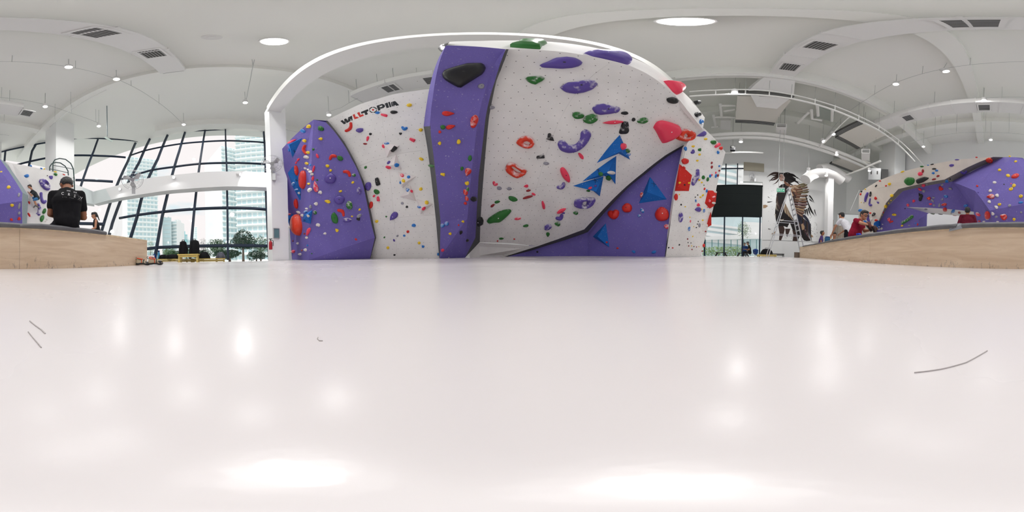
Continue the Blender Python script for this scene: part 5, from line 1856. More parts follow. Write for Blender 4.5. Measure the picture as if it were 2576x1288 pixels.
lamp(2078.8, 442, 5.4, 'small downlight beneath the bent white air duct', 1.0, ceil=6.0)
lamp(2187, 430, 6.2, 'small downlight beside the grey machine above the cream wall', 0.8, ceil=7.4)
lamp(2222.5, 314, 9.2, 'tiny pendant lamp near the end of the pipe rail', 0.6)


def conduit(pts, z, lab, hang=(), r=0.011):
    q = [PZ(x, y, z) for x, y in pts]
    root = thing('cable_conduit', q[0], lab, 'conduit', 'thin conduits under the ceiling')
    MB().tube(q, r, 6).build('tube', ROD, root)
    for x, y in hang:
        p = PZ(x, y, z)
        MB().cyl(p, V3((p.x, p.y, CZ)), 0.008, 5).build('hanger', ROD, root)


conduit([(2072, 352), (2120, 293), (2180, 250), (2253.7, 208), (2380, 172), (2500, 158), (2576, 155), (2636, 156), (2748, 168), (2869, 199), (2956, 245), (3036, 312)], 9.15,
        'long thin conduit carrying the row of bright downlights over the bench', [(30, 156), (190, 171), (330, 216), (400, 262), (2440, 163), (2320, 186), (2200, 238)])
conduit([(2475, 247), (2576, 245), (2636, 252), (2690, 263), (2756, 285), (2825, 310)], 8.95,
        'thin conduit above the rear duct', [(4, 247), (113, 264), (180, 284), (241, 305), (2520, 246)])
conduit([(2287, 360), (2350, 343), (2410, 335), (2480, 333), (2540, 335), (2600, 341)], 8.0,
        'thin conduit hung low on many rods over the rear climbing wall', [(2304, 354), (2352, 343), (2406, 336), (2479, 333), (2538, 335)])
conduit([(827, 281), (860, 270), (900, 247)], 8.45, 'short conduit feeding the lamp behind the lettered wall', [(878, 258), (950, 222), (1050, 205)])
conduit([(125, 320), (178, 277), (220, 250), (268, 226)], 8.2, 'dark conduit sloping to the sign pole', [(138, 309), (178, 277)])
conduit([(640, 150), (630, 200), (620, 250)], 9.3, 'conduit leading to the lamp by the column', [(636, 165)])

# ---- air ducts along the building's length
def duct(u0, u1, v, z, w, h, lab, n):
    root = thing('air_duct', UV((u0 + u1) / 2, v, z), lab, 'air duct', 'white air ducts')
    for i in range(n):
        a = u0 + (u1 - u0) * i / n; b = u0 + (u1 - u0) * (i + 1) / n
        g = 0.0 if i % 2 else 0.02
        MB().bar(UV(a + 0.015, v, z + h / 2), UV(b - 0.015, v, z + h / 2), w - g, h - g).build('duct_section', DUCT, root)
        MB().bar(UV(b - 0.02, v, z + h / 2), UV(b + 0.02, v, z + h / 2), w + 0.05, h + 0.05).build('flange', DUCT, root)
    return root


def grille(root, p, ax, s1, s2, facing=(0, 0, -1)):
    ax = V3(ax); f = V3(facing).normalized(); ay = f.cross(ax).normalized()
    fr = MB()
    for sg in (-1, 1):
        fr.box(p + ay * (sg * s2 / 2) + f * 0.012, s1 + 0.1, 0.06, 0.03, ax, ay, f)
        fr.box(p + ax * (sg * s1 / 2) + f * 0.012, 0.06, s2 - 0.062, 0.03, ax, ay, f)
    g = fr.build('grille_frame', DUCT, root)
    MB().box(p + f * 0.006, s1, s2, 0.01, ax, ay, f).build('grille_opening', DARK, g)
    sl = MB()
    for k in range(7):
        sl.box(p + f * 0.016 + ay * (s2 * (k - 3) / 7.5), s1 - 0.03, 0.012, 0.012, ax, ay, f)
    tag(sl.build('slats', STEEL, g), kind='stuff')


d1 = duct(-4.1, 4.7, -1.2, 9.5, 0.74, 0.4, 'long white air duct passing overhead with square dark vents', 6)
for x, y, s in ((250, 81, 0.5), (384, 135, 0.5), (2050, 113, 0.5), (1975, 167, 0.5), (2445, 56.5, 0.5)):
    p = PZ(x, y, 9.5); uu = p.dot(UU)
    grille(d1, UV(uu, -1.2, 9.49), UU, s, s)
grille(d1, UV(-4.12, -1.2, 9.68), VV, 0.5, 0.22, -UU)
MB().slab([UV(4.6, -1.6, 9.5), UV(5.5, -1.9, 8.7), UV(6.3, -1.5, 8.2), UV(6.3, -0.7, 8.2), UV(5.5, -0.3, 8.7), UV(4.6, -0.8, 9.5)], (0, 0, 0.4)).build('duct_hood', DUCT, d1)
d2 = duct(-2.1, 6.3, -6.35, 8.6, 0.85, 0.45, 'white air duct along the rear with stepped flanges and three vents', 9)
for x, y in ((2476, 271), (2285, 296), (66, 286)):
    p = PZ(x, y, 8.6); grille(d2, UV(p.dot(UU), -6.35, 8.59), UU, 0.5, 0.5)
grille(d2, UV(-2.12, -6.35, 8.8), VV, 0.55, 0.26, -UU)
for u in (-1.5, 0.4, 2.3, 4.2, 6.0):
    MB().cyl(UV(u, -5.9, 9.0), UV(u, -5.9, CZ), 0.01, 5).build('hanger', ROD, d2)
    MB().cyl(UV(u, -6.8, 8.0), UV(u, -6.8, CZ), 0.008, 5).build('hanger', ROD, d2)
d3 = duct(-3.9, 6.0, 4.45, 8.5, 0.8, 0.45, 'white air duct behind the lettered climbing wall with square vents', 7)
for x, y in ((988, 226), (1092, 207)):
    p = PZ(x, y, 8.5); grille(d3, UV(p.dot(UU), 4.45, 8.49), UU, 0.5, 0.5)
grille(d3, UV(-3.92, 4.45, 8.7), VV, 0.5, 0.26, -UU)
for u in (-3.6, -2.2, -0.8):
    MB().cyl(UV(u, 4.1, 8.9), UV(u, 4.1, CZ), 0.01, 5).build('hanger', ROD, d3)

# ---- pipes in the service bay toward the window wall
def pipe(pts, z, r, lab, name='ceiling_pipe', n=12, dz=0):
    q = [PZ(x, y, z) for x, y in pts]
    o = MB().tube(q, r, n).build(name, PIPE, smooth=True)
    return tag(o, lab, 'pipe', 'white ceiling pipes')


pipe([(1700, 197), (1793, 190), (1850, 189), (1910, 190), (2003, 201), (2096, 224), (2160, 248), (2236, 287)], 9.4, 0.085, 'thick white pipe high above the pipe rail')
pipe([(1780, 342), (1860, 336), (1933, 338), (1991, 347), (2100, 379), (2211, 429)], 7.6, 0.13, 'thick white pipe, upper of a pair across the service bay')
pipe([(1775, 352), (1860, 346), (1933, 348), (1991, 357.5), (2100, 389), (2205, 436)], 7.4, 0.11, 'thick white pipe, lower of a pair across the service bay')
pipe([(2090, 455), (2130, 440), (2170, 425), (2215, 405)], 6.6, 0.07, 'white pipe slanting above the cream wall')
pipe([(1800, 388), (1860, 383), (1920, 385)], 6.8, 0.06, 'slim white pipe before the tall window')
root = thing('pipe_rail', PZ(1875, 238, 7.6), 'long white rail of two linked tubes curving across toward the rear wall', 'pipe rail')
R1 = [PZ(x, y, 7.6) for x, y in ((1735, 243), (1800, 239), (1875, 238), (1935, 241), (1991, 248.5), (2050, 262), (2100, 278), (2160, 303), (2211, 328), (2260, 364), (2301, 406))]
R2 = [PZ(x, y, 8.0) for x, y in ((1735, 231), (1800, 227), (1875, 225.5), (1935, 229), (1991, 238), (2050, 252), (2100, 267), (2160, 292), (2211, 318), (2269, 359), (2324, 417))]
MB().tube(R1, 0.05, 8).build('lower_tube', PIPE, root, smooth=True)
MB().tube(R2, 0.035, 8).build('upper_tube', PIPE, root, smooth=True)
for i in range(1, len(R1) - 1):
    MB().cyl(R1[i], R1[i] + V3((0, 0, 0.55)), 0.02, 6).build('strut', PIPE, root)
    MB().cyl(R2[i], V3((R2[i].x, R2[i].y, CZ)), 0.009, 5).build('hanger', ROD, root)

BOARD = mat('cream_ceiling_board', (0.76, 0.74, 0.68), rough=0.8)
def board(pts, z, lab, slot):
    q = [PZ(x, y, z) for x, y in pts]
    c = sum(q, V3()) / 4
    root = thing('hanging_ceiling_board', c, lab, 'ceiling board', 'hanging ceiling boards')
    MB().slab(q, (0, 0, 0.14)).build('board', BOARD, root)
    for a, b in slot:
        a, b = q[a], q[b]; out = ((a + b) / 2 - c); out.z = 0; out.normalize()
        MB().bar(a + out * 0.17 + V3((0, 0, 0.1)), b + out * 0.17 + V3((0, 0, 0.1)), 0.3, 0.18).build('slot_diffuser', DARK, root)
        for k in (-0.09, 0.0, 0.09):
            MB().bar(a + out * (0.17 + k) + V3((0, 0, 0.005)), b + out * (0.17 + k) + V3((0, 0, 0.005)), 0.016, 0.012).build('blade', STEEL, root)
    for p in q:
        MB().cyl(p.lerp(c, 0.06) + V3((0, 0, 0.1)), V3((p.lerp(c, 0.06).x, p.lerp(c, 0.06).y, CZ)), 0.01, 5).build('hanger', ROD, root)


board([(1855, 241.5), (1991, 252), (1950.5, 309), (1850, 301)], 8.6, 'square cream ceiling board before the tall window with a dark slot along one side', [(2, 3), (0, 1)])
board([(2172, 312), (2229, 340), (2165, 372), (2109.6, 342)], 8.3, 'tilted-looking cream ceiling board with a dark slot, over the mural end', [(2, 3), (3, 0)])
board([(2128, 396), (2190, 412), (2150, 432), (2093, 410)], 7.6, 'pale ceiling board low above the passage', [(2, 3)])


def ac_unit(px, py, z, lab, w=0.5, dirv=(0, 1, 0)):
    c = PZ(px, py, z)
    root = thing('air_outlet', c, lab, 'air outlet', 'boxed air outlets')
    f = (CPOS - c); f.z = 0; f.normalize()
    MB().box(c - f * 0.5, 1.0, w, w * 0.75, f).build('box', DUCT, root)
    s = f.cross(V3((0, 0, 1)))
    MB().box(c + f * 0.005, 0.012, w * 0.8, w * 0.5, f).build('opening', DARK, root)
    for k in (-0.3, 0.3):
        q = c - f * 0.5 + s * (k * w); MB().cyl(q + V3((0, 0, w * 0.3)), V3((q.x, q.y, CZ)), 0.01, 5).build('hanger', ROD, root)
    for k in (-1, 0, 1):
        MB().box(c + f * 0.02 + V3((0, 0, k * w * 0.13)), 0.02, w * 0.8, 0.02, f).build('blade', DUCT, root)


ac_unit(1966, 316, 8.0, 'white boxed air outlet beside the first ceiling board')
ac_unit(2178, 380, 7.2, 'white boxed air outlet with three black louvres under the tilted board')
# bent round ducts above the mural
for pts, t, lab in (([(2026, 452), (2040, 441), (2058, 435), (2078, 435), (2098, 442), (2118, 456)], 10.2, 'fat bent white air duct over the mural, lower one'),
                    ([(2062, 424), (2078, 420), (2098, 428), (2116, 440), (2136, 452)], 11.0, 'fat bent white air duct over the mural, upper one')):
    q = [PT(x, y, t + 0.02 * (x - 2060)) for x, y in pts]
    tag(MB().tube(q, 0.34, 14).build('bent_duct', DUCT, smooth=True), lab, 'air duct', 'white air ducts')
# square drainpipe bends and ducts seen against the bay ceiling
q = [PZ(x, y, 9.0) for x, y in ((1797, 292), (1800, 318), (1803, 320), (1845, 300))]
root = thing('white_drainpipe', q[0], 'stepped white pipework high beside the overhang rim', 'pipe')
for i, L in enumerate(([(1812, 262), (1815, 292)], [(1812, 266), (1850, 266)], [(1822, 280), (1850, 275)], [(1795, 290), (1800, 319)], [(1797, 295), (1850, 296)], [(1790, 321), (1808, 318)])):
    MB().tube([PZ(x, y, 9.0) for x, y in L], 0.07, 8).build('pipe_run', PIPE, root, smooth=True)
MB().slab([PZ(x, y, 9.0) for x, y in ((1813, 303), (1838, 303), (1838, 327), (1813, 325))], (0, 0, 0.5)).build('box', DUCT, root)
root = thing('white_drainpipe', PZ(2043, 290, 8.6), 'stepped white pipework between the two ceiling boards', 'pipe')
for L in ([(2041, 276), (2043, 299), (2068, 303)], [(2056, 265), (2058, 292)], [(2007, 310), (2036, 282)], [(2094, 275), (2093, 305)]):
    MB().tube([PZ(x, y, 8.6) for x, y in L], 0.07, 8).build('pipe_run', PIPE, root, smooth=True)
MB().slab([PZ(x, y, 9.6) for x, y in ((2055, 268), (2092, 282), (2090, 305), (2052, 296))], (0, 0, 0.3)).build('box', mat('shaded_duct_box', (0.42, 0.46, 0.42), rough=0.8), root)  # duct white darkened: the shade of the bay is put into this colour
root = thing('spot_pole', PZ(2080, 350, 7.4), 'thin pole with two spots slanting between the ceiling boards', 'pole')
MB().tube([PZ(2060, 372, 7.2), PZ(2100, 330, 7.6), PZ(2140, 292, 8.4)], 0.03, 6).build('pole', PIPE, root)
MB().bar(PZ(2062, 368, 7.3), PZ(2098, 334, 7.7), 0.12, 0.1).build('track', DUCT, root)

# grey machine above the cream wall
c = PT(2200, 442, 12.2)
root = thing('wall_machine', c, 'grey metal equipment box mounted above the cream wall', 'machine')
f = (CPOS - c); f.z = 0; f.normalize(); s = f.cross(V3((0, 0, 1)))
MB().box(c, 0.7, 0.9, 1.1, f).build('cabinet', STEEL, root)
MB().box(c - s * 0.75, 0.6, 0.5, 1.0, f).build('side_box', mat('dark_grey_metal', (0.12, 0.12, 0.12), rough=0.5), root)
for k in (-0.2, 0.25):
    MB().box(c + f * 0.36 + s * k + V3((0, 0, 0.1)), 0.02, 0.1, 0.3, f).build('slot', DARK, root)
# hanging sign pole with a small sign, near the glass corner
p0, p1 = PT(268, 226, 7.5), PT(272, 345, 7.5)
root = thing('hanging_sign', PT(272, 352, 7.5), 'small pale hanging sign on a dark pole in front of the corner glass', 'sign')
MB().cyl(PT(268, 222, 7.5), PT(270, 343, 7.5), 0.022, 8).build('pole', STRIPB, root)
MB().bar(PT(263, 345, 7.5), PT(283, 356, 7.6), 0.03, 0.12).build('sign_plate', mat('pale_green_sign', (0.62, 0.74, 0.68), rough=0.4), root)
# ================================================================== long plywood bench with grey pads
def plywood():
    m = mat('pale_plywood', srgb(205, 182, 152), rough=0.55, spec=0.35)
    nt = m.node_tree; b = nt.nodes['Principled BSDF']
    t = nt.nodes.new('ShaderNodeTexCoord'); mp_ = nt.nodes.new('ShaderNodeMapping')
    mp_.inputs['Scale'].default_value = (0.9, 0.9, 7.0)
    w = nt.nodes.new('ShaderNodeTexNoise'); w.inputs['Scale'].default_value = 1.6; w.inputs['Detail'].default_value = 8; w.inputs['Distortion'].default_value = 1.2
    nt.links.new(t.outputs['Object'], mp_.inputs['Vector']); nt.links.new(mp_.outputs['Vector'], w.inputs['Vector'])
    r = nt.nodes.new('ShaderNodeValToRGB')
    r.color_ramp.elements[0].position = 0.32; r.color_ramp.elements[1].position = 0.68
    r.color_ramp.elements[0].color = (*srgb(208, 184, 154), 1); r.color_ramp.elements[1].color = (*srgb(226, 206, 178), 1)
    nt.links.new(w.outputs['Fac'], r.inputs['Fac'])
    # scuffs left by climbing shoes, dense near the foot of the boards
    s = nt.nodes.new('ShaderNodeTexNoise'); s.inputs['Scale'].default_value = 26; s.inputs['Detail'].default_value = 6; s.inputs['Roughness'].default_value = 0.7
    m2 = nt.nodes.new('ShaderNodeMapping'); m2.inputs['Scale'].default_value = (1, 1, 0.4)
    nt.links.new(t.outputs['Object'], m2.inputs['Vector']); nt.links.new(m2.outputs['Vector'], s.inputs['Vector'])
    sx = nt.nodes.new('ShaderNodeSeparateXYZ'); nt.links.new(t.outputs['Object'], sx.inputs[0])
    hz = nt.nodes.new('ShaderNodeMapRange'); hz.inputs[1].default_value = 0.42; hz.inputs[2].default_value = 0.0; hz.inputs[3].default_value = -0.1; hz.inputs[4].default_value = 0.16
    nt.links.new(sx.outputs['Z'], hz.inputs[0])
    ad = nt.nodes.new('ShaderNodeMath'); ad.operation = 'ADD'; nt.links.new(s.outputs['Fac'], ad.inputs[0]); nt.links.new(hz.outputs[0], ad.inputs[1])
    r2 = nt.nodes.new('ShaderNodeValToRGB'); r2.color_ramp.elements[0].position = 0.69; r2.color_ramp.elements[1].position = 0.80
    r2.color_ramp.elements[0].color = (0, 0, 0, 1); r2.color_ramp.elements[1].color = (0.55, 0.55, 0.55, 1)
    nt.links.new(ad.outputs[0], r2.inputs['Fac'])
    mx = nt.nodes.new('ShaderNodeMix'); mx.data_type = 'RGBA'
    nt.links.new(r2.outputs['Color'], mx.inputs['Factor']); nt.links.new(r.outputs['Color'], mx.inputs[6]); mx.inputs[7].default_value = (0.11, 0.09, 0.085, 1)
    nt.links.new(mx.outputs[2], b.inputs['Base Color'])
    return m


PLY = plywood()
PLYT = mat('plywood_edge', srgb(222, 200, 165), rough=0.5, grain=0.12, gscale=14)
PAD = mat('grey_vinyl_pad', (0.13, 0.132, 0.138), rough=0.5, grain=0.15, gscale=7, bump=0.15, bscale=18)
BL, BK, BR = V3((-2.83, -2.23, 0)), V3((-0.25, -2.08, 0)), V3((8.25, -1.62, 0))
BH, BD = 0.545, 0.56
root = thing('bench', BK, 'long low plywood bench with scuffed boards running the whole rear of the mat', 'bench')
inn = V3((0.04, -1, 0)).normalized()
cuts_l = [0.0, 0.53, 1.0]
def board_run(a, b, ks):
    d = (b - a).normalized(); nn = V3((d.y, -d.x, 0))
    if nn.y > 0: nn = -nn
    for k0, k1 in zip(ks, ks[1:]):
        p, q = a.lerp(b, k0) + d * 0.002, a.lerp(b, k1) - d * 0.002
        MB().slab([p, q, q + V3((0, 0, BH - 0.035)), p + V3((0, 0, BH - 0.035))], nn * 0.02).build('plywood_board', PLY, root)
    return nn


n1 = board_run(BL, BK, [0, 1.0])
n2 = board_run(BK, BR, [0, 0.343, 0.70, 1.0])
for a, b, ks in ((BL, BK, (0, 0.46, 1)), (BK, BR, (0, 0.18, 0.40, 0.72, 1))):
    d = (b - a).normalized()
    for k0, k1 in zip(ks, ks[1:]):
        p, q = a.lerp(b, k0), a.lerp(b, k1)
        MB().bar(p + V3((0, 0, BH - 0.0175)) + n2 * 0.03, q - d * 0.002 + V3((0, 0, BH - 0.0175)) + n2 * 0.03, 0.064, 0.033).build('top_rail', PLYT, root)
MB().slab([BL + n1 * 0.02, BK + n1 * 0.02, BR + n2 * 0.02, BR + n2 * BD, BK + n2 * BD, BL + n1 * BD], (0, 0, 0.02)).build('bottom_board', PLY, root)
MB().slab([p + V3((0, 0, BH - 0.03)) for p in (BL + n1 * 0.06, BK + n1 * 0.06, BR + n2 * 0.06, BR + n2 * BD, BK + n2 * BD, BL + n1 * BD)], (0, 0, 0.02)).build('seat_board', PLY, root)
MB().slab([BL + n1 * 0.02, BL + n1 * BD, BL + n1 * BD + V3((0, 0, BH - 0.03)), BL + n1 * 0.02 + V3((0, 0, BH - 0.03))], (0.02, 0, 0)).build('end_board', PLY, root)
MB().slab([BR + n2 * 0.02, BR + n2 * BD, BR + n2 * BD + V3((0, 0, BH - 0.03)), BR + n2 * 0.02 + V3((0, 0, BH - 0.03))], (-0.02, 0, 0)).build('end_board', PLY, root)


def pad(a, b, d0, d1, lab, h=0.062, ze=BH):
    d = (b - a).normalized(); nn = V3((d.y, -d.x, 0))
    if nn.y > 0: nn = -nn
    n = max(2, int((b - a).length / 0.25)); prof = [(d0 + 0.01, -0.012), (d0 - 0.012, 0.012), (d0 - 0.004, h * 0.72), (d0 + 0.035, h), ((d0 + d1) / 2, h + 0.008), (d1 - 0.03, h), (d1, h * 0.6), (d1, 0)]
    vs, fs = [], []
    for i in range(n + 1):
        p = a.lerp(b, i / n); e = 0.004 * math.sin(i * 2.1) + (0.0 if 0 < i < n else -0.008)
        vs += [p + nn * (o + 0.003 * math.sin(i * 1.3)) + V3((0, 0, ze + (z if z <= 0 else z + e))) for o, z in prof]
    m = len(prof)
    for i in range(n):
        fs += [(i * m + k, i * m + (k + 1) % m, (i + 1) * m + (k + 1) % m, (i + 1) * m + k) for k in range(m)]
    fs += [tuple(range(m)), tuple(range(n * m, n * m + m))[::-1]]
    o = MB().add(vs, fs).build('seat_pad', PAD, smooth=60)
    return tag(o, lab, 'pad', 'grey bench pads')


pk = lambda k: BK.lerp(BR, k)
pad(BL.lerp(BK, 0.46), BK + V3((0.0, 0, 0)), -0.02, 0.55, 'grey vinyl pad on the bench under the man in black')
pad(BK, pk(0.125), -0.02, 0.55, 'grey bench pad below the person in dark red seen from behind')
pad(pk(0.134), pk(0.60), -0.02, 0.55, 'long grey vinyl pad on the bench under the man with glasses')
pad(pk(0.605), pk(0.93), -0.02, 0.55, 'grey vinyl pad at the far mural end of the bench', h=0.045)
# loose folded corner of a pad cover, between two pads
e = pk(0.13)
tag(MB().slab([e + V3((-0.05, 0.025, BH - 0.02)), e + V3((0.14, 0.03, BH - 0.05)), e + V3((0.12, 0.02, BH + 0.05)), e + V3((0.0, 0.0, BH + 0.062)), e + V3((-0.03, -0.2, BH + 0.066)), e + V3((-0.05, 0.02, BH + 0.05))], (0, -0.012, 0)).build('pad_cover_flap', mat('shiny_grey_vinyl', (0.30, 0.32, 0.34), rough=0.3)), 'loose shiny flap of a pad cover hanging over the bench front', 'pad cover')
# ================================================================== people
from mathutils.bvhtree import BVHTree
# a side scene evaluates modifiers quickly, away from the big one
AUX = bpy.data.scenes.new('workshop')


def evaluated_mesh(o):
    AUX.collection.objects.link(o)
    vl = AUX.view_layers[0]; vl.update()
    me = bpy.data.meshes.new_from_object(o.evaluated_get(vl.depsgraph), depsgraph=vl.depsgraph)
    AUX.collection.objects.unlink(o)
    return me


SKIN = mat('warm_skin', srgb(196, 142, 112), rough=0.55, spec=0.35, grain=0.05, gscale=30)
SKIN2 = mat('tan_skin', srgb(160, 108, 80), rough=0.55, spec=0.35, grain=0.05, gscale=30)
HAIR = mat('black_hair', (0.012, 0.011, 0.012), rough=0.5, bump=0.6, bscale=160)
EYEW = mat('eye_white', (0.8, 0.78, 0.76), rough=0.3)
LIP = mat('lip_skin', srgb(150, 82, 74), rough=0.5)


def capsule_mb(mbx, a, b, ra, rb, seg=10):
    a, b = V3(a), V3(b); d = b - a
    L = d.length
    if L < 1e-5:
        return mbx.ball(a, ra, seg=seg)
    d = d / L; pts, rs = [], []
    for t in (1.45, 1.0, 0.5):
        pts.append(a - d * ra * math.sin(t)); rs.append(ra * math.cos(t))
    for k in (0, 0.5, 1):
        pts.append(a + d * L * k); rs.append(ra + (rb - ra) * k)
    for t in (0.5, 1.0, 1.45):
        pts.append(b + d * rb * math.sin(t)); rs.append(rb * math.cos(t))
    return mbx.tube(pts, rs, seg)


def fuse(mbx, name, m, parent, voxel, smooth=3, wrinkle=0.0):
    """melt overlapping rounded volumes into one continuous skin"""
    me = bpy.data.meshes.new('tmp'); me.from_pydata([tuple(p) for p in mbx.v], [], mbx.f)
    bm = bmesh.new(); bm.from_mesh(me); bmesh.ops.recalc_face_normals(bm, faces=bm.faces); bm.to_mesh(me); bm.free()
    o = bpy.data.objects.new('tmp', me)
    r = o.modifiers.new('r', 'REMESH'); r.mode = 'VOXEL'; r.voxel_size = voxel
    s = o.modifiers.new('s', 'SMOOTH'); s.factor = 0.5; s.iterations = smooth
    new = evaluated_mesh(o)
    bpy.data.objects.remove(o); bpy.data.meshes.remove(me)
    new.name = name; new.materials.clear(); new.materials.append(m)
    if wrinkle > 0:
        nrm = [v.normal.copy() for v in new.vertices]
        for v, n in zip(new.vertices, nrm):
            k = mnoise.noise(v.co * 9.0) * 0.6 + mnoise.noise(V3((v.co.x * 16, v.co.y * 16, v.co.z * 5))) * 0.5
            v.co += n * (k * wrinkle)
    new.polygons.foreach_set('use_smooth', [True] * len(new.polygons))
    o = bpy.data.objects.new(name, new); COL.objects.link(o)
    o.parent = parent
    return o


def person(loc, fwd, J, lab, shirt, pants, skin, sleeve=0.55, s=1.0, js=None, voxel=0.012, hair='short', glasses=False, tank=False, shoes=None, fine=False, look=None, female=False, curl=0.6, slim=1.0, hem=0.06, legs=1.0):
    """J: joints in the person's own frame (x to their right, y ahead, z up), metres"""
    root = thing('person', loc, lab, 'person', 'people in the climbing hall')
    f = V3((fwd[0], fwd[1], 0)).normalized(); rt = V3((f.y, -f.x, 0))
    js = s if js is None else js
    g = lambda p: (rt * p[0] + f * p[1] + V3((0, 0, p[2]))) * js
    Q = {k: g(v) for k, v in J.items() if k != 'hd'}
    up = (Q['neck'] - Q['pelvis']).normalized()
    body, sh, pa = MB(), MB(), MB()
    side = (Q['sr'] - Q['sl']).normalized()
    pel, che, nk = Q['pelvis'], Q['chest'], Q['neck']
    wd = 0.88 if female else 1.0
    tors = []
    for k in (-1, 1):
        tors += [(pel + side * k * 0.072 * s * slim, che + side * k * 0.078 * s * wd * (0.5 + 0.5 * slim), 0.098 * s * slim, 0.104 * s * wd * slim),
                 (che + side * k * 0.075 * s * wd, nk + side * k * 0.055 * s * wd - up * 0.055 * s, 0.104 * s * wd, 0.06 * s)]
    tors += [(Q['sl'] + side * 0.03 * s, Q['sr'] - side * 0.03 * s, 0.06 * s * wd, 0.06 * s * wd), (pel, che, 0.105 * s * slim, 0.11 * s * wd * slim), (che, nk - up * 0.05 * s, 0.11 * s, 0.07 * s)]
    for a, b, ra, rb in tors:
        capsule_mb(body, a, b, ra * 0.93, rb * 0.93); capsule_mb(sh, a, b, ra * 1.06, rb * 1.06, 12)
    [capsule_mb(sh, pel - up * 0.03 * s + side * q_ * s, pel + up * 0.05 * s + side * q_ * s, 0.122 * s * (0.5 + 0.5 * slim), 0.118 * s * slim) for q_ in (-hem, 0, hem)]
    head = Q['head']
    hy = V3(look) if look is not None else None
    if hy is None:
        hy = g(J['hd'])
    hy.normalize()
    hx = hy.cross(V3((0, 0, 1))); hx = hx.normalized() if hx.length > 0.1 else rt
    hz = hx.cross(hy)
    R = Matrix((hx, hy, hz)).transposed()
    hs = s * (0.94 if female else 1.0)
    capsule_mb(body, nk - up * 0.03 * s, head - hz * 0.05 * hs - hy * 0.015 * hs, 0.056 * s * wd, 0.054 * s * wd)
    body.ball(head + hz * 0.02 * hs, 0.076 * hs, 0.094 * hs, 0.092 * hs, 14, 10, rot=R)
    body.ball(head - hz * 0.045 * hs + hy * 0.022 * hs, 0.058 * hs, 0.066 * hs, 0.072 * hs, 12, 8, rot=R)
    capsule_mb(body, head + hy * 0.088 * hs + hz * 0.012 * hs, head + hy * 0.104 * hs - hz * 0.022 * hs, 0.009 * hs, 0.014 * hs)
    for k in (-1, 1):
        body.ball(head + hx * k * 0.077 * hs - hy * 0.008 * hs - hz * 0.005 * hs, 0.012 * hs, 0.022 * hs, 0.033 * hs, 8, 6, rot=R)
        # arm
        sd, el, wr = Q['sr' if k > 0 else 'sl'], Q['er' if k > 0 else 'el'], Q['wr' if k > 0 else 'wl']
        capsule_mb(body, sd, el, 0.047 * s * wd, 0.040 * s * wd); capsule_mb(body, el, wr, 0.040 * s * wd, 0.027 * s * wd)
        if not tank:
            m_ = sd.lerp(el, sleeve)
            capsule_mb(sh, sd, m_, 0.062 * s, 0.059 * s, 12)
        # hand: palm, four unequal fingers with a bend, thumb from its side
        ad = (wr - el).normalized()
        hn = V3(J.get('palm', (0, 0, -1))); hn = g(tuple(hn)).normalized(); hn = (hn - ad * hn.dot(ad)); hn = hn.normalized() if hn.length > 0.05 else ad.orthogonal().normalized()
        sx = ad.cross(hn).normalized() * (-k)
        for o_ in (-0.024, 0.0, 0.024):
            capsule_mb(body, wr + sx * o_ * 0.5 * s, wr + ad * 0.085 * s + sx * o_ * s, 0.017 * s, 0.014 * s, 8)
        for o_, ln in ((-0.033, 0.058), (-0.011, 0.074), (0.011, 0.08), (0.033, 0.070)):
            b0 = wr + ad * 0.085 * s + sx * o_ * s
            b1 = b0 + (ad * math.cos(curl * 0.6) + hn * math.sin(curl * 0.6)) * ln * 0.55 * s
            b2 = b1 + (ad * math.cos(curl * 1.7) + hn * math.sin(curl * 1.7)) * ln * 0.5 * s
            capsule_mb(body, b0, b1, 0.0095 * s, 0.009 * s, 6); capsule_mb(body, b1, b2, 0.009 * s, 0.0075 * s, 6)
        t0 = wr + ad * 0.03 * s + sx * 0.028 * s
        t1 = t0 + (ad * 0.6 + sx * 0.65 + hn * 0.25) * 0.045 * s
        capsule_mb(body, t0, t1, 0.013 * s, 0.011 * s, 6); capsule_mb(body, t1, t1 + (ad * 0.9 + hn * 0.3) * 0.032 * s, 0.0105 * s, 0.009 * s, 6)
        # leg
        hp, kn, an = Q['hr' if k > 0 else 'hl'], Q['kr' if k > 0 else 'kl'], Q['ar' if k > 0 else 'al']
        capsule_mb(body, hp, kn, 0.082 * s * legs, 0.056 * s); capsule_mb(body, kn, an, 0.056 * s, 0.038 * s)
        ft = Q.get('tr' if k > 0 else 'tl', an + (f * 0.16 - V3((0, 0, 0.05))) * s)
        capsule_mb(body, an - V3((0, 0, 0.03)) * s, ft, 0.038 * s, 0.03 * s)
        pl_ = pants[1]
        capsule_mb(pa, hp.lerp(kn, 0.22), kn if pl_ >= 1 else hp.lerp(kn, 0.85), 0.096 * s * legs, 0.07 * s * legs, 12)
        if pl_ >= 2: capsule_mb(pa, kn, kn.lerp(an, 0.9), 0.068 * s, 0.052 * s, 12)
    capsule_mb(pa, Q['hl'], Q['hr'], 0.1 * s * legs, 0.1 * s * legs, 12)
    for k in 'lr': capsule_mb(pa, Q['h' + k], Q['h' + k].lerp(Q['k' + k], 0.25), 0.088 * s * legs, 0.094 * s * legs, 12)
    capsule_mb(pa, pel - up * 0.05 * s, pel, 0.112 * s * legs, 0.108 * s * legs, 12)
    bo = fuse(body, 'body', skin, root, min(voxel, 0.0085) if fine else voxel, 2)
    so = fuse(sh, 'shirt', shirt, root, voxel, 3, 0.006 * s)
    fuse(pa, 'trousers' if pants[1] >= 2 else 'shorts', pants[0], root, voxel, 3, 0.004 * s)
    # hair
    h = MB()
    h.ball(head + hz * 0.048 * hs - hy * 0.022 * hs, 0.084 * hs, 0.094 * hs, 0.082 * hs, 14, 10, rot=R)
    h.ball(head + hz * 0.012 * hs - hy * 0.05 * hs, 0.076 * hs, 0.062 * hs, 0.085 * hs, 12, 8, rot=R)
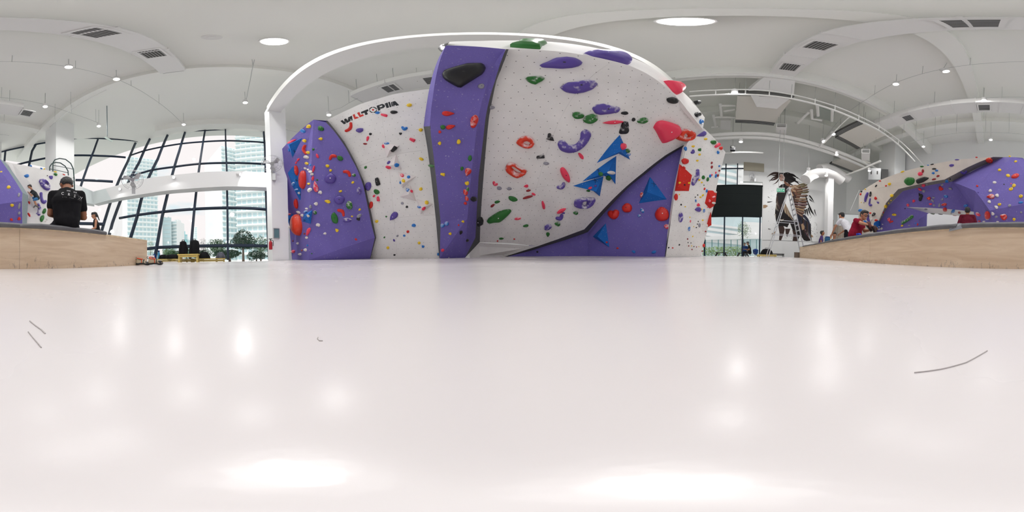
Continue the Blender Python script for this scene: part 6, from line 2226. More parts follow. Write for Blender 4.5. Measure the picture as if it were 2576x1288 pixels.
    h.ball(head + hz * 0.085 * hs + hy * 0.045 * hs, 0.062 * hs, 0.05 * hs, 0.036 * hs, 12, 8, rot=R)
    for k in (-1, 1):
        capsule_mb(h, head + hx * k * 0.071 * hs + hy * 0.01 * hs + hz * 0.05 * hs, head + hx * k * 0.073 * hs + hy * 0.012 * hs + hz * 0.012 * hs, 0.014 * hs, 0.008 * hs)
    if hair == 'ponytail':
        a = head - hy * 0.1 * hs + hz * 0.02 * hs
        for j in range(5):
            capsule_mb(h, a - hy * 0.012 * j - hz * 0.045 * j, a - hy * 0.012 * (j + 1) - hz * 0.045 * (j + 1), 0.03 - j * 0.003, 0.028 - j * 0.003)
        h.ball(head + hz * 0.05 * hs + hy * 0.055 * hs, 0.07 * hs, 0.045 * hs, 0.05 * hs, 10, 8, rot=R)
    ho = fuse(h, 'hair', HAIR, root, 0.009 if not fine else 0.007, 1)
    r_ = random.Random(3)
    nrm = [v.normal.copy() for v in ho.data.vertices]
    for v, n in zip(ho.data.vertices, nrm):
        v.co += n * (mnoise.noise(v.co * 55) * 0.006 + 0.003)
    # face
    for k in (-1, 1):
        e = head + hx * k * 0.031 * hs + hy * 0.082 * hs + hz * 0.012 * hs
        MB().ball(e, 0.0125 * hs, 0.009 * hs, 0.007 * hs, 8, 6, rot=R).build('eye', EYEW, root, smooth=True)
        MB().ball(e + hy * 0.007 * hs, 0.0055 * hs, 0.003 * hs, 0.0058 * hs, 6, 5, rot=R).build('iris', HAIR, root)
        capsule_mb(MB(), e, e, 0.01, 0.01)
        b = MB(); capsule_mb(b, e + hz * 0.021 * hs - hx * k * 0.014 * hs + hy * 0.007 * hs, e + hz * 0.019 * hs + hx * k * 0.018 * hs - hy * 0.002, 0.0035 * hs, 0.003 * hs, 6); b.build('eyebrow', HAIR, root)
    b = MB(); capsule_mb(b, head - hx * 0.022 * hs + hy * 0.084 * hs - hz * 0.052 * hs, head + hx * 0.022 * hs + hy * 0.084 * hs - hz * 0.052 * hs, 0.006 * hs, 0.006 * hs, 6); b.build('mouth', LIP, root)
    if glasses:
        MB().tube([head + hx * x_ * hs + hy * (0.092 - abs(x_) * 0.25) * hs + hz * (-0.05 + abs(x_) * 0.25) * hs for x_ in (-0.026, -0.013, 0, 0.013, 0.026)], [0.003 * hs, 0.0065 * hs, 0.008 * hs, 0.0065 * hs, 0.003 * hs], 8).build('teeth', EYEW, root, smooth=True)
    if glasses:
        gr = thing_part('spectacles', root)
        for k in (-1, 1):
            c = head + hx * k * 0.034 * hs + hy * 0.105 * hs + hz * 0.008 * hs
            MB().tube([c + (hx * math.cos(t) * 0.029 + hz * math.sin(t) * 0.021) * hs for t in [i * 6.283 / 14 for i in range(14)]], 0.0042 * hs, 6, closed=True).build('rim', BLACK, gr)
            MB().tube([c + hx * k * 0.028 * hs, head + hx * k * 0.08 * hs + hz * 0.012 * hs], 0.0035 * hs, 6).build('temple', BLACK, gr)
        MB().tube([head + hx * 0.006 + hy * 0.107 * hs + hz * 0.012 * hs, head - hx * 0.006 + hy * 0.107 * hs + hz * 0.012 * hs], 0.003, 6).build('bridge', BLACK, gr)
    if shoes:
        for k in ('l', 'r'):
            an = Q['a' + k]; ft = Q.get('t' + k, an + (f * 0.16 - V3((0, 0, 0.05))) * s)
            b = MB(); capsule_mb(b, an - V3((0, 0, 0.02)) * s, ft, 0.047 * s, 0.04 * s); b.build('shoe', shoes, root, smooth=True)
    for o in list(root.children):                 # these were modelled about the person's own origin
        if o.name.split('.')[0] in ('eye', 'iris', 'eyebrow', 'mouth', 'shoe', 'teeth'):
            o.location = root.location
    for o in root.children:
        if o.name.startswith('spectacles'):
            for c in o.children: c.location = root.location
    return root, so, bo, (rt, f)


def thing_part(name, parent):
    o = bpy.data.objects.new(name, None); COL.objects.link(o); o.parent = parent; o.empty_display_size = 0.05
    return o


def fabric(name, col): return mat(name, col, rough=0.9, spec=0.15, grain=0.08, gscale=25, bump=0.1, bscale=60)


TEE_K = fabric('black_cotton', (0.012, 0.012, 0.014)); TEE_R = fabric('dark_red_cotton', srgb(142, 28, 52)); TEE_M = fabric('maroon_cotton', srgb(98, 26, 44))
TEE_W = fabric('white_cotton', (0.78, 0.78, 0.82)); TEE_P = fabric('purple_cotton', srgb(86, 66, 120)); TEE_G = fabric('charcoal_cotton', srgb(60, 64, 66))
JEAN = fabric('black_trousers', (0.015, 0.015, 0.02)); SHORT_B = fabric('blue_shorts', srgb(72, 128, 178)); NAVY = fabric('navy_cloth', srgb(34, 62, 120))
SHOE = mat('grey_climbing_shoe', srgb(120, 120, 115), rough=0.6)

SIT = dict(pelvis=(0, 0, 0.10), chest=(0, 0.035, 0.38), neck=(0, 0.075, 0.585), head=(0, 0.15, 0.715), hd=(0, 0.8, -0.5), sl=(-0.185, 0.06, 0.525), sr=(0.185, 0.06, 0.525),
           el=(-0.262, 0.08, 0.26), er=(0.262, 0.08, 0.24), wl=(-0.10, 0.33, 0.30), wr=(0.10, 0.33, 0.30), hl=(-0.095, 0.0, 0.085), hr=(0.095, 0.0, 0.085), kl=(-0.24, 0.42, 0.10), kr=(0.2, 0.44, 0.10),
           al=(-0.22, 0.5, -0.34), ar=(0.18, 0.52, -0.34))
SEAT = BH + 0.066
# 1. seen from behind, on the bench
d = ray(168, 560); d.z = 0; d.normalize()
p = PF(168, 2.44, SEAT)
J = dict(SIT); J.update(pelvis=(0, 0, 0.10), chest=(0, 0.0, 0.325), neck=(0, 0.08, 0.535), head=(-0.004, 0.175, 0.637), hd=(-0.2, 0.75, -0.62), sl=(-0.170, 0.05, 0.445), sr=(0.170, 0.05, 0.44), el=(-0.205, 0.07, 0.19), er=(0.215, 0.09, 0.15),
                         wl=(-0.09, 0.31, 0.2), wr=(0.09, 0.31, 0.2), hl=(-0.07, 0, 0.075), hr=(0.07, 0, 0.075), kl=(-0.2, 0.4, 0.08), kr=(0.12, 0.42, 0.08))
P1, S1, _, _ = person(p, d, J, 'man seen from behind, sitting on the bench in a black lettered T-shirt, head bent down', TEE_K, (JEAN, 2), SKIN2, sleeve=0.62, s=1.27, voxel=0.013, fine=True, slim=0.92, hem=0.04, legs=0.78)

# lettering on the back of the shirt, wrapped onto the cloth
PRINT = mat('white_shirt_print', (0.75, 0.75, 0.75), rough=0.9)
_bm = bmesh.new(); _bm.from_mesh(S1.data); SBV = BVHTree.FromBMesh(_bm); _bm.free()


def text_shape(txt):
    cu = bpy.data.curves.new('t', 'FONT'); cu.body = txt; cu.align_x = 'CENTER'; cu.align_y = 'CENTER'; cu.resolution_u = 3
    o = bpy.data.objects.new('t', cu)
    me = evaluated_mesh(o)
    vs = [(v.co.x, v.co.y) for v in me.vertices]; fs = [tuple(p.vertices) for p in me.polygons]
    bpy.data.objects.remove(o); bpy.data.curves.remove(cu); bpy.data.meshes.remove(me)
    return vs, fs


def shirt_text(txt, px, py, hgt, turn, parent, bvh, m, bold=0.0):
    vs, fs = text_shape(txt)
    a = math.radians(turn); out = []
    for x, y in vs:
        x *= hgt; y *= hgt
        d = ray(px + x * math.cos(a) + y * math.sin(a), py + x * math.sin(a) - y * math.cos(a))
        hit = bvh.ray_cast(CPOS - parent.location, d)
        q = (hit[0] - d * 0.004) if hit[0] is not None else d * 2.3
        out.append(q + parent.location)
    return MB().add(out, fs).build('shirt_print', m, parent)


for ch, x, y, tn in (('C', 157.5, 487, 4), ('R', 173.5, 489.5, 7), ('E', 188, 493.5, 10), ('W', 202, 498.5, 14)):
    shirt_text(ch, x, y, 9.6, tn, P1, SBV, PRINT)
shirt_text('SAVE', 172.5, 480, 4.2, 8, P1, SBV, PRINT); shirt_text('OUR', 189, 484, 4.2, 12, P1, SBV, PRINT)
for x, y, tn in ((158, 495.5, 3), (163.5, 495.2, 3), (167, 495.6, 5), (176, 497, 7), (180.5, 497.8, 8), (184, 498.5, 9), (197, 501.5, 13), (200.5, 502.6, 14), (204, 504, 15)):
    shirt_text('-', x, y, 5, tn, P1, SBV, PRINT)

# 2. man with glasses
away = ray(2156, 640); away.z = 0; away.normalize()
pp = PF(2150, 4.2, SEAT - 0.02)
fw = (PF(2225, 4.0) - pp); fw.z = 0; fw.normalize(); rt2 = V3((fw.y, -fw.x, 0))
lg = lambda p_, k: (p_[0] + away.dot(rt2) * k, p_[1] + away.dot(fw) * k, p_[2])
J = dict(SIT); J.update(chest=(0, 0.06, 0.30), head=(0, 0.215, 0.545), neck=(0, 0.12, 0.455), sl=(-0.165, 0.11, 0.385), sr=(0.165, 0.07, 0.39), er=(0.21, 0.235, 0.31), wr=(0.07, 0.42, 0.27), el=(-0.2, 0.17, 0.2), wl=(-0.05, 0.38, 0.2))
for q in 'lr':
    J['k' + q] = lg(J['h' + q], 0.4); J['a' + q] = lg((J['h' + q][0], J['h' + q][1], -0.34), 0.45)
P2, S2, _, fr2 = person(pp, fw, J, 'smiling man with glasses in a dark red T-shirt, handling a brown shoe on the bench', TEE_R, (JEAN, 2), SKIN, sleeve=0.45, s=1.1, voxel=0.013, glasses=True, hem=0.085, fine=True,
                        look=(fw * 0.8 - ray(2170, 640).normalized() * 0.6 + V3((0, 0, -0.42))))
HANDS2 = pp + (rt2 * 0.04 + fw * 0.50 + V3((0, 0, 0.2))) * 1.1
# 3. standing in white, bent forward
STAND = dict(pelvis=(0, 0, 0.95), chest=(0, 0.05, 1.22), neck=(0, 0.08, 1.43), head=(0, 0.11, 1.57), hd=(0, 1, -0.1), sl=(-0.18, 0.06, 1.37), sr=(0.18, 0.06, 1.37), el=(-0.24, 0.05, 1.1), er=(0.24, 0.05, 1.1),
             wl=(-0.22, 0.22, 0.92), wr=(0.22, 0.22, 0.92), hl=(-0.09, 0, 0.9), hr=(0.09, 0, 0.9), kl=(-0.1, 0.03, 0.5), kr=(0.1, 0.03, 0.5), al=(-0.1, 0, 0.09), ar=(0.1, 0, 0.09))
J = dict(STAND); J.update(chest=(0, 0.14, 1.17), neck=(0, 0.24, 1.33), head=(0, 0.30, 1.455), hd=(0, 1, -0.25), sl=(-0.18, 0.2, 1.27), sr=(0.18, 0.2, 1.27), el=(-0.2, 0.40, 1.06), wl=(-0.16, 0.56, 0.84), er=(0.22, 0.26, 1.02), wr=(0.18, 0.46, 0.9))
fw = PF(2098, 6.4) - PF(2134, 6.2); fw.z = 0
P3, _, _, _ = person(PF(2134, 6.25, 0), fw.normalized() + ray(2137, 640) * 0.35, J, 'man in a white T-shirt leaning on one arm behind the bench, face turned away', TEE_W, (JEAN, 2), SKIN, sleeve=0.55, s=1.2, voxel=0.015, shoes=BLACK)
# 4. low, in black
J = dict(SIT); J.update(hd=(0, 1, -0.15), head=(0, 0.1, 0.74))
P4, _, _, _ = person(PF(2097, 8.0, 0.24), ray(2040, 640) * -1 + ray(2140, 640) * 0.2, J, 'person in a black T-shirt sitting low behind the far bench', TEE_K, (JEAN, 2), SKIN, s=1.2, voxel=0.016)
# 5. purple shirt, looking up along the hall
fw5 = PF(2105, 10) - PF(2062, 10); fw5.z = 0
P5, _, _, _ = person(PF(2062.5, 10.2, GZ), fw5, STAND, 'man in a purple T-shirt standing near the mural and looking away', TEE_P, (JEAN, 2), SKIN2, s=1.24, voxel=0.016, look=fw5.normalized() + V3((0, 0, 0.25)), shoes=BLACK)
# 6. maroon, from behind
J = dict(STAND); J.update(el=(-0.26, 0.05, 1.1), er=(0.26, 0.05, 1.1), wl=(-0.3, 0.0, 0.88), wr=(0.3, 0.0, 0.88), head=(0, 0.1, 1.545))
d6 = ray(2430, 600); d6.z = 0
P6, _, _, _ = person(PF(2432.5, 5.1, 0), d6, J, 'person in a dark maroon T-shirt seen from behind, standing beyond the bench', TEE_M, (JEAN, 2), SKIN2, sleeve=0.8, s=1.08, voxel=0.014, shoes=BLACK)
# 7. woman with a ponytail
fw7 = PF(205, 6.3) - PF(243, 6.3); fw7.z = 0
J = dict(STAND); J.update(el=(-0.17, 0.08, 1.12), er=(0.17, 0.06, 1.1), wl=(-0.16, 0.3, 1.02), wr=(0.16, 0.28, 1.0), sl=(-0.15, 0.06, 1.36), sr=(0.15, 0.06, 1.36), head=(0, 0.11, 1.56))
P7, _, _, _ = person(PF(246, 6.3, -0.02), fw7, J, 'woman with a black ponytail and sleeveless black top standing beyond the bench, in profile', TEE_K, (JEAN, 2), SKIN, s=1.2, voxel=0.014, hair='ponytail', tank=True, female=True, shoes=BLACK)
# 8. the climbing boy
BS = 1.0
bp_ = WD.hit(88, 500)
fwb = -WD.n * 0.8 + (PF(40, 7) - PF(90, 7)).normalized() * 0.8; fwb.z = 0
c0 = bp_ + WD.n * 0.24
K = lambda x, y, off: WD.hit(x, y, off)
fb = fwb.normalized(); rb_ = V3((fb.y, -fb.x, 0))
inv = lambda P_: ((P_ - c0).dot(rb_) / BS, (P_ - c0).dot(fb) / BS, (P_ - c0).z / BS)
J = dict(pelvis=inv(K(93, 497, 0.36)), chest=inv(K(87, 486, 0.32)), neck=inv(K(80.5, 478, 0.26)), head=inv(K(75, 469.8, 0.28)), sl=inv(K(81, 481, 0.14)), sr=inv(K(84.5, 481.5, 0.42)), el=inv(K(76, 485, 0.10)), wl=inv(K(72, 480, 0.1)),
         er=inv(K(79.5, 493, 0.42)), wr=inv(K(73.5, 485, 0.32)), hl=inv(K(91.5, 498, 0.26)), hr=inv(K(94, 499, 0.42)), kl=inv(K(84, 498, 0.16)), kr=inv(K(86.0, 503, 0.42)), al=inv(K(93, 518, 0.12)), ar=inv(K(90, 516, 0.30)),
         tl=inv(K(97, 522, 0.10)), tr=inv(K(85, 521.5, 0.2)), hd=(0.15, 1, -0.25))
P8, _, _, _ = person(c0, fwb, J, 'small boy in a charcoal T-shirt and blue shorts climbing on the white wall', TEE_G, (SHORT_B, 1), SKIN, sleeve=0.6, s=0.84, js=BS, voxel=0.011, shoes=SHOE, look=V3((fb.x, fb.y, -0.35)) - ray(75, 640) * 0.5)
# ================================================================== lettering on the white wall (painted flat on the panel)
PAINT_K = mat('black_wall_letter', srgb(42, 46, 50), rough=0.8); PAINT_R = mat('red_wall_letter', srgb(206, 58, 50), rough=0.8)


def letters(root, owner_plane, rows):
    for name, m, polys in rows:
        mbx = MB()
        for pl in polys:
            q = [owner_plane.hit(x, y, 0.004) for x, y in pl]
            mbx.slab(q, -owner_plane.n * 0.004)
        mbx.build(name, m, root)


e_ = lambda L: [(x / 6.135 + 840, y / 6.135 + 230) for x, y in L]
rows = [('letter_w', PAINT_K, [e_([(100, 458), (130, 440), (165, 474), (158, 428), (185, 416), (214, 452), (222, 398), (246, 388), (226, 472), (196, 488), (176, 452), (184, 494), (155, 507)])]),
        ('letter_a', PAINT_K, [e_([(250, 386), (262, 380), (244, 462), (228, 470)]), e_([(264, 380), (278, 374), (286, 446), (270, 452), (266, 424), (256, 428), (252, 458), (246, 460)])]),
        ('letter_l', PAINT_R, [e_([(288, 362), (318, 348), (334, 396), (356, 386), (362, 398), (382, 396), (378, 410), (318, 430)])]),
        ('letter_l', PAINT_R, [e_([(356, 332), (392, 316), (410, 366), (432, 356), (440, 348), (464, 372), (398, 400)])]),
        ('letter_t', PAINT_K, [e_([(414, 318), (522, 274), (532, 302), (506, 314), (524, 350), (486, 366), (470, 328), (424, 344)])]),
        ('letter_p', PAINT_K, [e_([(658, 222), (694, 208), (718, 284), (684, 298)]), e_([(698, 208), (746, 192), (780, 206), (788, 232), (766, 254), (718, 268), (710, 246), (744, 236), (748, 222), (736, 214), (704, 226)])]),
        ('letter_i', PAINT_K, [e_([(784, 186), (826, 172), (850, 246), (814, 258)])]),
        ('letter_i', PAINT_K, [e_([(836, 168), (862, 160), (886, 238), (862, 244)])]),
        ('letter_a', PAINT_K, [e_([(882, 168), (898, 158), (912, 226), (892, 232)]), e_([(904, 158), (944, 148), (1006, 212), (958, 222), (952, 208), (930, 214), (934, 226), (918, 230)]),])]
letters(WALL_L, WL, rows)
c_ = e_([(603, 284)])[0]
def ringp(rx0, ry0, a0, a1, rx1, ry1):
    ts = [a0 + (a1 - a0) * i / 10 for i in range(11)]
    f = lambda rx, ry, t: (c_[0] + rx * math.cos(t), c_[1] - ry * math.sin(t))
    return [f(rx0, ry0, t) for t in ts] + [f(rx1, ry1, t) for t in reversed(ts)]
mb = MB()
for a0, a1 in ((0.2, 1.55), (1.75, 3.1), (3.35, 4.6), (4.85, 6.2)):
    r_ = ringp(10.0, 7.6, a0, a1, 7.8, 5.5)
    for i in range(10):
        q = [WL.hit(*p_, 0.004) for p_ in (r_[i], r_[i + 1], r_[20 - i], r_[21 - i])]
        mb.slab(q, -WL.n * 0.004)
mb.build('letter_o', PAINT_K, WALL_L)
mb = MB(); mb.slab([WL.hit(c_[0] + 2.7 * math.cos(t), c_[1] - 2.3 * math.sin(t), 0.004) for t in [i * 6.283 / 14 for i in range(14)]], -WL.n * 0.004)
mb.build('letter_o_centre', PAINT_R, WALL_L)

# ================================================================== painted mural on the wall beside the window
MC = {'k': mat('mural_black', srgb(30, 25, 26), rough=0.85), 'b': mat('mural_brown', srgb(122, 84, 66), rough=0.85), 't': mat('mural_tan', srgb(172, 142, 112), rough=0.85), 'd': mat('mural_dark_brown', srgb(66, 48, 44), rough=0.85),
      'c': mat('mural_cream', srgb(208, 196, 178), rough=0.85), 'p': mat('mural_mauve', srgb(118, 84, 92), rough=0.85), 'n': mat('mural_slate', srgb(44, 46, 62), rough=0.85), 's': mat('mural_skin', srgb(186, 150, 138), rough=0.85), 'o': mat('mural_olive', srgb(120, 112, 80), rough=0.85)}
m5 = lambda x, y: (x / 6.44 + 1920, y / 6.44 + 420)
mur_root = thing('wall_mural', WINW.hit(1980, 540), 'large painted wall mural of a long-haired woman in a cloak of brown feathers', 'mural')
mur_root['kind'] = 'thing'
LAY = [0.004]


def paint(name, col, polys):
    mbx = MB(); LAY[0] += 0.00012
    for pl in polys:
        mbx.slab([WINW.hit(*m5(x, y), LAY[0]) for x, y in pl], wn_ * 0.00005)
    mbx.build(name, MC[col], mur_root, weld=False)


def lock(x0, y0, x1, y1, w, bow):
    """a tapering brush stroke from one point to another"""
    n = 7; L = math.hypot(x1 - x0, y1 - y0); nx, ny = -(y1 - y0) / L, (x1 - x0) / L
    A, B = [], []
    for i in range(n + 1):
        t = i / n; c = bow * math.sin(math.pi * t); ww = w * (0.35 + 0.65 * math.sin(math.pi * min(1, t * 0.7 + 0.25))) * (1 - 0.75 * t * t)
        x = x0 + (x1 - x0) * t + nx * c; y = y0 + (y1 - y0) * t + ny * c
        A.append((x + nx * ww / 2, y + ny * ww / 2)); B.append((x - nx * ww / 2, y - ny * ww / 2))
    return A + B[::-1]


r9 = random.Random(21)


def plume(x0, y0, x1, y1, w, bow=6):
    n = 8; L = math.hypot(x1 - x0, y1 - y0); nx, ny = -(y1 - y0) / L, (x1 - x0) / L; A, B = [], []
    for i in range(n + 1):
        t = i / n; ww = w * (0.45 + 0.55 * min(1, t * 1.6)) * (1 if t < 0.86 else math.sqrt(max(0.03, 1 - ((t - 0.86) / 0.142) ** 2))); c = bow * math.sin(math.pi * t)
        x = x0 + (x1 - x0) * t + nx * c; y = y0 + (y1 - y0) * t + ny * c
        A.append((x + nx * ww / 2, y + ny * ww / 2)); B.append((x - nx * ww / 2, y - ny * ww / 2))
    return A + B[::-1]


paint('painted_body', 'k', [[(285, 290), (345, 270), (420, 330), (400, 420), (340, 560), (345, 760), (390, 860), (395, 900), (340, 960), (250, 960), (215, 900), (190, 780), (195, 690), (215, 560), (215, 450), (260, 340)]])
paint('painted_sleeve', 'd', [plume(225, 470, 270, 690, 46, 20), plume(300, 600, 345, 700, 50, 8)])
paint('painted_folds', 'c', [lock(215, 590, 262, 715, 7, 26), lock(205, 640, 255, 720, 5, 20), lock(225, 560, 245, 640, 4, 8), lock(275, 860, 335, 845, 30, 10), lock(200, 760, 205, 830, 8, 3)])
paint('painted_skirt', 'k', [[(345, 560), (430, 760), (470, 860), (600, 900), (700, 1040), (765, 1195), (700, 1200), (660, 1190), (600, 1100), (560, 1195), (520, 1195), (480, 1030), (430, 900), (390, 980), (340, 960)]])
paint('painted_legs', 'd', [[(245, 960), (330, 960), (350, 1010), (330, 1090), (290, 1190), (255, 1185), (265, 1080)], [(355, 1000), (440, 1000), (420, 1060), (385, 1140), (365, 1080)], [(470, 1020), (520, 1040), (545, 1120), (550, 1200), (475, 1200), (490, 1100)]])
paint('painted_hair', 'k', [[(255, 120), (275, 95), (330, 95), (410, 110), (470, 150), (530, 190), (520, 230), (450, 260), (380, 250), (340, 230), (350, 170), (320, 120), (280, 110), (262, 150)]])
paint('painted_hair_locks', 'd', [lock(275, 110, 60, 165, 44, 34), lock(265, 130, 85, 215, 34, -30), lock(262, 150, 95, 245, 26, 26), lock(255, 190, 150, 285, 20, -18), lock(270, 105, 110, 120, 26, -24), lock(250, 130, 180, 210, 22, 20)])
paint('painted_hair_locks', 'k', [lock(400, 120, 560, 190, 40, -24), lock(420, 150, 570, 240, 36, 20), lock(430, 190, 600, 300, 34, -18), lock(390, 230, 500, 300, 30, 12), lock(440, 140, 620, 230, 16, -22), lock(470, 200, 650, 250, 12, 16), lock(350, 100, 470, 120, 20, -12)])
paint('painted_face', 's', [[(262, 150), (270, 128), (300, 115), (335, 140), (345, 180), (330, 210), (300, 232), (275, 226), (272, 205), (256, 192)]])
paint('painted_neck', 'b', [[(330, 215), (360, 240), (410, 270), (440, 290), (420, 320), (370, 300), (340, 262)]])
paint('painted_face_lines', 'k', [lock(268, 162, 292, 160, 8, -3), lock(300, 165, 325, 168, 9, -3), lock(270, 205, 292, 210, 7, 3), lock(300, 222, 345, 200, 12, 10), lock(275, 135, 262, 190, 5, 3)])
paint('painted_shoulder', 'k', [[(255, 320), (300, 280), (420, 320), (430, 360), (350, 420), (250, 420)]])
# the feathers fan out from the shoulder
paint('painted_cloak', 'b', [[(425, 305), (520, 288), (600, 305), (650, 380), (610, 450), (570, 560), (545, 700), (490, 580), (445, 450)]])
paint('painted_cloak', 'd', [[(440, 420), (500, 400), (560, 560), (560, 740), (500, 640), (460, 520)]])
for i, (x0, y0, x1, y1, w) in enumerate(((600, 290, 692, 256, 17), (560, 322, 708, 285, 20), (545, 350, 716, 322, 22), (545, 388, 733, 360, 22), (555, 420, 735, 398, 25), (530, 465, 716, 460, 30), (510, 515, 712, 512, 31), (500, 548, 716, 560, 34), (497, 588, 716, 605, 36),
                                         (500, 626, 692, 652, 37), (510, 660, 672, 702, 38), (518, 694, 662, 748, 40), (528, 734, 650, 800, 42), (540, 775, 642, 836, 40))):
    paint('painted_feather', 'k', [plume(x0 - 8, y0 - 2, x1 + 7, y1 + 2, w + 9)])
    paint('painted_feather', 'tobtobtbpbtbbb'[i], [plume(x0, y0, x1, y1, w)])
    paint('painted_feather_vane', 'c' if i % 3 == 0 else 't' if i % 3 == 1 else 'c', [plume(x0 + 14, y0 + 3 - w * 0.2, x1 - 12, y1 - w * 0.22, 6)])
    paint('painted_feather_vane', 'd', [plume(x0 + 10, y0 + w * 0.28, x1 - 16, y1 + w * 0.25, 6)])
paint('painted_chest_feathers', 't', [plume(430, 330, 530, 400, 30), plume(455, 312, 570, 340, 26), plume(425, 365, 490, 470, 26), plume(480, 300, 600, 300, 24)])
paint('painted_chest_feathers', 'c', [plume(440, 318, 500, 345, 12), plume(470, 300, 540, 312, 10), plume(435, 380, 470, 440, 10), plume(520, 330, 580, 345, 9)])
paint('painted_wing_tips', 'o', [lock(600, 290, 700, 255, 22, 6), lock(620, 320, 720, 290, 20, 5), lock(640, 420, 735, 410, 20, 5), lock(560, 300, 680, 262, 12, -8)])
for i in range(15):
    x0 = 345 + i * 5; paint('painted_long_feather', 'tcotd'[i % 5], [plume(x0, 560 + i * 11, 352 + i * 11, 745 + i * 10, 11, 4)])
for i in range(11):
    t = i / 10; paint('painted_tail_feather', 'nkd'[i % 3], [lock(560 + 20 * i, 760 + 16 * i, 560 + 21 * i + 20 * t, 1020 + 20 * i, 26, 10)])
for i in range(8):
    paint('painted_tail_feather', 'kp'[i % 2], [lock(640 + i * 8, 880 + 26 * i, 690 + i * 11, 1090 + 14 * i, 12, 4)])
paint('painted_tail_feather', 'n', [lock(560, 790, 640, 930, 60, 8), lock(650, 780, 770, 970, 46, -14), lock(600, 800, 560, 960, 50, 6)])
for pl_ in [[(612, 930), (640, 915), (670, 960), (665, 1010), (630, 1025)], [(770, 1090), (800, 1110), (812, 1140), (780, 1135)], [(0, 615), (40, 612), (78, 632), (40, 662), (0, 668)], [(130, 1085), (210, 1035), (170, 1095)]]: paint('painted_tan_patch', 't', [pl_])
dk = []
for i in range(9):
    dk.append(lock(690 + 8 * i, 470 + 26 * i, 740 + 12 * i, 600 + 24 * i, 15, 6))
paint('painted_side_feathers', 'k', dk + [lock(680, 690, 690, 780, 26, 4), lock(705, 680, 730, 795, 26, 4), lock(730, 660, 775, 790, 22, 6), lock(745, 460, 825, 580, 22, -6), lock(830, 690, 862, 795, 14, 3), lock(750, 520, 812, 570, 16, 4)])
sp = []
for i in range(46):
    x = r9.uniform(640, 870); y = r9.uniform(780, 1165); a = r9.uniform(2.5, 9)
    sp.append([(x, y), (x + a, y - a * 0.4), (x + a * 1.3, y + a * 0.5), (x + a * 0.3, y + a * 0.8)])
for i in range(36):
    x = r9.uniform(70, 210); y = r9.uniform(290, 1010); a = r9.uniform(2.5, 9)
    sp.append([(x, y), (x + a * 1.6, y - a * 0.3), (x + a, y + a * 0.5)])
for i in range(40):
    x = r9.uniform(340, 480); y = r9.uniform(1070, 1165); a = r9.uniform(2.5, 9)
    sp.append([(x, y), (x + a * 1.3, y - a * 0.5), (x + a, y + a * 0.6)])
paint('painted_specks', 'k', sp + [lock(65, 570, 150, 555, 16, 4), lock(75, 480, 110, 505, 8, 2), lock(80, 1000, 130, 1010, 10, 3)])
for o in mur_root.children:
    if len(o.data.polygons) > 12 * 3: o['kind'] = 'stuff'
# dado line and low panel joints below it
MB().bar(wz(1919, wz(0, 0).z + PT(1919, 604, WINW.hit(1919, 604).xy.length).z), wz(2072, PT(2040, 608, WINW.hit(2040, 608).xy.length).z), 0.02, 0.03, wn_).build('trim_10', mat('thin_dark_line', (0.2, 0.2, 0.2)))
struct(bpy.data.objects['trim_10'])
tag(MB().slab([WINW.hit(x, y, 0.02) for x, y in ((1871, 408), (1922, 412.5), (1922, 433), (1871, 429))], wn_ * 0.03).build('wall_board', mat('beige_wall_board', srgb(184, 178, 160), rough=0.8)), 'beige rectangular board high on the wall above the low window', 'board')

# ---- exit sign hung on two rods
GRN = mat('green_sign_face', srgb(60, 168, 130), rough=0.3, emit=srgb(60, 168, 130), estr=0.35)
WSG = mat('white_sign_letter', (0.85, 0.87, 0.86), rough=0.4, emit=(0.85, 0.9, 0.88), estr=0.35)
ec = PT(1964, 478, 8.0); ef = (CPOS - ec); ef.z = 0; ef.normalize(); es = ef.cross(V3((0, 0, 1))) * -1
if es.dot(ray(2100, 640) - ray(1900, 640)) < 0: es = -es
root = thing('exit_sign', ec, 'green EXIT sign with an arrow hanging on thin rods before the mural', 'sign')
kx = 8.0 * 2 * math.pi / W / 0.93
MB().box(ec, 19 * kx, 0.05, 12.5 * kx, es, ef).build('sign_box', mat('white_sign_box', (0.75, 0.78, 0.77), rough=0.4), root)
MB().box(ec + ef * 0.028 - V3((0, 0, 1.2 * kx)), 18 * kx, 0.006, 8.6 * kx, es, ef).build('sign_face', GRN, root)
vs, fs = text_shape('EXIT')
MB().add([ec + ef * 0.034 + es * ((x * 5.8 - 2.2) * kx) + V3((0, 0, (y * 6.6 - 1.2) * kx)) for x, y in vs], fs).build('sign_letters', WSG, root)
MB().add([ec + ef * 0.034 + es * (x * kx) + V3((0, 0, (y - 1.2) * kx)) for x, y in ((4.6, 0.5), (6.4, 0.5), (6.4, 1.7), (8.3, 0), (6.4, -1.7), (6.4, -0.5), (4.6, -0.5))], [(0, 1, 2, 3, 4, 5, 6)]).build('sign_arrow', WSG, root)
for k in (-5, 5):
    q = ec + es * (k * kx) + V3((0, 0, 6 * kx)); MB().cyl(q, V3((q.x, q.y, CZ)), 0.012, 6).build('rod', ROD, root)

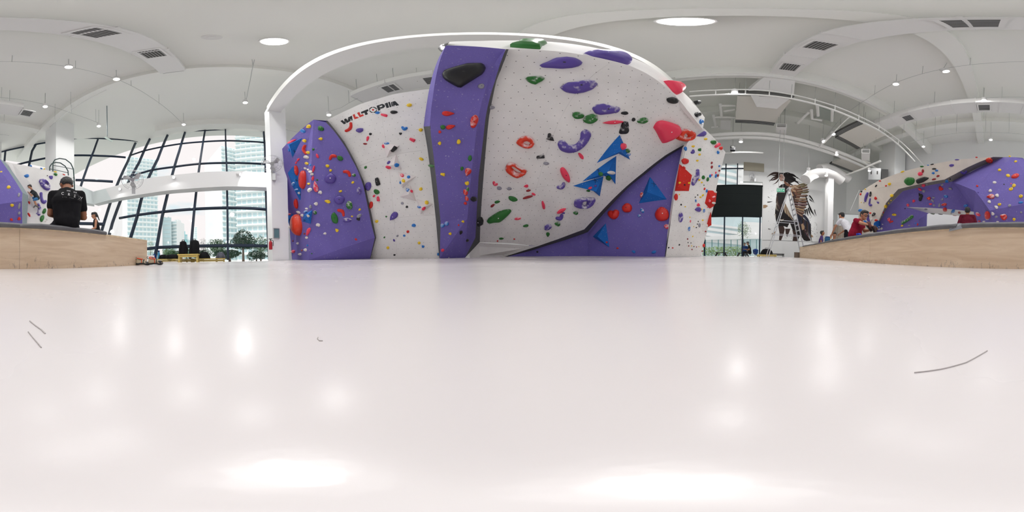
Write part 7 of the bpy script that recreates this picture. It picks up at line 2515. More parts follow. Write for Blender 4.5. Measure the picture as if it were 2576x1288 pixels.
# ---- tall aluminium step ladder
ALU = mat('brushed_aluminium', (0.62, 0.62, 0.64), rough=0.35, metal=0.6)
tl = 9.2
A0 = PT(1984.4, 477, tl); Lb, Rb = PT(1930, 640, tl - 0.3), PT(2021, 640, tl + 0.35)
Lb.z = Rb.z = 0.0
root = thing('step_ladder', V3(((Lb.x + Rb.x) / 2, (Lb.y + Rb.y) / 2, 0)), 'tall aluminium step ladder standing astride in front of the mural', 'ladder')
dep = V3((-(Rb - Lb).y, (Rb - Lb).x, 0)).normalized()
if dep.dot(A0 - CPOS) < 0: dep = -dep
for foot, nm in ((Lb, 'rear_rail'), (Rb, 'front_rail')):
    for k in (-1, 1):
        MB().bar(foot + dep * (0.34 * k), A0 + dep * (0.16 * k), 0.035, 0.08, dep).build(nm, ALU, root)
n_ = 13
for i in range(1, n_):
    c = Rb.lerp(A0, i / n_); w = 0.34 - 0.18 * i / n_
    MB().bar(c - dep * w, c + dep * w, 0.1, 0.03).build('step', ALU, root)
for f_ in (0.12, 0.3, 0.42, 0.62):
    c = Lb.lerp(A0, f_); w = 0.34 - 0.18 * f_
    MB().bar(c - dep * w, c + dep * w, 0.03, 0.03).build('brace', ALU, root)
for f_ in (0.31, 0.50):
    for k in (-1, 1):
        MB().bar(Lb.lerp(A0, f_) + dep * 0.28 * k, Rb.lerp(A0, f_) + dep * 0.28 * k, 0.022, 0.03).build('spreader', ALU, root)
MB().box(A0 + V3((0, 0, 0.03)), 0.2, 0.36, 0.06, (Rb - Lb)).build('top_cap', ALU, root)

# ---- low table with a black bag, thin black bench, pillar stub at the end of the plywood bench
YEL = mat('pale_yellow_wood', srgb(214, 190, 108), rough=0.5, grain=0.12, gscale=10)
def low_table(c, ax, L, D, Hh, m, lab, legs=0.045, cat='table', nm='low_table'):
    root = thing(nm, c, lab, cat)
    ax = V3(ax); ax.z = 0; ax.normalize(); ay = V3((-ax.y, ax.x, 0))
    MB().box(c + V3((0, 0, Hh - 0.02)), L, D, 0.04, ax, bev=0.006).build('table_top', m, root)
    for i in (-1, 1):
        for j in (-1, 1):
            q = c + ax * (i * (L / 2 - legs)) + ay * (j * (D / 2 - legs))
            MB().box(q + V3((0, 0, (Hh - 0.04) / 2)), legs, legs, Hh - 0.04, ax).build('leg', m, root)
        MB().bar(c + ax * (i * (L / 2 - legs)) + ay * (D / 2 - legs) + V3((0, 0, Hh - 0.08)), c + ax * (i * (L / 2 - legs)) - ay * (D / 2 - legs) + V3((0, 0, Hh - 0.08)), legs * 0.8, 0.06).build('rail', m, root)
    for j in (-1, 1):
        MB().bar(c - ax * (L / 2 - legs) + ay * (j * (D / 2 - legs)) + V3((0, 0, Hh - 0.08)), c + ax * (L / 2 - legs) + ay * (j * (D / 2 - legs)) + V3((0, 0, Hh - 0.08)), legs * 0.8, 0.06).build('rail', m, root)
    return root


BAGM = fabric('black_bag_cloth', (0.014, 0.014, 0.016)); BAGG = fabric('grey_bag_cloth', srgb(96, 98, 108))
def soft_bag(c, ax, L, D, Hh, m, lab, nm='bag', lean=0.0, handle=True, top=0.75, group=None):
    root = thing(nm, c, lab, 'bag', group)
    ax = V3(ax); ax.z = 0; ax.normalize(); ay = V3((-ax.y, ax.x, 0))
    mbx = MB(); vs = []; N, M = 12, 14
    for i in range(N + 1):
        t = i / N
        k = (1 - (1 - top) * t) * (0.9 + 0.12 * math.sin(math.pi * min(1, t * 1.2))) * (1 if t < 0.85 else math.sqrt(max(0.02, 1 - ((t - 0.85) / 0.16) ** 2)))
        for j in range(M):
            a = 2 * math.pi * j / M; cc, ss = math.cos(a), math.sin(a)
            e1 = abs(cc) ** 0.6 * (1 if cc > 0 else -1); e2 = abs(ss) ** 0.6 * (1 if ss > 0 else -1)
            p_ = c + ax * (e1 * L / 2 * k) + ay * (e2 * D / 2 * k + lean * t) + V3((0, 0, Hh * t))
            w = mnoise.noise(p_ * 7.0) * 0.05 * min(L, Hh)
            vs.append(p_ + (ax * cc + ay * ss) * w)
    fs = [(i * M + j, i * M + (j + 1) % M, (i + 1) * M + (j + 1) % M, (i + 1) * M + j) for i in range(N) for j in range(M)] + [tuple(range(M))[::-1], tuple(N * M + j for j in range(M))]
    mbx.add(vs, fs).build('bag_body', m, root, smooth='all')
    tp = c + V3((0, 0, Hh * 0.93)) + ay * lean
    if handle:
        MB().tube([tp - ax * L * 0.14, tp - ax * L * 0.1 + V3((0, 0, 0.07)), tp + ax * L * 0.1 + V3((0, 0, 0.07)), tp + ax * L * 0.14], 0.012, 6).build('handle', m, root, smooth='all')
    f = ay if ay.dot(CPOS - c) > 0 else -ay
    for k in (-0.22, 0.22):
        MB().tube([c + ax * (L * k) + f * (D * 0.52) + V3((0, 0, Hh * z_)) for z_ in (0.08, 0.4, 0.7, 0.9)], 0.014, 6).build('strap', m, root, smooth='all')
    return root


TBL = PF(1928.5, 9.75, GZ); axt = wt_
low_table(TBL, axt, 1.15, 0.5, 0.535, YEL, 'low pale wooden table under the black bag, right of the tall window')
soft_bag(TBL + V3((0, 0, 0.535)), axt, 0.85, 0.4, 0.34, BAGM, 'bulging black bag lying on the low pale table by the window', top=0.6)
low_table(PF(1952, 9.8, GZ), axt, 0.95, 0.35, 0.60, BLACK, 'thin-legged black bench beside the low pale table', legs=0.03, cat='bench', nm='slim_bench')
q = BR + V3((0.16, 0.1, 0))
tag(MB().box(q + V3((0, 0, 0.14)), 0.12, 0.3, 0.28, (1, 0.05, 0)).build('wood_block', mat('dark_wood_block', srgb(108, 94, 82), rough=0.6)), 'short dark wooden block standing at the far end of the plywood bench', 'block')

# ---- on the glazed side: low yellow stools with bags
U_S = -5.85
def along(px): # place on the strip before the glass
    d = ray(px, 640); d.z = 0
    t = U_S / d.dot(UU); return V3((d.x * t, d.y * t, GZ))
for px, L, Hh, lab in ((414, 0.75, 0.52, 'pale yellow stool nearest the plywood bench, by the glass'), (456, 1.0, 0.52, 'pale yellow stool under the flat black bags'), (523, 1.25, 0.52, 'long pale yellow stool with a dark and a grey bag')):
    low_table(along(px), VV, L, 0.36, Hh, YEL, lab, legs=0.05, cat='stool', nm='yellow_stool')
b_ = along(480) + UU * 0.36
low_table(b_, VV, 0.72, 0.36, 0.68, YEL, 'taller pale yellow stool carrying two black backpacks', legs=0.05, cat='stool', nm='yellow_stool')
soft_bag(b_ - VV * -0.0 + V3((0, 0, 0.68)) - VV * 0.19, VV, 0.34, 0.26, 0.46, BAGM, 'black backpack with drooping straps, the one nearer the bench on the tall stool', 'backpack', top=0.7, group='black backpacks')
soft_bag(b_ + V3((0, 0, 0.68)) + VV * 0.2, VV, 0.36, 0.26, 0.48, BAGM, 'boxy black backpack, the one nearer the white column on the tall stool', 'backpack', top=0.92, group='black backpacks')
soft_bag(along(411) + V3((0, 0, 0.52)), VV, 0.4, 0.3, 0.17, BAGM, 'flat black bag beside the blue bottle', top=0.6, handle=False)
soft_bag(along(436) + V3((0, 0, 0.52)), VV, 0.75, 0.3, 0.17, BAGM, 'long limp black bag with hanging strap on a low stool', top=0.7, handle=False)
soft_bag(along(514) + V3((0, 0, 0.52)), VV, 0.5, 0.3, 0.24, BAGM, 'rounded dark bag on the long yellow stool', top=0.5)
soft_bag(along(555) + V3((0, 0, 0.52)), VV, 0.4, 0.3, 0.22, BAGG, 'grey drawstring bag at the end of the long yellow stool', top=0.45, handle=False)
BOT = mat('blue_bottle_plastic', srgb(70, 150, 190), rough=0.2, spec=0.6)
c = along(399.5) + V3((0, 0, 0.52))
root = thing('water_bottle', c, 'tall light blue water bottle standing on the nearest yellow stool', 'bottle')
MB().tube([c, c + V3((0, 0, 0.02)), c + V3((0, 0, 0.2)), c + V3((0, 0, 0.25)), c + V3((0, 0, 0.27))], [0.05, 0.055, 0.055, 0.035, 0.032], 14).build('bottle_body', BOT, root, smooth=True)
MB().cyl(c + V3((0, 0, 0.27)), c + V3((0, 0, 0.33)), 0.036, 14).build('cap', NAVY, root)
c = along(389) + V3((0, 0, 0.52))
soft_bag(c, VV, 0.16, 0.14, 0.2, NAVY, 'small crumpled navy cloth beside the blue bottle', 'cloth_bundle', top=0.5, handle=False)
tag(MB().slab([PF(372, 4.9, -0.3), PF(388.5, 5.1, -0.3), PF(388.5, 5.1, 0.24), PF(372, 4.9, 0.24)], V3((-0.1, -0.1, 0))).build('white_box', WHITE), 'plain white box standing just past the end of the plywood bench', 'box')
tag(MB().slab([PF(402, 5.2, -0.3), PF(441, 5.5, -0.3), PF(445, 5.5, 0.0), PF(440, 5.45, 0.03), PF(405, 5.2, 0.03)], V3((-0.25, -0.05, 0))).build('mat_edge_block', mat('white_foam_block', (0.78, 0.76, 0.72), rough=0.6)), 'low white foam block at the edge of the mat, below the yellow stools', 'block')

# ---- pair of climbing shoes left on the mat
SH_K = mat('dark_shoe_rubber', (0.022, 0.024, 0.026), rough=0.55); SH_C = mat('cream_shoe_leather', srgb(196, 184, 156), rough=0.7, grain=0.1); SH_O = mat('orange_shoe_trim', srgb(222, 84, 48), rough=0.6)
def climbing_shoe(c, ax, lab, s=1.0, roll=0.0):
    root = thing('climbing_shoe', c, lab, 'shoe', 'climbing shoes left on the mat')
    ax = V3(ax); ax.z = 0; ax.normalize(); ay = V3((-ax.y, ax.x, 0)); up = V3((0, 0, 1))
    ay2 = (ay * math.cos(roll) + up * math.sin(roll)); up2 = (up * math.cos(roll) - ay * math.sin(roll))
    off = abs(math.sin(roll)) * 0.05
    T = lambda x, y, z: c + ax * (x * s) + ay2 * (y * s) + up2 * ((z) * s) + up * off
    secs = [(-0.125, 0.022, 0.03, 0.075), (-0.115, 0.032, 0.008, 0.125), (-0.08, 0.038, 0.006, 0.135), (-0.03, 0.036, 0.014, 0.115), (0.02, 0.04, 0.014, 0.092), (0.06, 0.046, 0.006, 0.072), (0.1, 0.042, 0.001, 0.056), (0.13, 0.028, 0.004, 0.04), (0.142, 0.01, 0.012, 0.026)]
    vs, M = [], 12
    for x, hw, z0, z1 in secs:
        for j in range(M):
            a = 2 * math.pi * j / M
            zc = (z0 + z1) / 2; zz = zc + math.sin(a) * (z1 - z0) / 2
            vs.append(T(x, math.cos(a) * hw * (1.0 if math.sin(a) < 0 else 0.8), zz))
    n = len(secs)
    fs = [(i * M + j, i * M + (j + 1) % M, (i + 1) * M + (j + 1) % M, (i + 1) * M + j) for i in range(n - 1) for j in range(M)] + [tuple(range(M))[::-1], tuple((n - 1) * M + j for j in range(M))]
    MB().add(vs, fs).build('upper', SH_C, root, smooth='all')
    ru = []
    for x, hw, z0, z1 in secs:
        ru += [T(x * 1.03, -hw * 1.1, z0 + 0.028), T(x * 1.03, -hw * 1.02, z0 - 0.004), T(x * 1.03, hw * 1.02, z0 - 0.004), T(x * 1.03, hw * 1.1, z0 + 0.028)]
    MB().add(ru, [(i * 4 + k, i * 4 + k + 1, (i + 1) * 4 + k + 1, (i + 1) * 4 + k) for i in range(n - 1) for k in range(3)]).build('rubber_sole', SH_K, root, smooth=True)
    MB().add([T(0.15, -0.02, 0.006), T(0.15, 0.02, 0.006), T(0.09, 0.047, 0.03), T(0.05, 0.03, 0.072), T(0.05, -0.03, 0.072), T(0.09, -0.047, 0.03), T(0.12, 0, 0.062)], [(0, 1, 6), (1, 2, 6), (2, 3, 6), (3, 4, 6), (4, 5, 6), (5, 0, 6)]).build('toe_cap', SH_K, root)
    MB().tube([T(-0.055 + 0.055 * math.cos(t), 0.034 * math.sin(t), 0.124 - 0.010 * math.cos(t)) for t in [i * 6.283 / 14 for i in range(14)]], 0.009 * s, 6, closed=True).build('collar', SH_O, root, smooth='all')
    MB().disc(T(-0.055, 0, 0.1265), up2, 0.04 * s, 12).build('opening', BLACK, root)
    for x in (-0.01, 0.025):
        MB().tube([T(x, -0.042, 0.04), T(x, -0.03, 0.098), T(x + 0.005, 0, 0.108), T(x, 0.03, 0.098), T(x, 0.042, 0.04)], 0.008 * s, 6).build('strap', SH_O if x < 0 else SH_K, root, smooth='all')
    MB().tube([T(-0.12, -0.006, 0.11), T(-0.145, 0, 0.12), T(-0.15, 0, 0.145), T(-0.125, 0.004, 0.15)], 0.006 * s, 6).build('pull_loop', SH_K, root, smooth='all')
    return root


sd = (PF(405, 3.3) - PF(343, 3.3)).normalized()
climbing_shoe(PF(358.5, 3.25, 0.006), sd + V3((0.1, 0.25, 0)), 'black and cream climbing shoe with orange trim, the one nearer the bench', 1.03)
climbing_shoe(PF(390, 3.2, 0.006), sd + V3((-0.05, 0.1, 0)), 'black and cream climbing shoe with orange trim lying over, the one away from the bench', 1.05, roll=0.45)
BRN = mat('brown_leather', srgb(96, 44, 40), rough=0.5); 
# brown shoe in the man's hands and a dark one standing on the pad next to it
def street_shoe(c, ax, tilt, lab, m, s=1.0):
    root = thing('shoe', c, lab, 'shoe')
    a = V3(ax).normalized(); a = (a * math.cos(tilt) + V3((0, 0, 1)) * math.sin(tilt)).normalized(); sidev = V3(ax).cross(V3((0, 0, 1))).normalized(); up = sidev.cross(a) 
    T = lambda x, y, z: c + a * (x * s) + sidev * (y * s) + up * (z * s)
    secs = [(-0.14, 0.03, 0.0, 0.09), (-0.12, 0.04, 0, 0.13), (-0.06, 0.042, 0, 0.14), (0.0, 0.042, 0, 0.115), (0.06, 0.05, 0, 0.085), (0.11, 0.046, 0, 0.065), (0.15, 0.025, 0.005, 0.04)]
    vs, M = [], 10
    for x, hw, z0, z1 in secs:
        for j in range(M):
            t = 2 * math.pi * j / M; vs.append(T(x, math.cos(t) * hw, (z0 + z1) / 2 + math.sin(t) * (z1 - z0) / 2))
    n = len(secs)
    MB().add(vs, [(i * M + j, i * M + (j + 1) % M, (i + 1) * M + (j + 1) % M, (i + 1) * M + j) for i in range(n - 1) for j in range(M)] + [tuple(range(M)), tuple((n - 1) * M + j for j in range(M))]).build('upper', m, root, smooth='all')
    MB().slab([T(-0.145, -0.04, 0), T(0.06, -0.052, 0), T(0.155, -0.025, 0), T(0.155, 0.025, 0), T(0.06, 0.052, 0), T(-0.145, 0.04, 0)], up * (-0.022 * s)).build('sole', SH_K, root)
    for x in (-0.01, 0.02, 0.05):
        MB().tube([T(x, -0.03, 0.1), T(x, 0, 0.118 - x * 0.3), T(x, 0.03, 0.1)], 0.005 * s, 5).build('lace', BAGM, root)
    MB().disc(T(-0.075, 0, 0.143), up, 0.035 * s, 10).build('opening', BLACK, root)


hx_ = PT(2184, 572, 3.95)
street_shoe(hx_, (PF(2196, 4) - PF(2178, 4)).normalized(), -0.9, "brown leather shoe held up in the hands of the man with glasses", BRN, 0.86)
street_shoe(PF(2196, 3.9, SEAT + 0.14), (PF(2206, 4) - PF(2188, 4)).normalized(), -1.1, 'dark brown shoe propped on the bench pad next to the man with glasses', mat('dark_brown_leather', srgb(60, 34, 32), rough=0.5), 0.8)
c = PF(2160, 3.75, SEAT + 0.004)
soft_bag(c, (1, 0, 0), 0.14, 0.08, 0.05, mat('blue_cloth', srgb(46, 70, 190), rough=0.8), 'small bright blue cloth on the bench pad in front of the man with glasses', 'cloth_bundle', top=0.7, handle=False)
# bits at the far end of the bench
c = PF(2081, 5.6, BH + 0.05)
root = thing('tub', c, 'blue tub with a dark lid on the far end of the bench', 'tub')
MB().tube([c, c + V3((0, 0, 0.14)), c + V3((0, 0, 0.16))], [0.1, 0.105, 0.08], 14).build('tub_body', mat('blue_tub', srgb(38, 98, 138), rough=0.4), root, smooth=True)
MB().cyl(c + V3((0, 0, 0.16)), c + V3((0, 0, 0.19)), 0.085, 14).build('lid', NAVY, root)
c = PF(2088, 5.6, BH + 0.05)
root = thing('paper_cup', c, 'small white and yellow cup on the far end of the bench', 'cup')
MB().tube([c, c + V3((0, 0, 0.12))], [0.04, 0.05], 12).build('cup_body', HOUSE, root, smooth=True)
MB().cyl(c + V3((0, 0, 0.12)), c + V3((0, 0, 0.15)), 0.045, 12).build('lid', mat('yellow_lid', srgb(220, 170, 60), rough=0.5), root)

# ---- passage beyond the bench: timber partition, white boards
GW = mat('weathered_timber', srgb(150, 138, 124), rough=0.7, grain=0.18, gscale=6)
root = thing('timber_counter', PF(2100, 11.6, GZ), 'grey-brown timber counter with a tall end panel behind the people at the passage', 'counter')
def upright(px0, px1, t, z0, z1, nm, m, th=0.08):
    a, b = PF(px0, t, z0), PF(px1, t, z0); d = ray((px0 + px1) / 2, 640); d.z = 0
    MB().slab([a, b, V3((b.x, b.y, z1)), V3((a.x, a.y, z1))], d.normalized() * th).build(nm, m, root)
z_ = lambda y, t: PT(2100, y, t).z
for a, b in ((2086.5, 2091), (2091, 2095.5)): upright(a, b - 0.15, 11.6, GZ, z_(553, 11.6), 'timber_board', GW)
for i in range(6): upright(2096 + i * 6.5, 2102.3 + i * 6.5, 11.8 + 0.0 * i, GZ, z_(565 + i * 1.2, 11.8), 'timber_board', GW)
root = thing('white_board', PF(2130, 12.6, 1.2), 'large pale board standing behind the timber counter', 'board')
upright(2105, 2158, 12.9, z_(566, 12.6), z_(537, 12.6), 'panel', mat('pale_blue_white', (0.68, 0.72, 0.73), rough=0.5))
upright(2104.6, 2158.4, 12.88, z_(536.5, 12.6), z_(535.5, 12.6), 'frame_edge', mat('thin_dark_line', (0.2, 0.2, 0.2)), 0.03)
root = thing('camera_box', PF(2104, 11.7, z_(565, 11.8)), 'tiny black box on top of the timber counter', 'box')
MB().box(PF(2104, 11.75, z_(565, 11.8)) + V3((0, 0, 0.07)), 0.14, 0.1, 0.14, (1, 0, 0), bev=0.01).build('case', BLACK, root)
MB().cyl(PF(2104, 11.7, z_(565, 11.8)) + V3((0, 0, 0.08)), PF(2104, 11.6, z_(565, 11.8)) + V3((0, 0, 0.08)), 0.04, 10).build('knob', BLACK, root)

# ---- wall fans on the ring beam and column
def wall_fan(px, py, t, base, lab, r=0.36):
    c = PT(px, py, t); root = thing('wall_fan', c, lab, 'fan', 'white caged wall fans')
    f = (CPOS - c); f.z = 0; f = (f.normalized() + V3((0, 0, -0.35))).normalized(); x = f.cross(V3((0, 0, 1))).normalized(); y = x.cross(f)
    for k, rr in ((0.0, 1.0), (0.07, 0.86), (0.09, 0.6), (0.1, 0.3)):
        MB().tube([c + f * k + (x * math.cos(a) + y * math.sin(a)) * r * rr for a in [i * 6.283 / 24 for i in range(24)]], 0.008 if rr == 1.0 else 0.004, 5, closed=True).build('cage_ring', STEEL, root)
    sp_ = MB()
    for i in range(16):
        a = i * 6.283 / 16; d = x * math.cos(a) + y * math.sin(a)
        sp_.tube([c + d * r, c + f * 0.07 + d * r * 0.86, c + f * 0.1 + d * r * 0.2], 0.003, 4)
    tag(sp_.build('cage_wires', STEEL, root), kind='stuff')
    for i in range(3):
        a = i * 2.094 + 0.4; d = x * math.cos(a) + y * math.sin(a); e = x * -math.sin(a) + y * math.cos(a)
        MB().add([c + d * 0.05 - e * 0.03, c + d * r * 0.85 - e * 0.1 + f * 0.03, c + d * r * 0.9 + e * 0.03, c + d * r * 0.5 + e * 0.1 - f * 0.03, c + d * 0.05 + e * 0.03], [(0, 1, 2, 3, 4)]).build('blade', STEEL, root)
    MB().cyl(c - f * 0.16, c + f * 0.02, 0.075, 12).build('motor', STEEL, root, smooth=True)
    b = PT(*base, t + 0.15)
    MB().tube([c - f * 0.12, c - f * 0.16 + V3((0, 0, -0.15)), b + V3((0, 0, 0.12)), b], 0.022, 6).build('bracket', STEEL, root, smooth=True)
    MB().box(b, 0.1, 0.12, 0.3, f).build('mount', STEEL, root)


wall_fan(684, 412, 5.6, (689, 445), 'white caged wall fan fixed on the column at the end of the ring beam')
wall_fan(333, 452, 5.3, (336, 478), 'white caged wall fan fixed on the ring beam near the glass corner')
wall_fan(1892, 443, 11.0, (1900, 452), 'small twin-headed fan on the wall under the beige board', r=0.2)
# spots fixed on the ring beam
for x, y, lab in ((437, 446, 'small bright spotlight in the middle of the white ring beam'), (604, 438.5, 'small bright spotlight on the ring beam near the column'), (301, 475.5, 'small bright spotlight on the ring beam near the corner fan')):
    c = BEAMF.hit(x, y, 0.1); root = thing('beam_spot', c, lab, 'lamp', 'spotlights on the ring beam')
    ax = (BEAMF.n + V3((0, 0, -0.5))).normalized() if x < 600 else (UU * 0.45 + VV * 0.75 + V3((0, 0, -0.3))).normalized()
    MB().cyl(c - ax * 0.16, c, 0.07, 12).build('housing', HOUSE, root, smooth=True)
    MB().disc(c + ax * 0.004, ax, 0.062, 12).build('lens', LENS, root)
    MB().cyl(c - ax * 0.1, c - BEAMF.n * 0.12, 0.02, 6).build('arm', HOUSE, root)
    l = bpy.data.lights.new('lamp_light', 'AREA'); l.shape = 'DISK'; l.size = 0.11; l.energy = LAMP_W * (0.4 if x < 600 else 1.3); l.color = LAMP_COL
    o = bpy.data.objects.new('lamp_light', l); COL.objects.link(o); o.parent = root; o.location = ax * 0.01
    o.rotation_mode = 'QUATERNION'; o.rotation_quaternion = (-ax).to_track_quat('Z', 'Y')
# fire extinguisher and small poster on the column
c = PT(681, 628, 5.62)
root = thing('fire_extinguisher', c, 'red fire extinguisher hung beside the white column', 'extinguisher')
RED = mat('red_extinguisher_paint', srgb(176, 30, 40), rough=0.3)
MB().tube([c, c + V3((0, 0, 0.02)), c + V3((0, 0, 0.24)), c + V3((0, 0, 0.29)), c + V3((0, 0, 0.31))], [0.05, 0.062, 0.062, 0.035, 0.025], 14).build('cylinder', RED, root, smooth=True)
MB().cyl(c + V3((0, 0, 0.31)), c + V3((0, 0, 0.36)), 0.02, 8).build('valve', BLACK, root)
MB().bar(c + V3((-0.02, -0.06, 0.37)), c + V3((0.02, 0.06, 0.38)), 0.02, 0.02).build('lever', BLACK, root)
MB().tube([c + V3((0, 0.03, 0.34)), c + V3((0.03, 0.09, 0.3)), c + V3((0.04, 0.08, 0.12))], 0.012, 6).build('hose', BLACK, root, smooth=True)
MB().bar(c + V3((-0.02, 0, 0.2)), PT(684, 618, 5.95), 0.05, 0.02).build('bracket', STEEL, root)
pc = PT(695.5, 587, 5.78)
pf = (CPOS - pc); pf.z = 0; pf = UU
root = thing('notice_board', pc, 'small grey-blue notice hung on the white column', 'notice')
MB().box(pc, 0.02, 0.2, 0.34, pf).build('sheet', mat('greyblue_notice', srgb(96, 130, 138), rough=0.6), root)
fr = MB()
for k in (-1, 1):
    fr.box(pc + pf * 0.005 + V3((0, 0, 0.17 * k)), 0.03, 0.22, 0.02, pf); fr.box(pc + pf * 0.005 + VV * 0.1 * k, 0.03, 0.02, 0.36, pf)
fr.build('frame', STEEL, root)
# hooped ladder cage rising behind the boy's wall
DG = mat('dark_green_steel', srgb(44, 66, 66), rough=0.4, metal=0.3)
c0 = WD.hit(150, 445, -0.4)
t0 = c0.xy.length
root = thing('caged_ladder', V3((c0.x, c0.y, 0)), 'dark green hooped ladder rails rising behind the white wall', 'ladder')
for L, tt in (([(125, 440), (125, 420), (130, 412), (140, 408.5), (152, 410), (164, 418), (171, 430), (172, 441)], t0 + 0.35), ([(133, 431), (133, 410), (138, 402), (150, 398.5), (165, 401), (178, 411), (184.5, 425), (186.5, 450), (187.5, 480), (188.5, 520)], t0 + 0.1)):
    MB().tube([PT(x, y, tt) for x, y in L], 0.032, 8).build('hoop_rail', DG, root, smooth=True)
for a, b in (((126, 425), (172, 435)), ((134, 416), (186, 426))):
    MB().cyl(PT(*a, t0 + 0.2), PT(*b, t0 + 0.2), 0.018, 6).build('rung', DG, root)
for y in (447, 457, 468, 480): MB().cyl(PT(184, y, t0 + 0.1), PT(188, y + 1, t0 + 0.3), 0.018, 6).build('rung', DG, root)
# black speaker hung near the window, and a smoke detector disc on the ceiling
c = PT(1843, 374, 8.8); root = thing('loudspeaker', c, 'small black loudspeaker hanging before the tall window', 'speaker')
MB().box(c, 0.22, 0.26, 0.34, ray(1843, 640), bev=0.02).build('cabinet', BLACK, root)
MB().cyl(c - ray(1843, 640) * 0.12 + V3((0, 0, 0.05)), c - ray(1843, 640) * 0.14 + V3((0, 0, 0.05)), 0.08, 12).build('cone', DARK, root)
MB().cyl(c + V3((0, 0, 0.17)), V3((c.x, c.y, CZ)), 0.012, 6).build('rod', ROD, root)
c = PZ(533, 94, CZ); root = thing('smoke_detector', c - V3((0, 0, 0.02)), 'round white detector disc on the ceiling', 'detector')
MB().cyl(c - V3((0, 0, 0.05)), c, 0.16, 20).build('base', DUCT, root); MB().cyl(c - V3((0, 0, 0.1)), c - V3((0, 0, 0.05)), 0.08, 16).build('sensor', DUCT, root)
# rope hanging in the passage and the gate post of the wall
tag(MB().tube([PT(2162, 478, 11.0), PT(2150, 505, 11.2), PT(2139, 530, 11.4)], 0.012, 5).build('white_rope', HOUSE), 'thin white rope slanting from the cream wall edge', 'rope')
# thin scuffs on the mat
SC = mat('grey_scuff', (0.50, 0.47, 0.46), rough=0.8)
fl_ = bpy.data.objects['floor']
for L, w in (([(75, 807), (88, 818), (104, 829), (114, 839)], 0.0022), ([(71, 834), (82, 848), (95, 863), (104, 874)], 0.0012), ([(2300, 937), (2370, 928), (2430, 912), (2484, 882)], 0.0008), ([(800, 848), (798, 852), (803, 857), (812, 857)], 0.0006)):
    q = [PZ(x, y, 0.001) for x, y in L]; mbx = MB()
    for a, b in zip(q, q[1:]):
        mbx.bar(a, b, w, 0.0016)
    mbx.build('scuff_mark', SC, fl_)
# ================================================================== outside the glass
GRD = mat('outside_paving', (0.55, 0.57, 0.55), rough=0.9)
struct(MB().slab([V3((-220, -220, GZ - 0.35)), V3((220, -220, GZ - 0.35)), V3((220, 220, GZ - 0.35)), V3((-220, 220, GZ - 0.35))], (0, 0, -0.2)).build('terrain', GRD))
LEAFS = [mat('leaf_green_%s' % n, c, rough=0.8, spec=0.2, grain=0.35, gscale=3) for n, c in (('mid', srgb(70, 108, 70)), ('dark', srgb(44, 76, 58)), ('light', srgb(120, 148, 100)))]
BARK = mat('grey_bark', srgb(92, 80, 70), rough=0.9)


def leafy(mbx, c, rx, rz, n, size, rr):
    for _ in range(n):
        a = rr.uniform(0, 6.283); u = rr.uniform(-1, 1); k = rr.uniform(0.55, 1.0) ** 0.5; s = math.sqrt(1 - u * u)
        p = V3((math.cos(a) * s * rx * k, math.sin(a) * s * rx * k, u * rz * k)) + c
        d = V3((rr.uniform(-1, 1), rr.uniform(-1, 1), rr.uniform(-0.6, 1))).normalized(); e = d.orthogonal().normalized(); z = size * rr.uniform(0.6, 1.3)
        mbx.add([p - d * z, p + e * z * 0.45, p + d * z, p - e * z * 0.45], [(0, 1, 2, 3)])


def tree(px, t, ytop, ybot, wpx, lab, m, n=420, seed=1, grp='trees outside the glass'):
    rr = random.Random(seed); g = PF(px, t, GZ - 0.35)
    zt = PT(px, ytop, t).z; zb = max(PT(px, ybot, t).z, GZ - 0.2); w = wpx * 2 * math.pi / W * t / 2
    root = thing('tree', g, lab, 'tree', grp)
    MB().tube([g, V3((g.x + w * 0.05, g.y, zb)), V3((g.x, g.y, (zb + zt) / 2))], [w * 0.09, w * 0.07, w * 0.03], 8).build('trunk', BARK, root, smooth=True)
    cr = MB()
    for _ in range(7):
        a = rr.uniform(0, 6.283); k = rr.uniform(0.1, 0.6)
        c = V3((g.x + math.cos(a) * w * k, g.y + math.sin(a) * w * k, zb + (zt - zb) * rr.uniform(0.3, 0.75)))
        leafy(cr, c, w * rr.uniform(0.4, 0.62), (zt - zb) * rr.uniform(0.22, 0.34), n // 3, w * 0.06, rr)
    leafy(cr, V3((g.x, g.y, zb + (zt - zb) * 0.62)), w * 0.6, (zt - zb) * 0.38, n, w * 0.06, rr)
    cr.build('foliage', m, root, weld=False)


tree(612, 24, 577, 640, 80, 'dark bushy tree right of the second tower foot', LEAFS[1], 700, 3)
tree(545, 26, 601, 650, 62, 'mid green bushy tree in front of the pale sky', LEAFS[0], 600, 4)
tree(656, 26, 592, 650, 50, 'green tree close to the white column', LEAFS[0], 500, 5)
tree(512, 40, 598, 640, 26, 'small dark round tree beside the thin tower', LEAFS[1], 300, 6)
tree(470, 34, 622, 652, 50, 'low green tree behind the black backpacks', LEAFS[0], 420, 7)
tree(425, 32, 622, 652, 46, 'low light green tree behind the blue bottle', LEAFS[2], 420, 8)
tree(379, 34, 604, 650, 26, 'light green tree at the end of the plywood bench', LEAFS[2], 300, 9)
tree(578, 20, 628, 655, 90, 'low shrub along the foot of the glass', LEAFS[1], 500, 10)

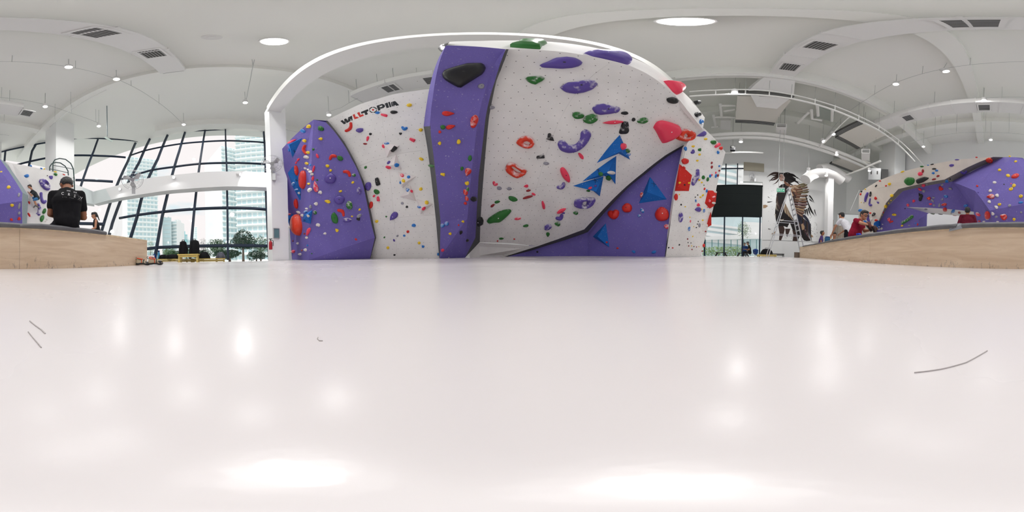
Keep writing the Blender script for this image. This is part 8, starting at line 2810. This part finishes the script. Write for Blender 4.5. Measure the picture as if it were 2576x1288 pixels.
tree(440, 22, 630, 658, 60, 'low dense shrub outside behind the limp black bag', LEAFS[0], 500, 21, 'shrubs outside the glass')
tree(500, 21, 628, 658, 62, 'low dense shrub outside behind the rounded dark bag', LEAFS[1], 500, 22, 'shrubs outside the glass')
tree(645, 19, 630, 658, 60, 'low dense shrub outside next to the white column', LEAFS[1], 500, 23, 'shrubs outside the glass')
FACW = mat('white_tower_wall', srgb(240, 245, 245), rough=0.8); FACB = mat('pale_teal_window', srgb(190, 216, 221), rough=0.25, spec=0.6); FACG = mat('grey_tower_wall', srgb(196, 214, 217), rough=0.8); TEAL = mat('teal_block_wall', srgb(150, 204, 208), rough=0.8)


def tower(px0, px1, ytop, t, depth, floors, cols, lab, wall, win, turn=0.0, balcony=True, grp='high-rise blocks outside'):
    a, b = PF(px0, t, 0), PF(px1, t, 0); mid = (a + b) / 2
    ax = (b - a).normalized(); ax = Matrix.Rotation(turn, 3, 'Z') @ ax; wdt = (b - a).length
    fo = V3((ax.y, -ax.x, 0));
    if fo.dot(CPOS - mid) < 0: fo = -fo
    z1 = PT((px0 + px1) / 2, ytop, t).z; z0 = GZ - 0.35
    root = thing('tower_block', V3((mid.x, mid.y, z0)), lab, 'building', grp)
    MB().box(V3((mid.x, mid.y, (z0 + z1) / 2)) - fo * depth / 2, wdt, depth, z1 - z0, ax).build('walls', wall, root)
    fh = (z1 - z0) / floors; cw = wdt / cols
    me = None
    for i in range(floors):
        for j in range(cols):
            c = V3((mid.x, mid.y, z0 + fh * (i + 0.5))) + ax * (cw * (j + 0.5) - wdt / 2) + fo * 0.02
            if me is None:
                o0 = MB().box(c, cw * 0.72, 0.12, fh * 0.52, ax, fo).build('window', win, root); me = o0; base = c
            else:
                o = me.copy(); COL.objects.link(o); o.location = me.location + (c - base)
    if balcony:
        be = None
        for i in range(floors):
            c = V3((mid.x, mid.y, z0 + fh * i)) + fo * 0.35
            if be is None:
                be = MB().box(c, wdt * 1.01, 0.8, fh * 0.16, ax, fo).build('floor_slab', FACW, root); bb = c
            else:
                o = be.copy(); COL.objects.link(o); o.location = be.location + (c - bb)
    for k in (-0.25, 0.2):
        MB().box(V3((mid.x, mid.y, z1 + fh * 0.4)) - fo * depth * 0.5 + ax * wdt * k, wdt * 0.2, depth * 0.4, fh * 0.8, ax).build('roof_house', wall, root)
    return root


tower(320, 400, 398, 62, 14, 24, 8, 'tall white residential tower nearest the glass corner, with many balconies', FACW, FACB, 0.25)
tower(558, 612, 372, 46, 14, 24, 5, 'very tall pale tower seen through the widest bays, its balconied side', FACW, FACB, 0.5)
tower(596, 690, 300, 40, 12, 26, 7, 'very tall pale tower next to the column, rising past the window head', FACW, FACB, -0.15)
tower(409, 432, 547, 70, 16, 10, 1, 'grey slab block with one column of windows', FACG, FACB, 0.0, False)
tower(431, 446, 556, 72, 8, 12, 5, 'pale ribbed office slab beside the grey block', FACW, FACG, -0.5, True)
tower(447, 472, 590, 90, 20, 4, 4, 'low teal block between the slab and the thin tower', TEAL, FACB, 0.0, False)
tower(483, 497, 571, 110, 10, 18, 2, 'thin pale tower standing alone in the distance', FACW, FACB, 0.0, False)
tower(466, 479, 602, 95, 10, 5, 3, 'low white block in front of the teal block', FACW, FACB, 0.0, False)

# ---- beyond the window wall: white banded building, hedge, picnic tables, people
BAND = mat('bright_white_band', (0.93, 0.93, 0.93), rough=0.7); PANEG = mat('blue_green_glazing', srgb(214, 232, 236), rough=0.2, spec=0.6)
o_ = PF(1840, 27, GZ)
bx = wt_; bo = -wn_
root = thing('banded_building', o_, 'modern building outside with slanting white bands and blue glazing', 'building')
W2 = Plane(o_, o_ + bx, o_ + V3((0, 0, 1)))
MB().slab([PT(x, y, 28.5) for x, y in ((1740, 644), (1945, 644), (1945, 380), (1740, 380))], bo * 0.5).build('glazed_wall', PANEG, root)
for i, (ya, yb, h_) in enumerate(((402, 424, 6), (418, 440, 7), (433, 456, 7), (449, 474, 7), (466, 492, 8), (560, 572, 5), (568, 584, 7), (581, 596, 8), (592, 602, 14))):
    a, b, c, d_ = W2.hit(1745, ya), W2.hit(1865, yb), W2.hit(1865, yb + h_), W2.hit(1745, ya + h_)
    MB().slab([a, b, c, d_], bo * 0.8).build('white_band', BAND, root)
MB().slab([W2.hit(1853, 380), W2.hit(1945, 380), W2.hit(1945, 470), W2.hit(1853, 470)], bo * 0.6).build('white_end_wall', BAND, root)
MB().slab([W2.hit(1745, 598), W2.hit(1945, 588), W2.hit(1945, 601), W2.hit(1745, 606)], bo * 1.0 - bo * 1.4).build('canopy', BAND, root)
MB().slab([W2.hit(1868, 558), W2.hit(1945, 562), W2.hit(1945, 590), W2.hit(1868, 588)], bo * 0.6).build('white_end_wall', BAND, root)
for x in range(1775, 1925, 16):
    MB().bar(W2.hit(x, 644, 1.2), W2.hit(x, 603, 1.2), 0.12, 0.12, wn_).build('post', mat('teal_post', srgb(90, 140, 140), rough=0.5), root)
root = thing('clipped_hedge', PF(1820, 17, GZ - 0.35), 'low leafy hedge outside the tall window behind the picnic tables', 'hedge')
hb = MB(); rr = random.Random(5)
for i in range(26):
    leafy(hb, PF(1768 + i * 4.2, 17, 0.35 + 0.1 * rr.random()), 0.42, 0.5, 46, 0.1, rr)
hb.build('foliage', mat('hedge_leaf', srgb(150, 178, 120), rough=0.8, grain=0.3, gscale=4), root, weld=False)
MB().bar(PF(1768, 17, GZ - 0.15), PF(1876, 17, GZ - 0.15), 0.7, 0.4).build('planter', GRD, root)
tree(1868, 15.5, 556, 606, 46, 'slender young tree outside the tall window', LEAFS[2], 260, 12, 'trees outside the window')
DKW = mat('dark_picnic_wood', srgb(58, 50, 44), rough=0.7)


def picnic(px, t, lab):
    c = PF(px, t, GZ - 0.3); root = thing('picnic_table', c, lab, 'table', 'dark picnic tables outside')
    d = ray(px, 640); d.z = 0; d.normalize(); x = V3((d.y, -d.x, 0))
    for k in range(4):
        MB().box(c + x * (-0.33 + 0.22 * k) + V3((0, 0, 0.92)), 0.2, 1.8, 0.06, x).build('top_plank', DKW, root)
    for s in (-1, 1):
        for k in (0, 1):
            MB().box(c + x * s * (0.82 + 0.17 * k) + V3((0, 0, 0.5)), 0.15, 1.8, 0.06, x).build('seat_plank', DKW, root)
        for e in (-0.65, 0.65):
            MB().bar(c + x * s * 0.85 + d * e, c + x * s * 0.3 + d * e + V3((0, 0, 0.9)), 0.1, 0.08, d).build('leg', DKW, root)
    for e in (-0.65, 0.65):
        MB().bar(c - x * 1.0 + d * e + V3((0, 0, 0.44)), c + x * 1.0 + d * e + V3((0, 0, 0.44)), 0.1, 0.07, d).build('cross_beam', DKW, root)


picnic(1814, 13.6, 'dark picnic table outside, the one nearer the white climbing wall')
picnic(1869, 13.6, 'dark picnic table outside, the one with a person sitting at it')
J = dict(SIT); J.update(hd=(0, 1, -0.2))
person(PF(1886, 13.5, 0.18), ray(1780, 640) - ray(1900, 640), J, 'person in black sitting on the bench of the picnic table outside', TEE_K, (JEAN, 2), SKIN2, s=1.2, voxel=0.02, shoes=BLACK)
person(PF(1873, 15.0, GZ - 0.35), -ray(1873, 640), STAND, 'person in a navy top standing behind the picnic table outside', NAVY, (mat('grey_jeans', srgb(110, 124, 134), rough=0.8), 2), SKIN2, s=1.15, voxel=0.02, shoes=BLACK)
tag(MB().tube([PF(1900.5, 17, 0.1), PF(1900.5, 17, 0.25), PF(1900.5, 17, 0.6), PF(1900.5, 17, 0.72)], [0.1, 0.26, 0.3, 0.1], 12).build('blue_chair_shell', NAVY, smooth=True), 'small rounded navy chair shell outside near the window edge', 'chair')
cs = bpy.data.objects['blue_chair_shell']
for k in ((-0.2, -0.2), (0.2, -0.2), (0.2, 0.2), (-0.2, 0.2)):
    q = PF(1900.5, 17, 0.2); MB().cyl(q, q + V3((k[0] * 1.3, k[1] * 1.3, -0.95)), 0.03, 6).build('leg', STEEL, cs)
# ================================================================== a label of its own for every hold
ORD = ['first', 'second', 'third', 'fourth', 'fifth', 'sixth', 'seventh', 'eighth', 'ninth', 'tenth', 'eleventh', 'twelfth', 'thirteenth', 'fourteenth', 'fifteenth', 'sixteenth', 'seventeenth', 'eighteenth', 'nineteenth', 'twentieth',
       'twenty-first', 'twenty-second', 'twenty-third', 'twenty-fourth', 'twenty-fifth', 'twenty-sixth', 'twenty-seventh', 'twenty-eighth', 'twenty-ninth', 'thirtieth']


def size_word(s):
    return 'tiny' if s < 5.5 else 'small' if s < 10 else '' if s < 19 else 'large' if s < 38 else 'huge'


for r in RECS:
    if r['px'] < 700: r['px'] += W            # the panorama's seam runs through the rear walls
    r['noun'] = 'volume' if r['kind'] == 'volume' else 'minihold' if r['kind'] == 'minihold' else 'hold'
    shp = '' if r['shape'] in ('big', 'volume') else r['shape']
    r['short'] = ' '.join(w for w in (('chalky' if r['chalk'] and r['kind'] != 'volume' else ''), r['color'], shp, r['noun']) if w)
    r['base'] = ' '.join(w for w in (size_word(r['size']), r['short'])if w)
count = {}
for r in RECS:
    k = (r['owner'], r['short']); count[k] = count.get(k, 0) + 1
used = set(r['fixed'] for r in RECS if 'fixed' in r)


def rel(r, q):
    dx, dy = r['px'] - q['px'], r['py'] - q['py']
    if abs(dy) > 1.8 * abs(dx): return 'above' if dy < 0 else 'below'
    if abs(dx) > 1.8 * abs(dy): return 'left of' if dx < 0 else 'right of'
    return ('above and ' if dy < 0 else 'below and ') + ('left of' if dx < 0 else 'right of')


for r in RECS:
    if 'fixed' in r: continue
    lab = None
    same = [q for q in RECS if q['owner'] == r['owner'] and q['base'] == r['base']]
    if len(same) == 1:
        lab = r['base'] + ' on the ' + r['owner']
    else:
        near = sorted((q for q in RECS if q is not r and q['owner'] == r['owner']), key=lambda q: math.hypot(q['px'] - r['px'], q['py'] - r['py']))
        for pas in (0, 1):
            for q in near[:9 if pas else 14]:
                d = math.hypot(q['px'] - r['px'], q['py'] - r['py'])
                if d > 70 or q['base'] == r['base']: continue
                if pas == 0 and count[(q['owner'], q['short'])] > 1: continue
                if pas == 1 and q['size'] < r['size'] * 0.7: continue
                rl = rel(r, q)
                # nobody of the same look may stand in the same relation closer to that landmark
                if any(s is not r and rel(s, q) == rl and math.hypot(q['px'] - s['px'], q['py'] - s['py']) < d * 1.6 for s in same): continue
                t = r['base'] + ' ' + rl + ' the ' + q['short'] + ' on the ' + r['owner']
                if len(t.split()) <= 16 and t not in used:
                    lab = t; break
            if lab: break
    if lab is None or lab in used or len(lab.split()) > 16:
        kin = sorted((q for q in RECS if q['owner'] == r['owner'] and q['color'] == r['color'] and q['noun'] == r['noun']), key=lambda q: q['py'])
        i = kin.index(r)
        o_ = ORD[i] + ' from the top' if i <= len(kin) // 2 else ORD[len(kin) - 1 - i] + ' from the bottom'
        lab = r['base'] + ', ' + o_ + ' of the ' + r['color'] + ' ' + r['noun'] + 's on the ' + r['owner']
        if len(lab.split()) > 16:
            lab = r['color'] + ' ' + r['noun'] + ', ' + o_ + ' of the ' + r['color'] + ' ' + r['noun'] + 's on the ' + r['owner']
    if len(lab.split()) > 16: lab = r['color'] + ' ' + r['noun'] + ', ' + o_ + ' of its colour on the ' + r['owner']
    used.add(lab)
    tag(r['o'], lab, 'hold', r['noun'] + 's on the ' + r['owner'])
bpy.data.scenes.remove(AUX)
